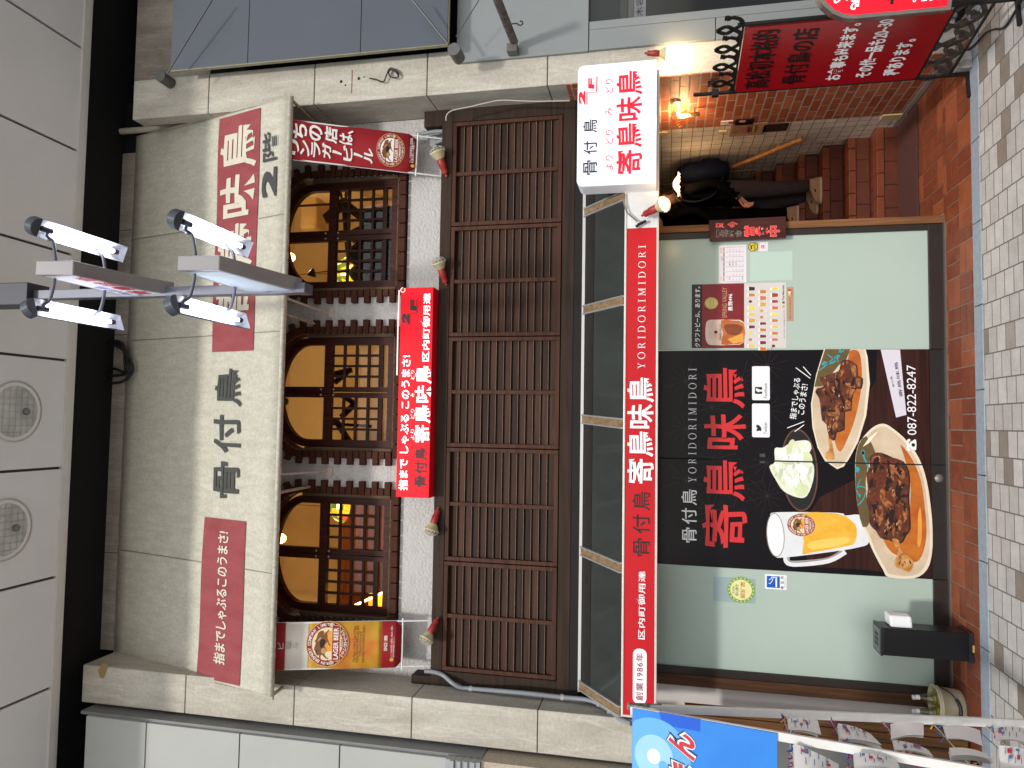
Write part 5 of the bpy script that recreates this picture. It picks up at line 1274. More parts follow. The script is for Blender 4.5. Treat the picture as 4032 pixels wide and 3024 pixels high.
# ------------------------------------------------------------------ red cylinder flood lamps
lamp_red = M('lamp_red', (150, 44, 40), .45, var=.15, scale=20); lamp_cream = M('aged_reflector', (196, 186, 144), .5, var=.2, scale=18); cage_m = M('cage_wire', (196, 190, 170), .4, .4)
lens_off = M('lens_off', (150, 146, 134), .2, var=.1); lens_on = M_emit('lens_on', (255, 232, 190), 8.0)
def flood(label, base, tip, lit=False, k=1.0, group='red cylinder flood lamps'):
    """lamp drawn along its own axis; base -> tip gives where it looks"""
    t = thing('flood_lamp', label, 'lamp', base, group); b_ = Vector(base); d = (Vector(tip) - b_).normalized()
    L_ = (Vector(tip) - b_).length; s = L_ / .27
    m = MB(); m.lathe([(.026 * s, 0), (.03 * s, .01 * s), (.03 * s, .055 * s), (.036 * s, .06 * s), (.036 * s, .13 * s), (.03 * s, .14 * s)], b_, d, 18); m.lathe([(.012 * s, -.03 * s), (.012 * s, 0)], b_, d, 8)
    m.build('housing', lamp_red, t)
    m = MB(); m.lathe([(.03 * s, .135 * s), (.045 * s, .15 * s), (.068 * s, .195 * s), (.076 * s, .2 * s), (.076 * s, .21 * s), (.066 * s, .205 * s)], b_, d, 22, capped=False); m.build('reflector', lamp_cream, t)
    m = MB(); m.lathe([(.066 * s, .2 * s), (.05 * s, .222 * s), (.025 * s, .234 * s), (0, .237 * s)], b_, d, 20, capped=False); m.build('lens', lens_on if lit else lens_off, t)
    m = MB(); ax = d.orthogonal().normalized(); bx_ = d.cross(ax)
    for i in range(6):
        a = math.pi * i / 6; e_ = ax * math.cos(a) + bx_ * math.sin(a)
        m.tube([b_ + e_ * (.074 * s * math.cos(q)) + d * (.205 * s + .055 * s * math.sin(q)) for q in [math.pi * j / 10 for j in range(11)]], .0022 * s, 5)
    for r_, h in ((.066, .232), (.04, .252)): m.tube([b_ + (ax * math.cos(2 * math.pi * j / 20) + bx_ * math.sin(2 * math.pi * j / 20)) * r_ * s + d * h * s for j in range(20)], .0022 * s, 5, closed=True)
    m.build('guard_cage', cage_m, t)
    return t
flood('red flood lamp on the screen beam beside the red banner', PY(C4(1252, 1135), -.02), PY(C4(1185, 950), -.08))
flood('red flood lamp on the screen beam beside the 2F end of the red box sign', PY(C5a(1138, 320), -.02), PY(C5a(1085, 165), -.1))
flood('red flood lamp on the screen beam at the plain end of the red box sign', PY(C5(1068, 160), -.02), PY(C5(1020, 315), -.08))
flood('red flood lamp on the screen beam in front of the beer banner', PY(C5(1062, 800), -.04), PY(C5(985, 945), -.14))
f = flood('lit red flood lamp on the white end of the sign board', PY(C7(560, 1400), -.62), PY(C7(722, 1315), -.74), True)
lamp('flood_light', PY(C7(745, 1300), -.78), 3.0, (255, 214, 160), .05, f)
f = flood('lit red flood lamp on the stone pillar by the grey cladding', PY(C7(578, 348), -.42), PY(C7(735, 350), -.4), True)
lamp('flood_light', PY(C7(752, 352), -.42), 9.0, (255, 216, 160), .04, f)

# ------------------------------------------------------------------ entrance lamps
bl_ = thing('bulb_lamp', 'large clear filament bulb on a bent iron arm over the stair entrance', 'lamp', PX(C18(370, 830), 2.80))
iron = M('black_iron', (34, 32, 32), .5, .4, var=.2, scale=20)
bc = PY(C18(400, 1060), .33); ends = PY(C18(640, 1010), .33)
wallp = PX(C18(375, 830), 2.81)
m = MB(); m.lathe([(.05, 0), (.045, -.02), (.02, -.026)], (2.81, wallp.y, wallp.z), (1, 0, 0), 18); m.build('wall_plate', M('aged_brass', (170, 140, 104), .4, .6, var=.2), bl_)
m = MB(); m.tube(spline([(wallp.x - .02, wallp.y, wallp.z), PY(C18(300, 880), .33), PY(C18(430, 858), .33), PY(C18(560, 848), .33), PY(C18(620, 890), .33), PY(C18(632, 960), .33), PY(C18(625, 1010), .33)], 5, False), .0055, 7)
m.build('arm', iron, bl_)
ad = (PY(C18(220, 1090), .33) - PY(C18(580, 1040), .33)).normalized(); b0 = PY(C18(700, 1012), .33)
m = MB(); m.lathe([(.018, 0), (.02, .015), (.02, .075), (.017, .085)], b0, ad, 14); m.build('socket', M('brass_socket', (150, 124, 90), .35, .7, var=.2), bl_)
m = MB(); m.lathe([(.017, .08), (.045, .1), (.088, .15), (.094, .18), (.08, .215), (.045, .235), (.018, .245), (0, .248)], b0, ad, 28, capped=False); m.build('glass_envelope', M_glass('bulb_glass', (250, 226, 192), 1.3, .03), bl_)
m = MB(); m.lathe([(.01, .085), (.016, .1), (.02, .14), (.016, .175), (.006, .185)], b0, ad, 12); m.build('filament', M_emit('filament', (255, 236, 206), 9.0), bl_)
lamp('bulb_light', b0 + ad * .15 + Vector((-.03, -.0, -.0)), 20.0, (255, 224, 186), .05, bl_)
fl = thing('flower_lamp', 'white flower-shaped glass lamp shade glowing over the stairs', 'lamp', PY(C7(770, 1205), 1.3))
c = PY(C7(745, 1205), 1.3); m = MB(); n = 48; prof = [(.02, 0), (.05, -.015), (.085, -.045), (.115, -.062)]; vs_ = []
for i, (r_, h) in enumerate(prof):
    for j in range(n):
        a = 2 * math.pi * j / n; wv = 1 + (.14 * math.cos(6 * a) if i == 3 else .05 * math.cos(6 * a) if i == 2 else 0); vs_.append(c + Vector((math.cos(a) * r_ * wv, math.sin(a) * r_ * wv, h + (.012 * math.cos(6 * a) if i == 3 else 0))))
m.add(vs_, [(i * n + j, i * n + (j + 1) % n, (i + 1) * n + (j + 1) % n, (i + 1) * n + j) for i in range(3) for j in range(n)], 0, True); m.build('shade', M('glowing_opal', (255, 236, 206), .4, var=.02, emit=1.5), fl)
m = MB(); m.tube([c, (c.x, c.y, 2.9)], .005, 6); m.lathe([(.02, 0), (.02, .03)], c, (0, 0, 1), 12); m.build('stem', iron, fl)
lamp('flower_light', c + Vector((0, 0, -.1)), 3.0, (255, 206, 150), .06, fl)

# ------------------------------------------------------------------ lamps and things inside the upper room
brass = M('brass', (176, 136, 70), .3, .8)
for p, lb, wt, Y in ((C2(1893, 520), 'glowing wall globe seen at the top of the arched window by the red banner', 22, 1.3), (C5(155, 325), 'glowing wall globe seen at the top of the arched window by the gold banner', 19, 1.3)):
    c = PY(p, Y); t = thing('wall_globe', lb, 'lamp', c, 'globe lamps in the upper room')
    m = MB(); m.lathe([(0, -.06), (.035, -.05), (.055, -.015), (.055, .015), (.035, .05), (0, .06)], c, n=18, capped=False); m.build('globe', M_emit('warm_globe', (255, 214, 140), 7.0) if 'warm_globe' not in MATS else MATS['warm_globe'], t)
    m = MB(); m.tube([c + Vector((0, 0, .055)), c + Vector((0, .0, .16)), c + Vector((0, .1, 1.2))], .008, 6); m.build('stem', brass, t)
    lamp('globe_light', c + Vector((0, -.12, -.02)), wt, (255, 220, 164), .06, t)
c = PY(C2(1850, 1460), 1.3); t = thing('wall_globe', 'unlit dark globe seen at the top of the middle arched window', 'lamp', c, 'globe lamps in the upper room')
m = MB(); m.lathe([(0, -.06), (.035, -.05), (.055, -.015), (.055, .015), (.035, .05), (0, .06)], c, n=18, capped=False); m.build('globe', M('dark_globe', (60, 66, 52), .3), t)
m = MB(); m.tube([c + Vector((0, 0, .05)), c + Vector((0, .1, 1.2))], .01, 6); m.build('stem', brass, t)
lamp('room_fill_light', c + Vector((0, .1, .35)), 3, (255, 214, 150), .1, t)  # added fill for the room; the dark globe itself is unlit
st_cols = [M('stained_' + n_, c_, .3, var=.2, scale=30, emit=e_) for n_, c_, e_ in (('amber', (240, 190, 50), 1.4), ('green', (120, 150, 60), .9), ('red', (210, 90, 50), .8), ('cream', (250, 230, 150), 1.6))]
for p, lb, Y in ((C5a(525, 265), 'stained glass lamp shade glowing in the arched window by the red banner', 1.0), (C5(490, 140), 'stained glass lamp shade glowing in the arched window by the gold banner', 1.0)):
    c = PY(p, Y); t = thing('stained_glass_lamp', lb, 'lamp', c, 'stained glass lamps in the upper room')
    m = MB(); n = 16; pr = [(.03, .08), (.09, .055), (.145, .005), (.17, -.06)]; random.seed(4)
    for i in range(3):
        for j in range(n):
            a0, a1 = 2 * math.pi * j / n, 2 * math.pi * (j + .94) / n; q = []
            for (r_, h), a in ((pr[i], a0), (pr[i], a1), (pr[i + 1], a1), (pr[i + 1], a0)): q.append(c + Vector((r_ * math.cos(a), r_ * math.sin(a), h)))
            m.add(q, [(0, 1, 2, 3)], random.choice((0, 0, 1, 2, 3)))
    m.build('shade', st_cols, t)
    m = MB(); m.tube([c + Vector((0, 0, .08)), c + Vector((0, 0, 1.1))], .006, 6); m.build('stem', brass, t)
    m = MB(); m.lathe([(0, -.05), (.025, -.03), (.025, .02), (0, .03)], c, n=12, capped=False); m.build('bulb', MATS.get('warm_globe') or lens_on, t)
# lantern fitting on a curved stem (right window)
c = PY(C5a(345, 265), .95); m = MB(); m.lathe([(.012, .05), (.03, .02), (.05, -.03), (.03, -.035)], c, (1, 0, -.2), 14); m.tube([c, c + Vector((.02, 0, -.22)), c + Vector((.05, .1, -.4))], .006, 6)
tag(m.build('iron_wall_light', iron), 'small dark iron wall light inside the arched window by the red banner', 'lamp')
# ceiling fan, air conditioner, red notice, coats
c = PY(C4(590, 1330), 1.7); t = thing('ceiling_fan', 'dark ceiling fan seen in the arched window by the red banner', 'fan', c)
m = MB(); m.lathe([(.05, -.06), (.07, 0), (.05, .06), (.015, .08), (.015, .9)], c, n=16); m.build('motor', dark_beam, t)
for k in range(5):
    a = R(72 * k + 20); d = Vector((math.cos(a), math.sin(a), 0)); m = MB(); m.obox(c + d * .33, (d, Vector((-d.y, d.x, .25)), d.cross(Vector((-d.y, d.x, .25)))), (.25, .055, .005)); m.build('blade', dark_beam, t)
c = PY(C4(410, 1310), 2.2); m = MB(); m.box(c.x - .42, c.x + .2, 2.0, 2.55, c.z - .1, c.z + .12)
tag(m.build('air_conditioner', M('ivory_ac', (206, 176, 130), .5), bevel=.04), 'ivory air conditioner on the back wall of the upper room', 'air conditioner')
c = PY(C4(850, 1255), 2.5); m = MB(); m.box(c.x - .14, c.x + .2, 2.56, 2.58, c.z - .1, c.z + .12)
tag(m.build('red_notice', M('notice_red', (170, 60, 40), .6, scale=30, rgb2=(196, 90, 66))), 'red notice on the wall behind the arched window by the red banner', 'notice')
m = MB(); c = PY(C5a(700, 200), .62); random.seed(9)
for x, w_, h in ((c.x - .1, .14, .3), (c.x + .09, .15, .34), (c.x + .28, .12, .3), (c.x + .46, .12, .22)):
    m.lathe([(.03, h), (.07, h - .03), (w_, h - .16), (w_ * 1.02, -.1), (w_ * 1.05, -.4)], (x, .66 + random.uniform(-.02, .04), c.z - .05), (0, 0, 1), 18)
tag(m.build('hanging_coats', M('navy_cloth', (30, 40, 62), .85, var=.4, scale=12, bump=.4)), 'dark navy coats hanging behind the lattice of the arched window by the red banner', 'coats')
a, b_ = PY(C5(585, 715), 1.1), PY(C5(750, 640), 1.1); m = MB(); m.tube([a, b_], .012, 8)
tag(m.build('tube_light', M_emit('warm_tube', (255, 220, 150), 8.0)), 'bright slanting light tube inside the arched window by the gold banner', 'lamp')
lamp('tube_glow', (a + b_) / 2 + Vector((0, .1, -.1)), 5, (255, 190, 90), .08)
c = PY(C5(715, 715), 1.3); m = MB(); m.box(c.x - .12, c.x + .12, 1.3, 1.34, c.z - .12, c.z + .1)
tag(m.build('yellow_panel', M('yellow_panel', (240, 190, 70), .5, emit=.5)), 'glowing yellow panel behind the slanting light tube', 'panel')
# ------------------------------------------------------------------ hanging arcade sign with two panels and four tube lamps
hs_grey = M('hanger_grey', (100, 103, 114), .35, .3, var=.08, scale=5); dk_box = M('dark_hanger_box', (50, 52, 60), .45, .2)
rim_m = M('sign_rim_grey', (146, 143, 144), .4, .1, var=.06, scale=4); trough_m = M('trough_grey', (96, 98, 102), .4, .3, var=.08); trough_in = M('trough_white', (232, 234, 240), .35, .1, var=.02)
cap_m = M('trough_cap', (66, 72, 80), .5, var=.12, scale=14); tube_on = M_emit('tube_on', (236, 240, 255), 18.0)
px_ = .911; pyv = -1.5
hg = thing('hanging_arcade_sign', 'hanging grey two-panel arcade sign lit by four fluorescent tubes', 'sign', (px_, pyv, 4.5))
m = MB(); m.box(px_ - .085, px_ + .085, pyv - .1, pyv + .1, 6.78, 7.4); m.build('hanger_box', dk_box, hg, bevel=.006)
m = MB(); m.box(px_ - .034, px_ + .034, pyv - .045, pyv + .045, 4.56, 6.79); m.box(px_ - .035, px_ + .035, pyv - .06, pyv + .06, 4.54, 4.62); m.build('post', hs_grey, hg, bevel=.004)
zt1 = PY(C2(830, 772), pyv).z; zb1 = PY(C2(1105, 762), pyv).z; zt2 = PY(C2(1690, 775), pyv).z; zb2 = PY(C2(1915, 770), pyv).z
sky_face = M('pale_blue_face', (192, 212, 224), .25, var=.06, scale=3); wht_face = M('panel_white', (238, 238, 242), .3, var=.03)
LN = .66
def panel(prof, blank):
    t_ = .0465; xc_ = px_ + .031; zt = prof[0][1]; yb = prof[-1][0]; zb = min(z for y, z in prof)
    m = MB(); P = [(xc_ - t_, y, z) for y, z in prof]; m.prism(P, (2 * t_, 0, 0)); o = m.build('sign_panel', rim_m, hg, bevel=.006)
    pl = Plane((xc_ - t_, yb, zt), (0, -1, 0), (0, 0, 1))
    cu = sum(yb - y for y, z in prof) / len(prof); cv = (zb - zt) / 2
    m = MB(); m.uvpoly(pl, [(cu + (yb - y - cu) * .93, cv + (z - zt - cv) * .84) for y, z in prof], .002, 0); m.build('face', sky_face if blank else wht_face, o)
    if not blank:
        m = MB(); h = zt - zb
        m.text(pl, '寄鳥味鳥', (.08, -h * .76), (.7, -h * .42), .004, 0, .012, px=False); m.text(pl, '骨付鳥', (.08, -h * .36), (.4, -h * .16), .004, 1, .004, px=False)
        m.build('lettering', [MATS['sign_red_vinyl'], M('panel_blue', (40, 60, 160), .5)], o)
    y0, LN = -1.55, .66
    for s, ang in ((1, 20), (-1, -20)):
        zl = zt - .02; xc = 1.2 if s > 0 else .69; y1, y2 = y0 - LN - .04, y0 + .05
        # an open trough with its mouth turned down and in
        nrm = Vector((-s * .35, -.05, -1)).normalized(); ax = Vector((0, 1, 0)); sd = ax.cross(nrm).normalized(); hw, dp = .062, .06
        m = MB(); c0, c1 = Vector((xc, y1, zl)), Vector((xc, y2, zl))
        A = [-sd * hw, -sd * hw * .55 - nrm * dp, sd * hw * .55 - nrm * dp, sd * hw]
        vv = [c0 + a for a in A] + [c1 + a for a in A]
        m.add(vv, [(0, 1, 5, 4), (1, 2, 6, 5), (2, 3, 7, 6), (4, 5, 6, 7)], 0)
        I = [a * .96 + nrm * .003 for a in A]; vv = [c0 + a for a in I] + [c1 + a - ax * .004 for a in I]
        m.add(vv, [(0, 4, 5, 1), (1, 5, 6, 2), (2, 6, 7, 3), (7, 6, 5, 4)], 1)
        fx = m.build('tube_lamp', [trough_m, trough_in], hg)
        m = MB(); q = [c0 + sd * hw * math.cos(a) - ax * .0 + Vector((0, -.07 * math.sin(a), 0)) for a in [math.pi * i / 12 for i in range(13)]]
        m.prism([p + nrm * .001 for p in q], -nrm * dp); m.build('end_cap', cap_m, fx, bevel=.004)
        m = MB(); m.tube([c0 + ax * .07 - nrm * .012, c1 - ax * .10 - nrm * .012], .014, 10); m.build('tube', tube_on, fx)
        m = MB(); m.lathe([(.018, -.03), (.018, .05)], c0 + ax * .05 - nrm * .012, ax, 10); m.pc += 1; m.lathe([(.018, -.02), (.018, .02)], c1 - ax * .09 - nrm * .012, ax, 10); m.build('tube_holder', cap_m, fx)
        m = MB()
        for yy in (y1 + .1, y2 - .22):
            m.pc += 1; m.tube(spline([(xc_ + s * t_, yy, zt - .05), (xc_ + s * .1, yy, zt - .045), (xc - s * .06, yy, zt - .02), (xc - s * .03, yy, zt + .02), (xc, yy, zl + .04)], 4, False), .011, 7)
        m.build('arm', hs_grey, fx)
panel([(-2.25, 6.05), (-2.225, 5.79), (-2.03, 5.765), (-1.84, 5.735), (-1.66, 5.69), (-1.55, 5.652), (-1.495, 5.628), (-1.47, 5.63), (-1.465, 5.66), (-1.465, 6.05)], False)
panel([(-2.25, 5.02), (-2.225, 4.75), (-2.05, 4.715), (-1.85, 4.68), (-1.66, 4.64), (-1.55, 4.612), (-1.495, 4.602), (-1.47, 4.608), (-1.465, 4.64), (-1.465, 5.02)], True)

# ------------------------------------------------------------------ neighbour on the left
lp = M('left_white_panel', (164, 165, 161), .45, var=.05, scale=2); lgrey = M('grey_channel', (142, 146, 152), .4, .4, var=.1); dkgap = M('dark_gap', (44, 46, 50), .7)
nb = thing('neighbour_front', 'white panelled shop front with grey metal trim next door', 'building', (-3.6, -.4, 0))
m = MB(); zz = [3.78] + sorted(PY((p, 2860), -.45).z for p in (576, 945, 1340)) + [7.12]
for a, b_ in zip(zz[:-1], zz[1:]):
    m.box(-2.655 - 1.2, -2.655, -.45, .3, a + .005, b_ - .005); m.box(-6.5, -2.655 - 1.21, -.45, .3, a + .005, b_ - .005)
m.build('wall_panel', lp, nb, bevel=.003)
m = MB(); m.box(-6.5, -2.662, -.44, .3, 0, 7.1); m.build('joint_backing', dkgap, nb)
m = MB(); m.box(-2.655, -2.63, -.42, .3, 3.5, 7.2); m.build('edge_strip', M('grey_edge', (120, 122, 122), .5, .2), nb)
m = MB(); m.box(-2.629, -2.607, -.25, .3, 0, 5.6); m.box(-2.629, -2.607, -.20, .3, 5.61, 7.25); m.build('metal_channel', lgrey, nb)
m = MB(); m.box(-6.5, -2.64, -.5, .3, 3.5, 3.778)
for k in range(4): m.box(-6.5, -2.638, -.515 - .004 * k, -.4, 3.54 + k * .055, 3.57 + k * .055)
m.build('sash', M('sash_aluminium', (150, 152, 154), .35, .6), nb)
m = MB(); m.box(-6.5, -2.64, -.47, .3, 0, 3.498); m.build('speckled_tile', M('speckled_beige', (150, 140, 126), .6, scale=90, rgb2=(186, 172, 152)), nb)

# ------------------------------------------------------------------ neighbour on the right
steel = M('grey_steel_panel', (132, 136, 136), .4, .25, var=.06, scale=2.5, stretch=(1, 1, .5)); slate = M('slate_panel', (82, 86, 94), .4, .3, var=.05, scale=2)
rn = thing('neighbour_front', 'grey steel clad shop front with a dark window next door', 'building', (4.5, 0, 0))
m = MB(); m.box(3.185, 7, .0, .3, 6.45, 7.3); m.box(3.185, 3.9, .1, .3, 4.1, 6.45); m.build('stone_wall', stone_soot, rn)
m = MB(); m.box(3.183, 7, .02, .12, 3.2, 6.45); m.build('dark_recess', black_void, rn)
m = MB(); m.box(3.052, 5.0, -.33, .3, 2.735, 3.86); m.box(5.005, 7, -.33, .3, 2.735, 3.86); m.box(3.056, 3.23, -.332, .3, 1.73, 2.728); m.box(3.056, 3.23, -.332, .3, 0, 1.724); m.box(3.232, 3.3, -.33, .3, 0, 2.728)
m.build('steel_cladding', steel, rn, bevel=.004)
win_d = M('dark_shop_glass', (20, 24, 26), .06, var=.1, spec=.5)
m = MB(); m.box(3.3, 7, -.26, -.24, .4, 2.73); m.build('shop_window', win_d, rn)
wp = FP(-.27); m = MB()
for (a, b_), c_ in (((640, 720), 0), ((725, 895), 1), ((525, 630), 2)):
    u0 = wp.uv(C23(a, 300)); u1 = wp.uv(C23(b_, 0)); m.uvpoly(wp, [(3.302, u0[1]), (5.4, u0[1]), (5.4, wp.uv(C23(b_, 300))[1]), (3.302, wp.uv(C23(b_, 300))[1])], .0, c_)
m.build('window_lettering_band', [M('band_grey', (82, 82, 80), .5), M('band_light', (112, 112, 116), .5), M('band_dark', (60, 62, 60), .5)], rn)
m = MB(); m.text(wp, '昇木容', C23(852, 375), C23(752, -40), .002, 0, .0); m.build('lettering', M('faded_letter', (40, 40, 44), .6), rn)
sg = thing('slate_sign_panel', 'large slate grey blank sign panel held by cylinder standoffs above the steel cladding', 'sign', (4.5, -.5, 3.9))
m = MB(); zj = PY((1420, 150), -.5).z; zjb = PY((978, 150), -.5).z
for a, b_ in zip([3.885, zj, zjb], [zj, zjb, 6.505]): m.box(3.135, 7.5, -.5, -.46, a + .002, b_ - .002)
m.build('panel', slate, sg, bevel=.003)
m = MB(); m.box(3.128, 7.5, -.497, -.465, 3.88, 3.8835); m.box(3.128, 3.1335, -.499, -.46, 3.885, 6.5); m.build('edge', M('dull_edge', (150, 146, 120), .4, .3), sg)
m = MB()
for k in range(4): m.box(3.3 + k * .9, 3.36 + k * .9, -.46, .05, 4.3, 4.36); m.box(3.3 + k * .9, 3.36 + k * .9, -.46, .05, 5.9, 5.96)
m.build('bracket', dkgap, sg)
stdm = M('standoff_steel', (98, 98, 94), .5, .4, var=.1, scale=30)
for p, Y in ((C1(1045, 495), -.45), (C4(1305, 320), -.64)):
    c = PY(p, Y); m = MB(); m.lathe([(.052, 0), (.052, .15)], c + Vector((0, -.0, 0)), (0, 1, 0), 24); m.build('standoff', stdm, sg, bevel=.004)
wirem = M('tension_wire', (92, 92, 92), .4, .6)
a = PY(C1(1090, 485), -.6); b_ = PY(C4(1270, 290), -.6)
m = MB(); m.tube([a, PY((835, 0), -.66)], .007, 6); m.pc += 1; m.tube([b_, PY(C4(1035, 0), -.66)], .009, 6); m.pc += 1; m.tube([PY(C4(1320, 240), -.55), PY(C4(1470, 0), -.6)], .004, 6)
m.build('wire', wirem, sg)
po = thing('rusty_pole', 'rust-mottled grey pole with a wire hook over the grey cladding', 'pole', PY(C4(1700, 300), -.4))
m = MB(); m.tube([PY(C4(1575, -40), -.95), PY(C4(1700, 275), -.4)], .034, 12); m.build('tube', M('mottled_pole', (112, 104, 98), .7, .2, scale=24, rgb2=(74, 66, 60)), po)
m = MB(); c = PY(C4(1690, 330), -.37); m.box(c.x - .03, c.x + .04, -.42, -.345, c.z - .045, c.z + .04); m.build('base_plate', stdm, po)
m = MB(); m.tube(spline([PY(C4(x, y), -.55) for x, y in ((1680, 155), (1715, 153), (1730, 163), (1750, 162), (1755, 145), (1745, 137), (1738, 142))], 4, False), .006, 6); m.build('hook', wirem, po)

# ------------------------------------------------------------------ pipes, conduits, cables
grey_pvc = M('grey_pvc', (132, 138, 144), .4, var=.05); white_pvc = M('old_white_pvc', (186, 182, 168), .5, var=.1)
cl = thing('grey_conduit', 'grey plastic conduit bending along the end of the timber screen by the gold banner', 'conduit', (-2.3, -.05, 2.9))
m = MB(); pts = [C6(-40, 1095), C6(20, 1102), C6(70, 1122), C6(120, 1165), C6(170, 1192), C6(225, 1198), C6(500, 1220), C6(760, 1248), C6(900, 1262), C6(970, 1285), C6(1050, 1335), C6(1090, 1370), C6(1160, 1400)]
ys = [-.02] * 3 + [-.06] * 3 + [-.1] * 2 + [-.13, -.16, -.25, -.32, -.4]
m.tube(spline([tuple(PY(p, y)) for p, y in zip(pts, ys)], 4, False), .019, 10); m.build('pipe', grey_pvc, cl)
m = MB()
for p, y in (((225, 1198), -.06), ((757, 1247), -.1), ((968, 1284), -.16), ((1030, 1325), -.23)):
    c = PY(C6(*p), y); m.lathe([(.024, -.012), (.024, .012)], c, (.15, -.2, 1), 12)
m.build('clip', M('pale_clip', (176, 180, 182), .4), cl)
m = MB(); m.tube([(2.868, .06, 6.22), (2.868, .06, 7.9)], .03, 12); tag(m.build('drain_pipe', white_pvc), 'old white drain pipe beside the end of the awning', 'pipe')
m = MB(); m.tube([PY(p, .05) for p in (C4(1060, 880), C4(1190, 858), C4(1260, 858))], .018, 10); m.lathe([(.05, 0), (.05, .04)], PY(C4(1175, 925), .06), (0, 1, 0), 18); m.tube([PY(p, .04) for p in (C4(1180, 935), C4(1250, 915))], .016, 8)
tag(m.build('grey_conduit', grey_pvc), 'short grey conduit with a round junction box on the white wall by the red banner', 'conduit')
m = MB(); m.tube(spline([tuple(PY(p, -.2)) for p in (C4(1255, 790), C4(1260, 750), C4(1300, 720), C4(1400, 700), C4(1520, 672), C4(1620, 655), C4(1825, 662), C6a(900, 160))], 4, False), .006, 6)
tag(m.build('thin_cable', M('cream_cable', (176, 172, 156), .5)), 'thin pale cable along the end of the timber screen by the red banner', 'cable')
blk = M('black_rubber', (24, 24, 28), .5, var=.2)
cb = MB(); random.seed(8)
for k in range(3):
    cpt = [C2(600 + 5 * k, 1110 - 12 * k), C2(700, 1085 - 10 * k), C2(800, 1120 - 18 * k), C2(855 - 20 * k, 1200), C2(865 - 25 * k, 1270), C2(800 - 20 * k, 1330 - 40 * k), C2(720 - 10 * k, 1340 - 50 * k), C2(660, 1300 - 40 * k), C2(600, 1200 - 20 * k)]
    cb.tube(spline([tuple(PY(p, .0 + .02 * k)) for p in cpt], 5, False), .014, 7)
tag(cb.build('coiled_cable', blk), 'coil of thick black cable hanging from the dark gap above the awning', 'cable')
m = MB(); m.tube(spline([tuple(PY(p, -.33)) for p in (C4(755, 512), C4(800, 520), C4(845, 535), C4(870, 480), C4(890, 445), C4(930, 460), C4(945, 490), C4(930, 508), C4(890, 500), C4(880, 470), C4(900, 455), C4(935, 480), C4(945, 505))], 4, False), .006, 6)
tag(m.build('loose_wire', blk), 'loose black wire curling out of the stone pillar by the grey cladding', 'wire')
m = MB()
for p, r_ in (((570, 533), .014), ((598, 557), .008), ((685, 513), .014), ((720, 504), .007)): m.lathe([(r_, -.001), (r_ * .6, -.003), (0, -.003)], PY(C4(*p), -.3), (0, 1, 0), 10)
tag(m.build('anchor_hole', M('anchor_dark', (40, 36, 32), .9)), 'old anchor holes in the stone pillar by the grey cladding beside the loose wire', 'hole')
m = MB(); c0, c1 = PY(C4(642, 458), -.3), PY(C4(638, 610), -.3); m.box(c1.x, c0.x, -.3025, -.299, c0.z - .004, c0.z + .004)
tag(m.build('rust_mark', M('rust_stain', (150, 92, 56), .9, var=.3, scale=60)), 'thin rusty strip across the stone pillar by the grey cladding', 'strip')
m = MB(); q = [C3(600, 1048), C3(630, 1058), C3(612, 1120), C3(600, 1140), C3(580, 1132), C3(568, 1090)]; m.add([PY(p, -.303) for p in q], [tuple(range(6))])
tag(m.build('tape_scrap', M('brown_tape', (150, 124, 82), .6)), 'scrap of brown tape at the top of the stone pillar by the white panels', 'tape')

# ------------------------------------------------------------------ ash bin, tissue box, bucket with bottles
ab = thing('ash_bin', 'tall black ash bin standing against the frosted pane by the bucket', 'bin', (-1.5, -.27, 0))
bk = M('black_bin_metal', (17, 18, 22), .35, .2, var=.1)
c1, c2 = PZ(C15(1640, 300), .03), PZ(C15(1650, 655), .03)
yf = (c1.y + c2.y) / 2; xl, xr = c2.x, c1.x; zt = PY(C15(555, 400), yf).z; dep = .19
m = MB(); m.box(xl, xr, yf, yf + dep, .035, zt); m.build('body', bk, ab, bevel=.006)
m = MB(); m.box(xl - .006, xr + .006, yf - .006, yf + dep + .006, 0.008, .04); m.pc += 1; m.box(xl - .004, xr + .004, yf - .004, yf + dep + .004, zt, zt + .012); m.build('trim', M('bin_trim', (30, 32, 38), .4), ab, bevel=.004)
m = MB(); m.box(xl + .012, xr - .012, yf + .01, yf + dep - .012, zt + .012, zt + .018); m.build('top_plate', M('brushed_top', (112, 114, 116), .35, .6, var=.1), ab)
tp = Plane((0, 0, zt + .019), (1, 0, 0), (0, 1, 0)); m = MB(); xm, ym = (xl + xr) / 2, yf + dep * .42
for j in range(3):
    for i in range(3): m.box(xm - .045 + .034 * i, xm - .022 + .034 * i, ym - .035 + .032 * j, ym - .022 + .032 * j, zt + .0181, zt + .0192)
m.build('ash_slot', black_void, ab)
tb = thing('tissue_box', 'white ribbed paper holder fixed to the side of the black ash bin', 'box', (xr + .04, yf + .1, .36))
za, zbx = PY(C15(915, 150), yf + .05).z, PY(C15(640, 130), yf + .05).z
m = MB(); m.prism([(xr + .002, yf + .02, za), (xr + .085, yf + .02, za + .008), (xr + .09, yf + .06, za + .01), (xr + .09, yf + .15, za + .01), (xr + .002, yf + .17, za)], (0, 0, zbx - za))
m.build('shell', M('white_plastic', (226, 226, 228), .35, var=.02), tb, bevel=.012)
m = MB()
for k in range(6): m.box(xr + .088, xr + .0925, yf + .06 + .014 * k, yf + .064 + .014 * k, za + .02, zbx - .02)
m.build('ribs', M('rib_grey', (206, 206, 208), .4), tb)
m = MB(); c = PZ(C15(1690, 490), .008); m.box(c.x - .025, c.x + .025, c.y - .012, c.y + .03, .006, .018)
tag(m.build('wood_chip', M('pale_wood_chip', (206, 166, 104), .7, var=.1), bevel=.003), 'small pale wooden wedge under the ash bin', 'wedge')
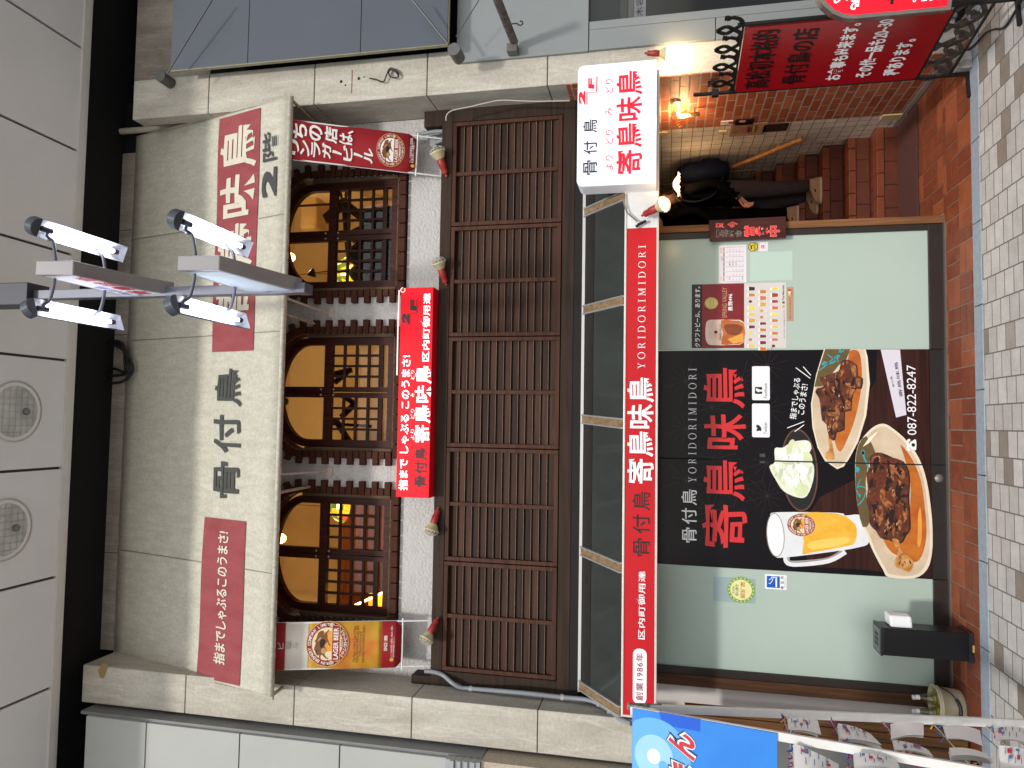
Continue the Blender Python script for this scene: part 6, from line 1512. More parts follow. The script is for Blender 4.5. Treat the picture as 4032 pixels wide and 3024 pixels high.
bc = PZ(C15(1560, 1180), .006); bc = Vector((-1.99, -.2, .006)); r1 = .125
bu = thing('bucket', 'cream plastic bucket holding bottles at the foot of the brown door post', 'bucket', bc)
ztb = PY(C15(1190, 1180), bc.y).z; H = ztb - bc.z
m = MB(); m.lathe([(0, .004), (r1 * .86, .0), (r1 * .9, .012), (r1 * .93, .03), (r1 * 1.0, H * .82), (r1 * 1.05, H * .83), (r1 * 1.05, H * .88), (r1 * 1.02, H * .885), (r1 * 1.08, H * .93), (r1 * 1.08, H), (r1 * 1.02, H), (r1 * .96, H * .85), (r1 * .9, .05), (0, .04)], bc, n=36, capped=False)
m.build('tub', M('cream_plastic', (190, 180, 152), .45, var=.08, scale=6), bu)
ea, eb = bc + Vector((r1 * 1.0, .02, H * .86)), bc + Vector((-r1 * 1.0, -.02, H * .86))
m = MB(); pts = []
for i in range(17):
    a = math.pi * i / 16; mid = (ea + eb) / 2; p = mid + (ea - mid) * math.cos(a) + Vector((.02, -.15, -.10)) * math.sin(a); pts.append(p)
m.tube(pts, .004, 6); m.tube([p + Vector((0, -.003, 0)) for p in pts[5:12]], .012, 8); m.build('handle', M('dark_handle', (36, 38, 46), .4), bu)
pet = M_glass('pet_plastic', (240, 240, 226), .9, .06); liq = M('yellow_liquid', (196, 178, 70), .15, var=.1); capm = M('white_cap', (232, 232, 230), .4)
for k, (p, dx) in enumerate((((1080, 1080), 0), ((1070, 1255), 0), ((945, 1075), 1), ((950, 1252), 1))):
    c = PY(C15(*p), bc.y + (.02 if k < 2 else .085)); zc = PY(C15(985 if k < 2 else 940, p[1]), bc.y + (.02 if k < 2 else .085)).z
    base = Vector((c.x, c.y - .03, bc.z + .05)); hz = zc - base.z
    t = thing('bottle', ('clear bottle of yellow liquid, front of the bucket on the ash bin side', 'clear bottle of yellow liquid, front of the bucket on the rack side', 'clear bottle of yellow liquid, back of the bucket on the ash bin side', 'clear bottle of yellow liquid, back of the bucket on the rack side')[k], 'bottle', base, 'bottles in the bucket')
    R_ = .042; m = MB(); m.lathe([(R_ * .9, 0), (R_, .01), (R_, hz - .13), (R_ * .96, hz - .1), (R_ * .6, hz - .05), (.014, hz - .02), (.013, hz)], base, n=20, capped=False); m.build('shell', pet, t)
    m = MB(); m.lathe([(0, .004), (R_ * .94, .004), (R_ * .94, hz - .125), (0, hz - .124)], base, n=18, capped=False); m.build('liquid', liq, t)
    m = MB(); m.lathe([(.0165, 0), (.0165, .022), (.015, .026), (0, .026)], base + Vector((0, 0, hz - .006)), n=16); m.build('cap', capm, t)

# ------------------------------------------------------------------ A-frame rack with leaflets, lower left
RX_, RY_ = -1.588, -1.9; zA = 2.285
white_bar = M('white_painted_bar', (214, 212, 208), .45, var=.08, scale=14)
fb = PX((4032, 3066), RX_); rbk = PX((4032, 2850), RX_)
rack = thing('leaflet_rack', 'white A-frame rack with a blue panel and hanging leaflets', 'rack', (-2.1, RY_, 0))
def ext(a, b_, z): t = (z - a.z) / (b_.z - a.z); return a + (b_ - a) * t
apx = Vector((RX_, RY_, zA)); ff = ext(apx, fb, 0.0); rf = ext(apx, rbk, 0.0)
m = MB()
dx = Vector((-1.15, 0, 0))
for o_ in (Vector(), dx):
    for f_ in (ff, rf): m.bar(apx + o_ + Vector((0, .02 if f_ is rf else -.02, 0)), f_ + o_, .045, .02, up=(0, 1, 0))
for t in (.38, .985):
    for f_ in (ff, rf): p = apx.lerp(f_, t); m.bar(p, p + dx, .04, .018)
m.build('frame', white_bar, rack, bevel=.002)
m = MB(); 
for f_, s in ((ff, -1), (rf, 1)):
    d = (f_ - apx).normalized(); m.bar(apx - d * .02 + Vector((.013, s * .012, 0)), apx + d * .17 + Vector((.013, s * .012, 0)), .03, .006, up=(0, 1, 0))
m.build('hinge_plate', M('worn_hinge', (170, 166, 158), .6, .3, scale=40, rgb2=(90, 86, 82)), rack)
dF = (ff - apx).normalized(); RP = Plane(apx + Vector((0, -.035, 0)), (1, 0, 0), -dF)
blue = M('rack_blue', (44, 132, 214), .35, scale=1.6, rgb2=(30, 118, 206)); bl2 = M('rack_deep_blue', (0, 84, 196), .35, var=.05); bl3 = M('rack_light_blue', (96, 168, 226), .35, var=.05); bl4 = M('rack_pale_blue', (150, 200, 234), .35, var=.05)
u0, v0 = RP.uv((2490, 2785)); uR = u0; vB = RP.uv(C14(128, 620))[1]
m = MB(); m.add([RP.at(u, v, d) for d in (.0, -.01) for u, v in ((uR - 1.14, vB), (uR - .004, vB), (uR - .004, v0), (uR - 1.14, v0))], [(0, 1, 2, 3), (7, 6, 5, 4), (0, 4, 5, 1), (1, 5, 6, 2), (2, 6, 7, 3), (3, 7, 4, 0)])
pnl = m.build('blue_panel', blue, rack)
m = MB(); m.poly(RP, [C13(490, 435), C13(1180, 560), C13(1180, 770), C13(530, 650), C13(520, 560)], .001, 0)
u, v = RP.uv(C13(400, 1180)); q = [(min(u + .205 * math.cos(a), uR - .006), min(v + .2 * math.sin(a), v0 - .002)) for a in [2 * math.pi * j / 64 for j in range(64)]]; m.uvpoly(RP, q, .0012, 1); m.ell(RP, (u, v), .115, .105, .0018, 2); m.ell(RP, (u, v), .04, .036, .0022, 3)
u, v = RP.uv(C13(560, 1340)); m.ell(RP, (u, v), .026, .024, .0024, 1)
m.build('bubble_print', [bl2, bl3, bl4, M('rack_white', (232, 234, 236), .35, var=.02)], pnl)
m = MB()
for off, mi, d in ((.16, 1, .003), (.105, 0, .0045), (.035, 2, .006)):
    g = off * .35
    for ch, bl__, tr__ in (('ん', C13(1085, 1262), C13(655, 800)), ('ま', C13(1085, 1830), C13(690, 1330))):
        a, b_ = RP.uv(bl__), RP.uv(tr__); e_ = off * (b_[0] - a[0]) * .8
        m.text(RP, ch, (a[0] - e_, a[1] - e_), (b_[0] + e_, b_[1] + e_), d, mi, off, px=False, slant=.25)
m.build('lettering', [MATS['rack_white'], M('rack_navy', (16, 50, 110), .4), M('rack_letter_red', (190, 44, 56), .35, var=.04)], pnl)
# strings with tinsel between the bars, leaflets hanging from them
paper = M('leaflet_paper', (222, 220, 217), .7, var=.03); pr_a = M('leaflet_print_blue', (90, 110, 150), .7, var=.4, scale=60); pr_b = M('leaflet_print_red', (186, 50, 60), .7, var=.3, scale=50)
tins = [M('tinsel_' + n_, c_, .25, .6, var=.3, scale=80) for n_, c_ in (('purple', (150, 40, 140)), ('blue', (50, 110, 170)), ('gold', (190, 140, 50)), ('red', (160, 40, 60)))]
random.seed(21)
def tinsel(m, a, b_, n=26):
    for i in range(n):
        p = a.lerp(b_, random.random()); d = Vector((random.uniform(-1, 1), random.uniform(-1, 1), random.uniform(-1, .8))).normalized() * random.uniform(.012, .04)
        e_ = d.orthogonal().normalized() * .003; m.add([p - e_, p + e_, p + d + e_, p + d - e_], [(0, 1, 2, 3)], random.randint(0, 3))
def leaflet(name, label, quad, Ys, n, prints=True, mat=paper):
    """a few sheets hanging together: quad are image points (top edge first), Ys their distances"""
    P = [PY(p, y) for p, y in zip(quad, Ys)]
    nn = (P[1] - P[0]).cross(P[3] - P[0]).normalized(); m = MB(); N_ = 6
    for k in range(n):
        o_ = nn * (.0035 * k + random.uniform(0, .002)); sk = Vector((random.uniform(-.006, .006), 0, random.uniform(-.012, .012)))
        vv = []
        for j in range(N_ + 1):
            t = j / N_; c = nn * (.012 * math.sin(math.pi * t)) + sk * t
            vv += [P[0].lerp(P[3], t) + o_ + c, P[1].lerp(P[2], t) + o_ + c]
        m.add(vv, [(2 * j, 2 * j + 1, 2 * j + 3, 2 * j + 2) for j in range(N_)], 0, True)
    o = tag(m.build(name, mat), label, 'leaflet', 'leaflets hanging on the white rack')
    if prints:
        m = MB()
        for k in range(11):
            a, b_ = random.uniform(.08, .5), random.uniform(.08, .85); w_, h_ = random.uniform(.1, .25), random.uniform(.06, .14)
            if k > 3: a, b_, w_, h_ = .1 + .4 * (k % 2), .12 + .1 * (k - 4), .32, .022
            for s in (-1, 1):
                q = []
                for (x, y) in ((a, b_), (a + w_, b_), (a + w_, b_ + h_), (a, b_ + h_)): q.append(P[0].lerp(P[1], x).lerp(P[3].lerp(P[2], x), y) + nn * (s * (.004 * n + .004) + .012 * math.sin(math.pi * y)))
                m.add(q, [(0, 1, 2, 3)], k % 2 if k < 4 else 0)
        m.build('print', [pr_a, pr_b], o)
rows = [(190, 490, 600), (612, 525, 690), (1065, 545, 775), (1497, 560, 840), (1945, 575, 900)]
for k, (x, ya, yb) in enumerate(rows):
    z = PX(C14(x, ya), RX_).z; t = (zA - z) / zA
    a = apx.lerp(rf, t) + Vector((-.02, -.0, 0)); b_ = apx.lerp(ff, t) + Vector((-.02, 0, 0))
    th_ = thing('string_cord', ('thin cord with tinsel across the rack, topmost of five', 'thin cord with tinsel across the rack, second from the top', 'thin cord with tinsel across the rack, third from the top', 'thin cord with tinsel across the rack, fourth from the top', 'thin cord with tinsel across the rack, lowest of five')[k], 'cord', a, 'cords strung across the white rack')
    m = MB(); m.tube([a, b_], .004, 6); m.build('cord', M('cord_tan', (176, 160, 130), .7), th_)
    m = MB(); tinsel(m, a, a.lerp(b_, .35), 16); m.pc += 1; tinsel(m, a.lerp(b_, .65), b_, 34); m.pc += 1; tinsel(m, b_, b_ + Vector((-.2, -.02, 0)), 30); m.build('tinsel', tins, th_)
ym = (RY_ + .06, RY_ - .12)
def q14(*p): return [C14(*a) for a in p]
leaflet('leaflet', 'white leaflet on the topmost cord of the rack', q14((215, 500), (222, 600), (490, 645), (462, 525)), (-1.88, -1.98, -1.98, -1.88), 2)
leaflet('leaflet', 'thick bundle of printed leaflets on the second cord of the rack', q14((632, 560), (650, 690), (1000, 752), (905, 655)), (-1.9, -2.02, -2.02, -1.9), 7)
leaflet('leaflet', 'wide white leaflet on the third cord of the rack', q14((1085, 545), (1090, 675), (1362, 650), (1362, 545)), (-1.86, -1.98, -1.98, -1.86), 2, False)
leaflet('leaflet', 'folded pale leaflet below the wide white one', q14((1098, 685), (1118, 765), (1452, 822), (1405, 762)), (-1.98, -2.06, -2.06, -1.98), 3)
leaflet('leaflet', 'creased white leaflet on the fourth cord of the rack', q14((1525, 560), (1560, 668), (1852, 722), (1828, 590)), (-1.84, -1.98, -1.98, -1.84), 2, False)
leaflet('leaflet', 'leaflet with a red drawing on the lowest cord of the rack', q14((1960, 585), (1975, 680), (2260, 720), (2260, 590)), (-1.82, -1.95, -1.95, -1.82), 2)
leaflet('leaflet', 'bundle of leaflets at the front under the blue panel', q14((262, 715), (270, 930), (610, 960), (620, 885)), (-2.12, -2.22, -2.22, -2.12), 6)
leaflet('leaflet', 'thick bundle of leaflets on the front of the second cord', q14((770, 815), (780, 930), (1150, 960), (1130, 880)), (-2.2, -2.28, -2.28, -2.2), 8)
leaflet('leaflet', 'rolled bundle of leaflets on the front of the fourth cord', q14((1575, 780), (1590, 850), (1935, 890), (1905, 838)), (-2.06, -2.14, -2.14, -2.06), 8, False)
leaflet('leaflet', 'bundle of leaflets on the front of the lowest cord', q14((1995, 735), (2000, 930), (2260, 950), (2260, 800)), (-2.1, -2.2, -2.2, -2.1), 6)
# timber board behind the rack
m = MB(); P = [PY(p, -.36) for p in q14((100, 490), (1880, 600), (1880, 860), (100, 620))]
zb_ = 0.02; xs0, xs1 = P[1].x, P[2].x
for k in range(3): w_ = (xs0 - xs1) / 3; m.box(xs1 + k * w_ + .003, xs1 + (k + 1) * w_ - .003, -.37 - .004 * (k % 2), -.33, .03, 1.95)
tag(m.build('timber_board', M_wood('old_brown_timber', (112, 76, 44), (62, 42, 28), 2, .75)), 'old brown timber boards leaning behind the leaflet rack', 'boards')
m = MB(); m.box(-2.62, -2.25, -.33, -.304, .0, 2.2); tag(m.build('grey_metal_panel', M('mid_grey_metal', (110, 110, 108), .5, .3, var=.08)), 'grey metal panel behind the leaflet rack', 'panel')

# ------------------------------------------------------------------ red sign stands on the right
a8 = R(8); far = PZ((3816, 291), 0); SPl = Plane((far.x, far.y, 0), (math.sin(a8), -math.cos(a8), 0), (0, 0, 1))
st = thing('iron_sign_stand', 'wrought iron stand with a dark red board of black and white lettering beside the stairs', 'sign', far)
vtop = SPl.uv(C18(1185, 700))[1]; vbot = SPl.uv(C16(1215, 690))[1]; ufar = .009; unear = .735; vtop = 1.6; vbot = .352
m = MB()
for d, mi in ((.012, 0), (-.012, 0)): m.rrect(SPl, ufar, vbot, unear, vtop, .03, d, mi)
tmp = MB(); tmp.rrect(SPl, ufar, vbot, unear, vtop, .03, -.012); m.prism(tmp.v, SPl.N * .0235)
m.build('board', M('dark_red_board', (150, 14, 26), .22, var=.05, scale=2, spec=.6), st)
m = MB()
m.text(SPl, '高松初本格的', (.05, 1.365), (.70, 1.545), .014, 0, .012, .006, px=False)
m.text(SPl, '骨付鳥の店', (.07, 1.12), (.68, 1.285), .014, 0, .012, .006, px=False)
r1_ = SPl.uv(C16(485, 740)), SPl.uv(C16(345, 735)); r2_ = SPl.uv(C16(765, 715)), SPl.uv(C16(625, 715)); r3_ = SPl.uv(C16(1030, 690)), SPl.uv(C16(890, 690))
m.text(SPl, 'お食事も出来ます。', (.075, .872), (.69, .982), .014, 1, .034, px=False)
m.text(SPl, 'その他一品も20~30', (.08, .672), (.70, .785), .014, 1, .034, px=False)
m.text(SPl, '種あります。', (.08, .484), (.475, .596), .014, 1, .034, px=False)
m.build('lettering', [M('raised_black', (16, 14, 16), .3), poster_white], st)
m = MB()
vt2 = SPl.uv(C18(610, 800))[1]
for u in (.0, .76):
    m.bar(SPl.at(u, .0), SPl.at(u, vt2 if u < .5 else vtop + .05), .02, .02, up=SPl.N)
    m.bar(SPl.at(u, .012) - SPl.N * .18, SPl.at(u, .012) + SPl.N * .18, .025, .02)
for v in (vbot - .012, vtop + .012, .13): m.bar(SPl.at(.0, v), SPl.at(.76, v), .014, .016, up=SPl.N)
m.build('frame', iron, st)
m = MB(); iron2 = M('weathered_iron', (92, 84, 76), .6, .4, scale=30, rgb2=(58, 52, 48))
def ribbon(m, pts, w_=.03, th=.006):
    P = spline(pts, 5, False)
    for i in range(len(P) - 1):
        (u0, v0), (u1, v1) = P[i], P[i + 1]; a, b_ = SPl.at(u0, v0), SPl.at(u1, v1)
        if (b_ - a).length > 1e-5: m.bar(a, b_ + (b_ - a) * .15, th, w_, up=SPl.N.cross(b_ - a).normalized())
hz = vbot - .03 - .14
for k in range(4):
    c = .1 + .19 * k; v0 = .145; r_ = hz / 2; W_ = .75
    ribbon(m, [(c - .1, vbot - .02), (c - .13, v0 + hz * .55), (c - .07, v0 + .03), (c, v0 + .01), (c + .085, v0 + .06), (c + .09, v0 + hz * .5), (c + .03, v0 + hz * .62), (c - .01, v0 + hz * .5), (c + .02, v0 + hz * .4)])
    ribbon(m, [(c + .02, vbot - .02), (c + .08, v0 + hz * .8), (c + .13, v0 + hz * .5)])
    ribbon(m, [(c - .06, v0 + hz * .3), (c - .02, v0 + hz * .36), (c - .01, v0 + hz * .25), (c - .04, v0 + hz * .2)])
m.build('scrollwork', iron2, st)
m = MB()
for k in range(4):
    c = .12 + .2 * k; b_ = vtop + .02
    ribbon(m, [(c - .1, b_ + .02), (c - .05, b_ + .0), (c, b_ + .05), (c + .035, b_ + .1), (c, b_ + .15), (c - .035, b_ + .1), (c, b_ + .05), (c + .05, b_ + .0), (c + .1, b_ + .02)], .03, .005)
    ribbon(m, [(c + .1, b_ + .02), (c + .12, b_ + .07), (c + .1, b_ + .1), (c + .14, b_ + .1)], .03, .005)
m.build('cresting', iron, st)
m = MB(); p = PX(C18(890, 590), 2.8); q = SPl.at(.0, SPl.uv(C18(900, 790))[1]); m.box(2.775, 2.812, p.y - .03, p.y + .03, q.z - .035, q.z + .035); m.bar((2.79, p.y, q.z), q, .02, .025); m.bar(q - Vector((0, .02, 0)), q + Vector((0, .02, 0)), .05, .05); m.build('wall_bracket', iron, st)
m = MB(); c = PZ(C16(1600, 600), .1); m.box(c.x - .02, c.x + .1, c.y + .02, c.y + .12, .006, .1); tag(m.build('stone_block', M('mottled_grey_block', (110, 108, 102), .8, scale=14, rgb2=(170, 166, 156))), 'mottled grey stone block behind the scrolls of the iron stand', 'block')
# second sign, lit, in front
a2 = R(40); nc = PY(C16(1100, 135), -1.5); SP2 = Plane((nc.x, nc.y, 0), (.93, -.36, 0), (0, 0, 1))
s2 = thing('lit_red_sign', 'bright lit red sign with rounded steel-rimmed top before the iron stand', 'sign', (SP2.O.x, SP2.O.y, 0))
vt_, vb_ = SP2.uv(C16(215, 60))[1], SP2.uv(C16(1530, 70))[1]; W2 = .6; rr_ = .26
def s2prof(g):
    q = [(g, vb_ + g), (W2 - g, vb_ + g), (W2 - g, vt_ - rr_)]
    for k in range(1, 12): a = R(15 * k); q.append((W2 / 2 + (W2 / 2 - g) * math.cos(a), vt_ - rr_ + (rr_ - g) * math.sin(a)))
    q.append((g, vt_ - rr_)); return q
m = MB(); m.prism([SP2.at(u, v, -.12) for u, v in s2prof(0)], SP2.N * .13); m.build('rim', M('dull_steel_rim', (128, 122, 118), .35, .5, var=.15, scale=12), s2, bevel=.004)
m = MB(); m.uvpoly(SP2, s2prof(.022), .0115); m.build('face', M('lit_sign_red', (224, 10, 34), .35, var=.02, emit=.55), s2)
m = MB()
m.ringtext(SP2, '2,000円位で', (W2 / 2, vt_ - rr_), W2 / 2 - .075, rr_ - .075, 182, 60, .055, .014, 0, off=.012)
for body, ya, xa, xb, mi, o_ in (('区内町御用達', 72, 665, 570, 0, .03), ('骨付鳥', 50, 1040, 915, 1, .03), ('よりどりみどり', 78, 1190, 1105, 0, .0), ('寄鳥味鳥', 78, 1420, 1220, 0, .035)):
    a = SP2.uv(C16(xb, ya)); b_ = SP2.uv(C16(xa, ya)); m.text(SP2, body, (max(.06, a[0]), min(a[1], b_[1])), (W2 - .06, max(a[1], b_[1])), .014, mi, o_, px=False)
m.build('lettering', [MATS['lit_white_vinyl'], black_p], s2)
m = MB()
for u in (.06, W2 - .06): m.bar(SP2.at(u, vb_ + .02, -.06), SP2.at(u, .006, -.06), .03, .03); m.bar(SP2.at(u, .012, -.2), SP2.at(u, .012, .0), .035, .02)
m.build('stand', iron, s2)
m = MB(); m.tube(spline([tuple(PZ(p, .012)) for p in (C16(1690, 465), C16(1760, 410), C16(1850, 310), C16(1930, 275), C16(2010, 265), C16(2080, 190), C16(2200, -20))], 5, False), .007, 6)
tag(m.build('power_cord', blk), 'black power cord lying on the grey paving by the iron stand', 'cord')
# ------------------------------------------------------------------ people on the stairs
def body(name, joints, bones, zones, mats, parent=None, sub=2):
    """one continuous skin over a posed skeleton; zones = list of joint names per material"""
    me = bpy.data.meshes.new(name + '_cage'); idx = {k: i for i, k in enumerate(joints)}
    me.from_pydata([Vector(j[0]) for j in joints.values()], [(idx[a], idx[b_]) for a, b_ in bones], [])
    ob = bpy.data.objects.new(name + '_cage', me); COL.objects.link(ob)
    md = ob.modifiers.new('skin', 'SKIN'); md.use_smooth_shade = True; md.branch_smoothing = .4
    for i, j in enumerate(joints.values()):
        sv = me.skin_vertices[0].data[i]; r_ = j[1]; sv.radius = r_ if isinstance(r_, tuple) else (r_, r_); sv.use_root = (i == 0)
    ss = ob.modifiers.new('sub', 'SUBSURF'); ss.levels = sub; ss.render_levels = sub
    dg = bpy.context.evaluated_depsgraph_get(); dg.update()
    em = bpy.data.meshes.new_from_object(ob.evaluated_get(dg)); bpy.data.objects.remove(ob)
    J = [(Vector(j[0]), k) for k, j in joints.items()]
    seg = [(Vector(joints[a][0]), Vector(joints[b_][0]), b_) for a, b_ in bones]
    m = MB(); vs_ = [v.co.copy() for v in em.vertices]
    def zone(p):
        best = None
        for a, b_, nm in seg:
            d = b_ - a; t = max(0, min(1, (p - a).dot(d) / max(d.length_squared, 1e-9))); q = (p - a - d * t).length
            if best is None or q < best[0]: best = (q, nm, t)
        for mi, names in enumerate(zones):
            if best[1] in names: return mi
        return 0
    for p in em.polygons: m.add([vs_[i] for i in p.vertices], [tuple(range(len(p.vertices)))], zone(sum((vs_[i] for i in p.vertices), Vector()) / len(p.vertices)), True)
    bpy.data.meshes.remove(em)
    # weld the copied corners again
    o = m.build('body', mats, parent)
    bm = bmesh.new(); bm.from_mesh(o.data); bmesh.ops.remove_doubles(bm, verts=bm.verts, dist=1e-5); bm.to_mesh(o.data); bm.free()
    return o
jacket = M('black_jacket', (9, 9, 11), .9, spec=.03, var=.3, scale=10, bump=.3); trous = M('charcoal_trousers', (60, 53, 56), .9, spec=.05, var=.18, scale=12, bump=.4); skin = M('skin', (204, 150, 122), .5, var=.06, scale=20)
hair = M('dark_hair', (24, 20, 20), .6, var=.3, scale=40); shoe = M('tan_suede_shoe', (150, 122, 98), .8, var=.12, scale=20); sole = M('pale_sole', (186, 168, 146), .7); sock = M('black_sock', (20, 20, 22), .9)
def shoe_mesh(heel, toe, up=Vector((0, 0, 1)), w_=.048):
    d = (toe - heel); L_ = d.length; d.normalize(); s = d.cross(up).normalized(); m = MB()
    outl = [(-.02, .6), (.06, .92), (.3, .95), (.6, 1.0), (.82, .92), (.95, .62), (1.0, .2)]
    def ringz(h, k, l0=0.0, l1=1.0):
        q = [heel + d * (L_ * (l0 + (l1 - l0) * t)) + s * (w_ * k * wv) + up * h for t, wv in outl]; q += [heel + d * (L_ * (l0 + (l1 - l0) * t)) - s * (w_ * k * wv) + up * h for t, wv in reversed(outl)]; return q
    rings = [ringz(0, 1.0), ringz(.02, 1.04), ringz(.022, .98), ringz(.05, .95, .0, .97), ringz(.075, .8, .02, .8), ringz(.1, .62, .03, .5), ringz(.115, .55, .03, .44)]
    n = len(rings[0]); vs_ = [p for r_ in rings for p in r_]
    for i in range(len(rings) - 1): m.add([*rings[i], *rings[i + 1]], [(j, (j + 1) % n, n + (j + 1) % n, n + j) for j in range(n)], 1 if i < 2 else 0, i > 2)
    m.add(rings[0], [tuple(range(n - 1, -1, -1))], 1); m.add(rings[-1], [tuple(range(n))], 2)
    return m
def person(label, X, Y, zA, zB, face, hidden=False):
    """standing in profile; face = -1 looks to the left"""
    f = face; t = thing('person', label, 'person', (X, Y, zA), 'people on the stairs')
    def P(dx, dy, z): return (X + f * -1 * -dx if False else X + dx * (-f), Y + dy, z)
    hipz = zA + .86
    J = {}
    def j(k, dx, dy, z, r_): J[k] = ((X + dx * f, Y + dy, z), r_)
    # f = -1: positive dx leans to the left of the picture (forward)
    j('pelvis', 0.0, 0, hipz, (.13, .16)); j('waist', .0, 0, hipz + .16, (.13, .15)); j('chest', -.015, 0, hipz + .36, (.14, .175)); j('neckbase', .0, 0, hipz + .53, (.075, .1)); j('neck', .03, 0, hipz + .59, .052); j('jaw', .055, 0, hipz + .65, (.07, .065)); j('head', .05, 0, hipz + .73, (.095, .078)); j('crown', .035, 0, hipz + .8, (.07, .06))
    for s, nm, kx, kz, axx, az in ((-1, 'near', .015, hipz - .41, .0, zA + .11), (1, 'far', .1, hipz - .40 + (zB - zA) * .55, .06, zB + .11)):
        j('hip_' + nm, .0, s * .09, hipz - .06, (.115, .1)); j('thigh_' + nm, kx * .5, s * .095, (hipz + kz) / 2, (.106, .09)); j('knee_' + nm, kx, s * .095, kz, (.086, .072)); j('calf_' + nm, kx * .4 + axx * .5, s * .095, (kz + az) / 2, (.078, .066)); j('ankle_' + nm, axx, s * .095, az, (.07, .06))
    for s, nm, ex, wx, wz in ((-1, 'near', -.03, .11, hipz - .04), (1, 'far', -.03, .1, hipz - .02)):
        j('shoulder_' + nm, -.0, s * .175, hipz + .46, .068); j('elbow_' + nm, ex - .02, s * .225, hipz + .19, .05); j('wrist_' + nm, wx, s * .215, wz, .032); j('palm_' + nm, wx + .035, s * .21, wz - .055, (.03, .017))
        bx_, bz_ = wx + .045, wz - .075
        for q, (ang, ln, off) in enumerate(((58, .058, -.006), (66, .07, .006), (72, .066, .016), (80, .054, .025))):
            a = R(ang); j('f%d_%s' % (q, nm), bx_ + .012 + (.03 - off), s * .2 + (q - 1.5) * .004, bz_ - off, .0095)
            j('g%d_%s' % (q, nm), bx_ + .012 + (.03 - off) + ln * .6 * math.cos(a), s * .2 + (q - 1.5) * .004, bz_ - off - ln * .6 * math.sin(a), .0085)
            j('h%d_%s' % (q, nm), bx_ + (.03 - off) + ln * .75 * math.cos(a), s * .2 + (q - 1.5) * .004, bz_ - off - ln * 1.05 * math.sin(a), .007)
        j('t0_' + nm, wx + .06, s * .2, wz - .03, .0105); j('t1_' + nm, wx + .092, s * .195, wz - .052, .009); j('t2_' + nm, wx + .108, s * .19, wz - .078, .0075)
    Bn = [('pelvis', 'waist'), ('waist', 'chest'), ('chest', 'neckbase'), ('neckbase', 'neck'), ('neck', 'jaw'), ('jaw', 'head'), ('head', 'crown')]
    for nm in ('near', 'far'):
        Bn += [('pelvis', 'hip_' + nm), ('hip_' + nm, 'thigh_' + nm), ('thigh_' + nm, 'knee_' + nm), ('knee_' + nm, 'calf_' + nm), ('calf_' + nm, 'ankle_' + nm), ('chest', 'shoulder_' + nm), ('shoulder_' + nm, 'elbow_' + nm), ('elbow_' + nm, 'wrist_' + nm), ('wrist_' + nm, 'palm_' + nm)]
        for q in range(4): Bn += [('palm_' + nm, 'f%d_%s' % (q, nm)), ('f%d_%s' % (q, nm), 'g%d_%s' % (q, nm)), ('g%d_%s' % (q, nm), 'h%d_%s' % (q, nm))]
        Bn += [('wrist_' + nm, 't0_' + nm), ('t0_' + nm, 't1_' + nm), ('t1_' + nm, 't2_' + nm)]
    hands = [k for k in J if k[:2] in ('f0', 'f1', 'f2', 'f3', 'g0', 'g1', 'g2', 'g3', 'h0', 'h1', 'h2', 'h3', 't0', 't1', 't2') or k.startswith('palm')]
    legs = [k for k in J if k.split('_')[0] in ('hip', 'thigh', 'knee', 'calf', 'ankle')]
    o = body('person', J, Bn, [[k for k in J if k.split('_')[0] in ('pelvis', 'waist', 'chest', 'neckbase', 'shoulder', 'elbow', 'wrist')], legs, hands + ['neck', 'jaw', 'head', 'crown']], [jacket, jacket if hidden else trous, skin], t)
    # face, hair, ears
    hc = Vector(J['head'][0]); m = MB(); fd = Vector((f, 0, 0))
    m.lathe([(.016, 0), (.013, .012), (.004, .026)], hc + fd * .085 + Vector((0, 0, -.015)), fd + Vector((0, 0, -.35)), 10)
    for s in (-1, 1): m.lathe([(.012, -.004), (.022, .0), (.014, .006)], hc + Vector((-f * .012, s * .076, -.01)), (0, s, 0), 12)
    m.build('nose_and_ears', skin, o)
    m = MB()
    for s in (-1, 1): m.lathe([(.009, 0), (.006, .004), (0, .005)], hc + fd * .086 + Vector((0, s * .03, .012)), fd, 10, 0); 
    m.obox(hc + fd * .082 + Vector((0, 0, -.052)), (fd, (0, 1, 0), (0, 0, 1)), (.006, .024, .004), 1); m.build('eyes_and_mouth', [M('eye_dark', (30, 24, 22), .3), M('lip', (160, 96, 84), .5)], o)
    m = MB(); n = 20; rows_ = []
    for i in range(9):
        ph = math.pi * i / 8 * .62; rows_.append([hc + Vector((-f * .018, 0, .02)) + Vector((-math.cos(2 * math.pi * q / n) * f * .112 * math.sin(ph + .02), math.sin(2 * math.pi * q / n) * .094 * math.sin(ph + .02), .105 * math.cos(ph))) for q in range(n)])
    m.add([p for r_ in rows_ for p in r_], [(i * n + q, i * n + (q + 1) % n, (i + 1) * n + (q + 1) % n, (i + 1) * n + q) for i in range(8) for q in range(n) if not (i > 4 and math.cos(2 * math.pi * (q + .5) / n) < -.55)], 0, True); m.build('hair', hair, t, solid=.008)
    for s, nm, z in ((-1, 'near', zA), (1, 'far', zB)):
        ak = Vector(J['ankle_' + nm][0]); heel = Vector((ak.x - f * .075, ak.y, z + .003)); toe = Vector((ak.x + f * .185, ak.y, z + .003))
        shoe_mesh(heel, toe).build('shoe', [shoe, sole, sock], t)
        m = MB(); m.obox(heel.lerp(toe, .52) + Vector((0, 0, .066)), ((f, 0, -.35), (0, 1, 0), (f * .35, 0, 1)), (.016, .043, .006)); m.build('shoe_strap', sock, t)
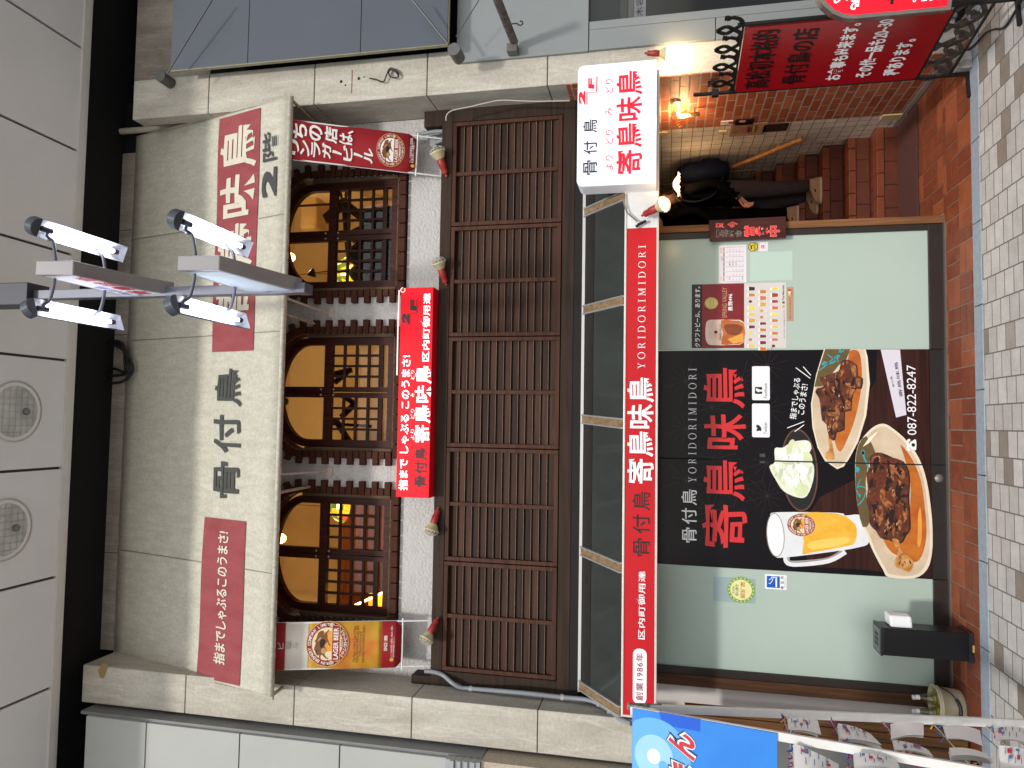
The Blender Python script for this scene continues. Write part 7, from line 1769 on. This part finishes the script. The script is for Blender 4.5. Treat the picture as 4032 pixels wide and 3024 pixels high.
    m = MB(); wv = Vector(J['wrist_near'][0]); d = (Vector(J['palm_near'][0]) - Vector(J['elbow_near'][0])).normalized(); m.lathe([(.034, -.012), (.037, -.006), (.037, .006), (.034, .012)], wv + d * .012, d, 18); m.lathe([(.018, 0), (.018, .008)], wv + d * .012 + Vector((0, -.033, .0)), (0, -1, 0), 14); m.build('watch', M('black_watch', (26, 26, 28), .3), t)
    return t, J
Z3 = 3 * SR + .003
t1, J1 = person('person in dark jacket and charcoal trousers standing in profile on the stairs', 2.44, 1.66, Z3, Z3, -1)
Z5 = 5 * SR + .003
Z4 = 4 * SR + .003
t2, J2 = person('person in black seen behind the first one on a higher step', 2.21, 1.84, Z4, Z5, -1, True)
# backpack
cb_ = Vector(J1['chest'][0]); m = MB(); bp0 = Vector((cb_.x + .2, 1.66, cb_.z - .06))
n = 28; prof = [(.0, -.27), (.1, -.265), (.135, -.22), (.15, -.1), (.148, .05), (.13, .18), (.085, .25), (.03, .275), (0, .28)]
vs_ = []
for r_, h in prof: vs_ += [bp0 + Vector((math.cos(2 * math.pi * q / n) * r_ * .8 * (1.1 if math.cos(2 * math.pi * q / n) > 0 else .7), math.sin(2 * math.pi * q / n) * r_ * 1.15, h)) for q in range(n)]
bpk = thing('backpack', 'dark navy backpack worn by the person in profile on the stairs', 'backpack', (bp0.x, bp0.y, bp0.z - .27))
m.add(vs_, [(i * n + q, i * n + (q + 1) % n, (i + 1) * n + (q + 1) % n, (i + 1) * n + q) for i in range(len(prof) - 1) for q in range(n)], 0, True)
navy = M('navy_backpack', (20, 25, 42), .85, spec=.06, var=.2, scale=16, bump=.3); m.build('bag', navy, bpk)
m = MB(); m.obox(bp0 + Vector((.115, 0, -.08)), ((1, 0, 0), (0, 1, 0), (0, 0, 1)), (.02, .1, .1)); m.build('pocket', navy, bpk, bevel=.02)
m = MB()
for s in (-1, 1): m.tube(spline([tuple(bp0 + Vector(p)) for p in ((-.06, s * .1, .22), (-.17, s * .12, .285), (-.3, s * .13, .22), (-.33, s * .13, .05), (-.26, s * .15, -.12), (-.08, s * .13, -.2))], 4, False), .013, 7)
m.build('strap', navy, bpk)
# cardboard box near the stair head
q = [C17(415, 705), C17(620, 745), C17(718, 800), C17(710, 830), C17(480, 835), C17(385, 810)]
m = MB(); c = PY(C17(560, 775), 2.0); m.obox(c, ((1, .2, 0), (0, 0, 1), (-.2, 1, 0)), (.055, .125, .11)); 
bx_ = tag(m.build('cardboard_box', M('cardboard', (160, 112, 66), .8, var=.08, scale=6), bevel=.003), 'brown cardboard box high up beside the stair-side door post', 'box')
m = MB(); m.box(1.602, c.x + .12, 1.85, 2.2, c.z - .16, c.z - .13); tag(m.build('wall_shelf', dkwall), 'dark wall shelf under the cardboard box in the stairwell', 'shelf')
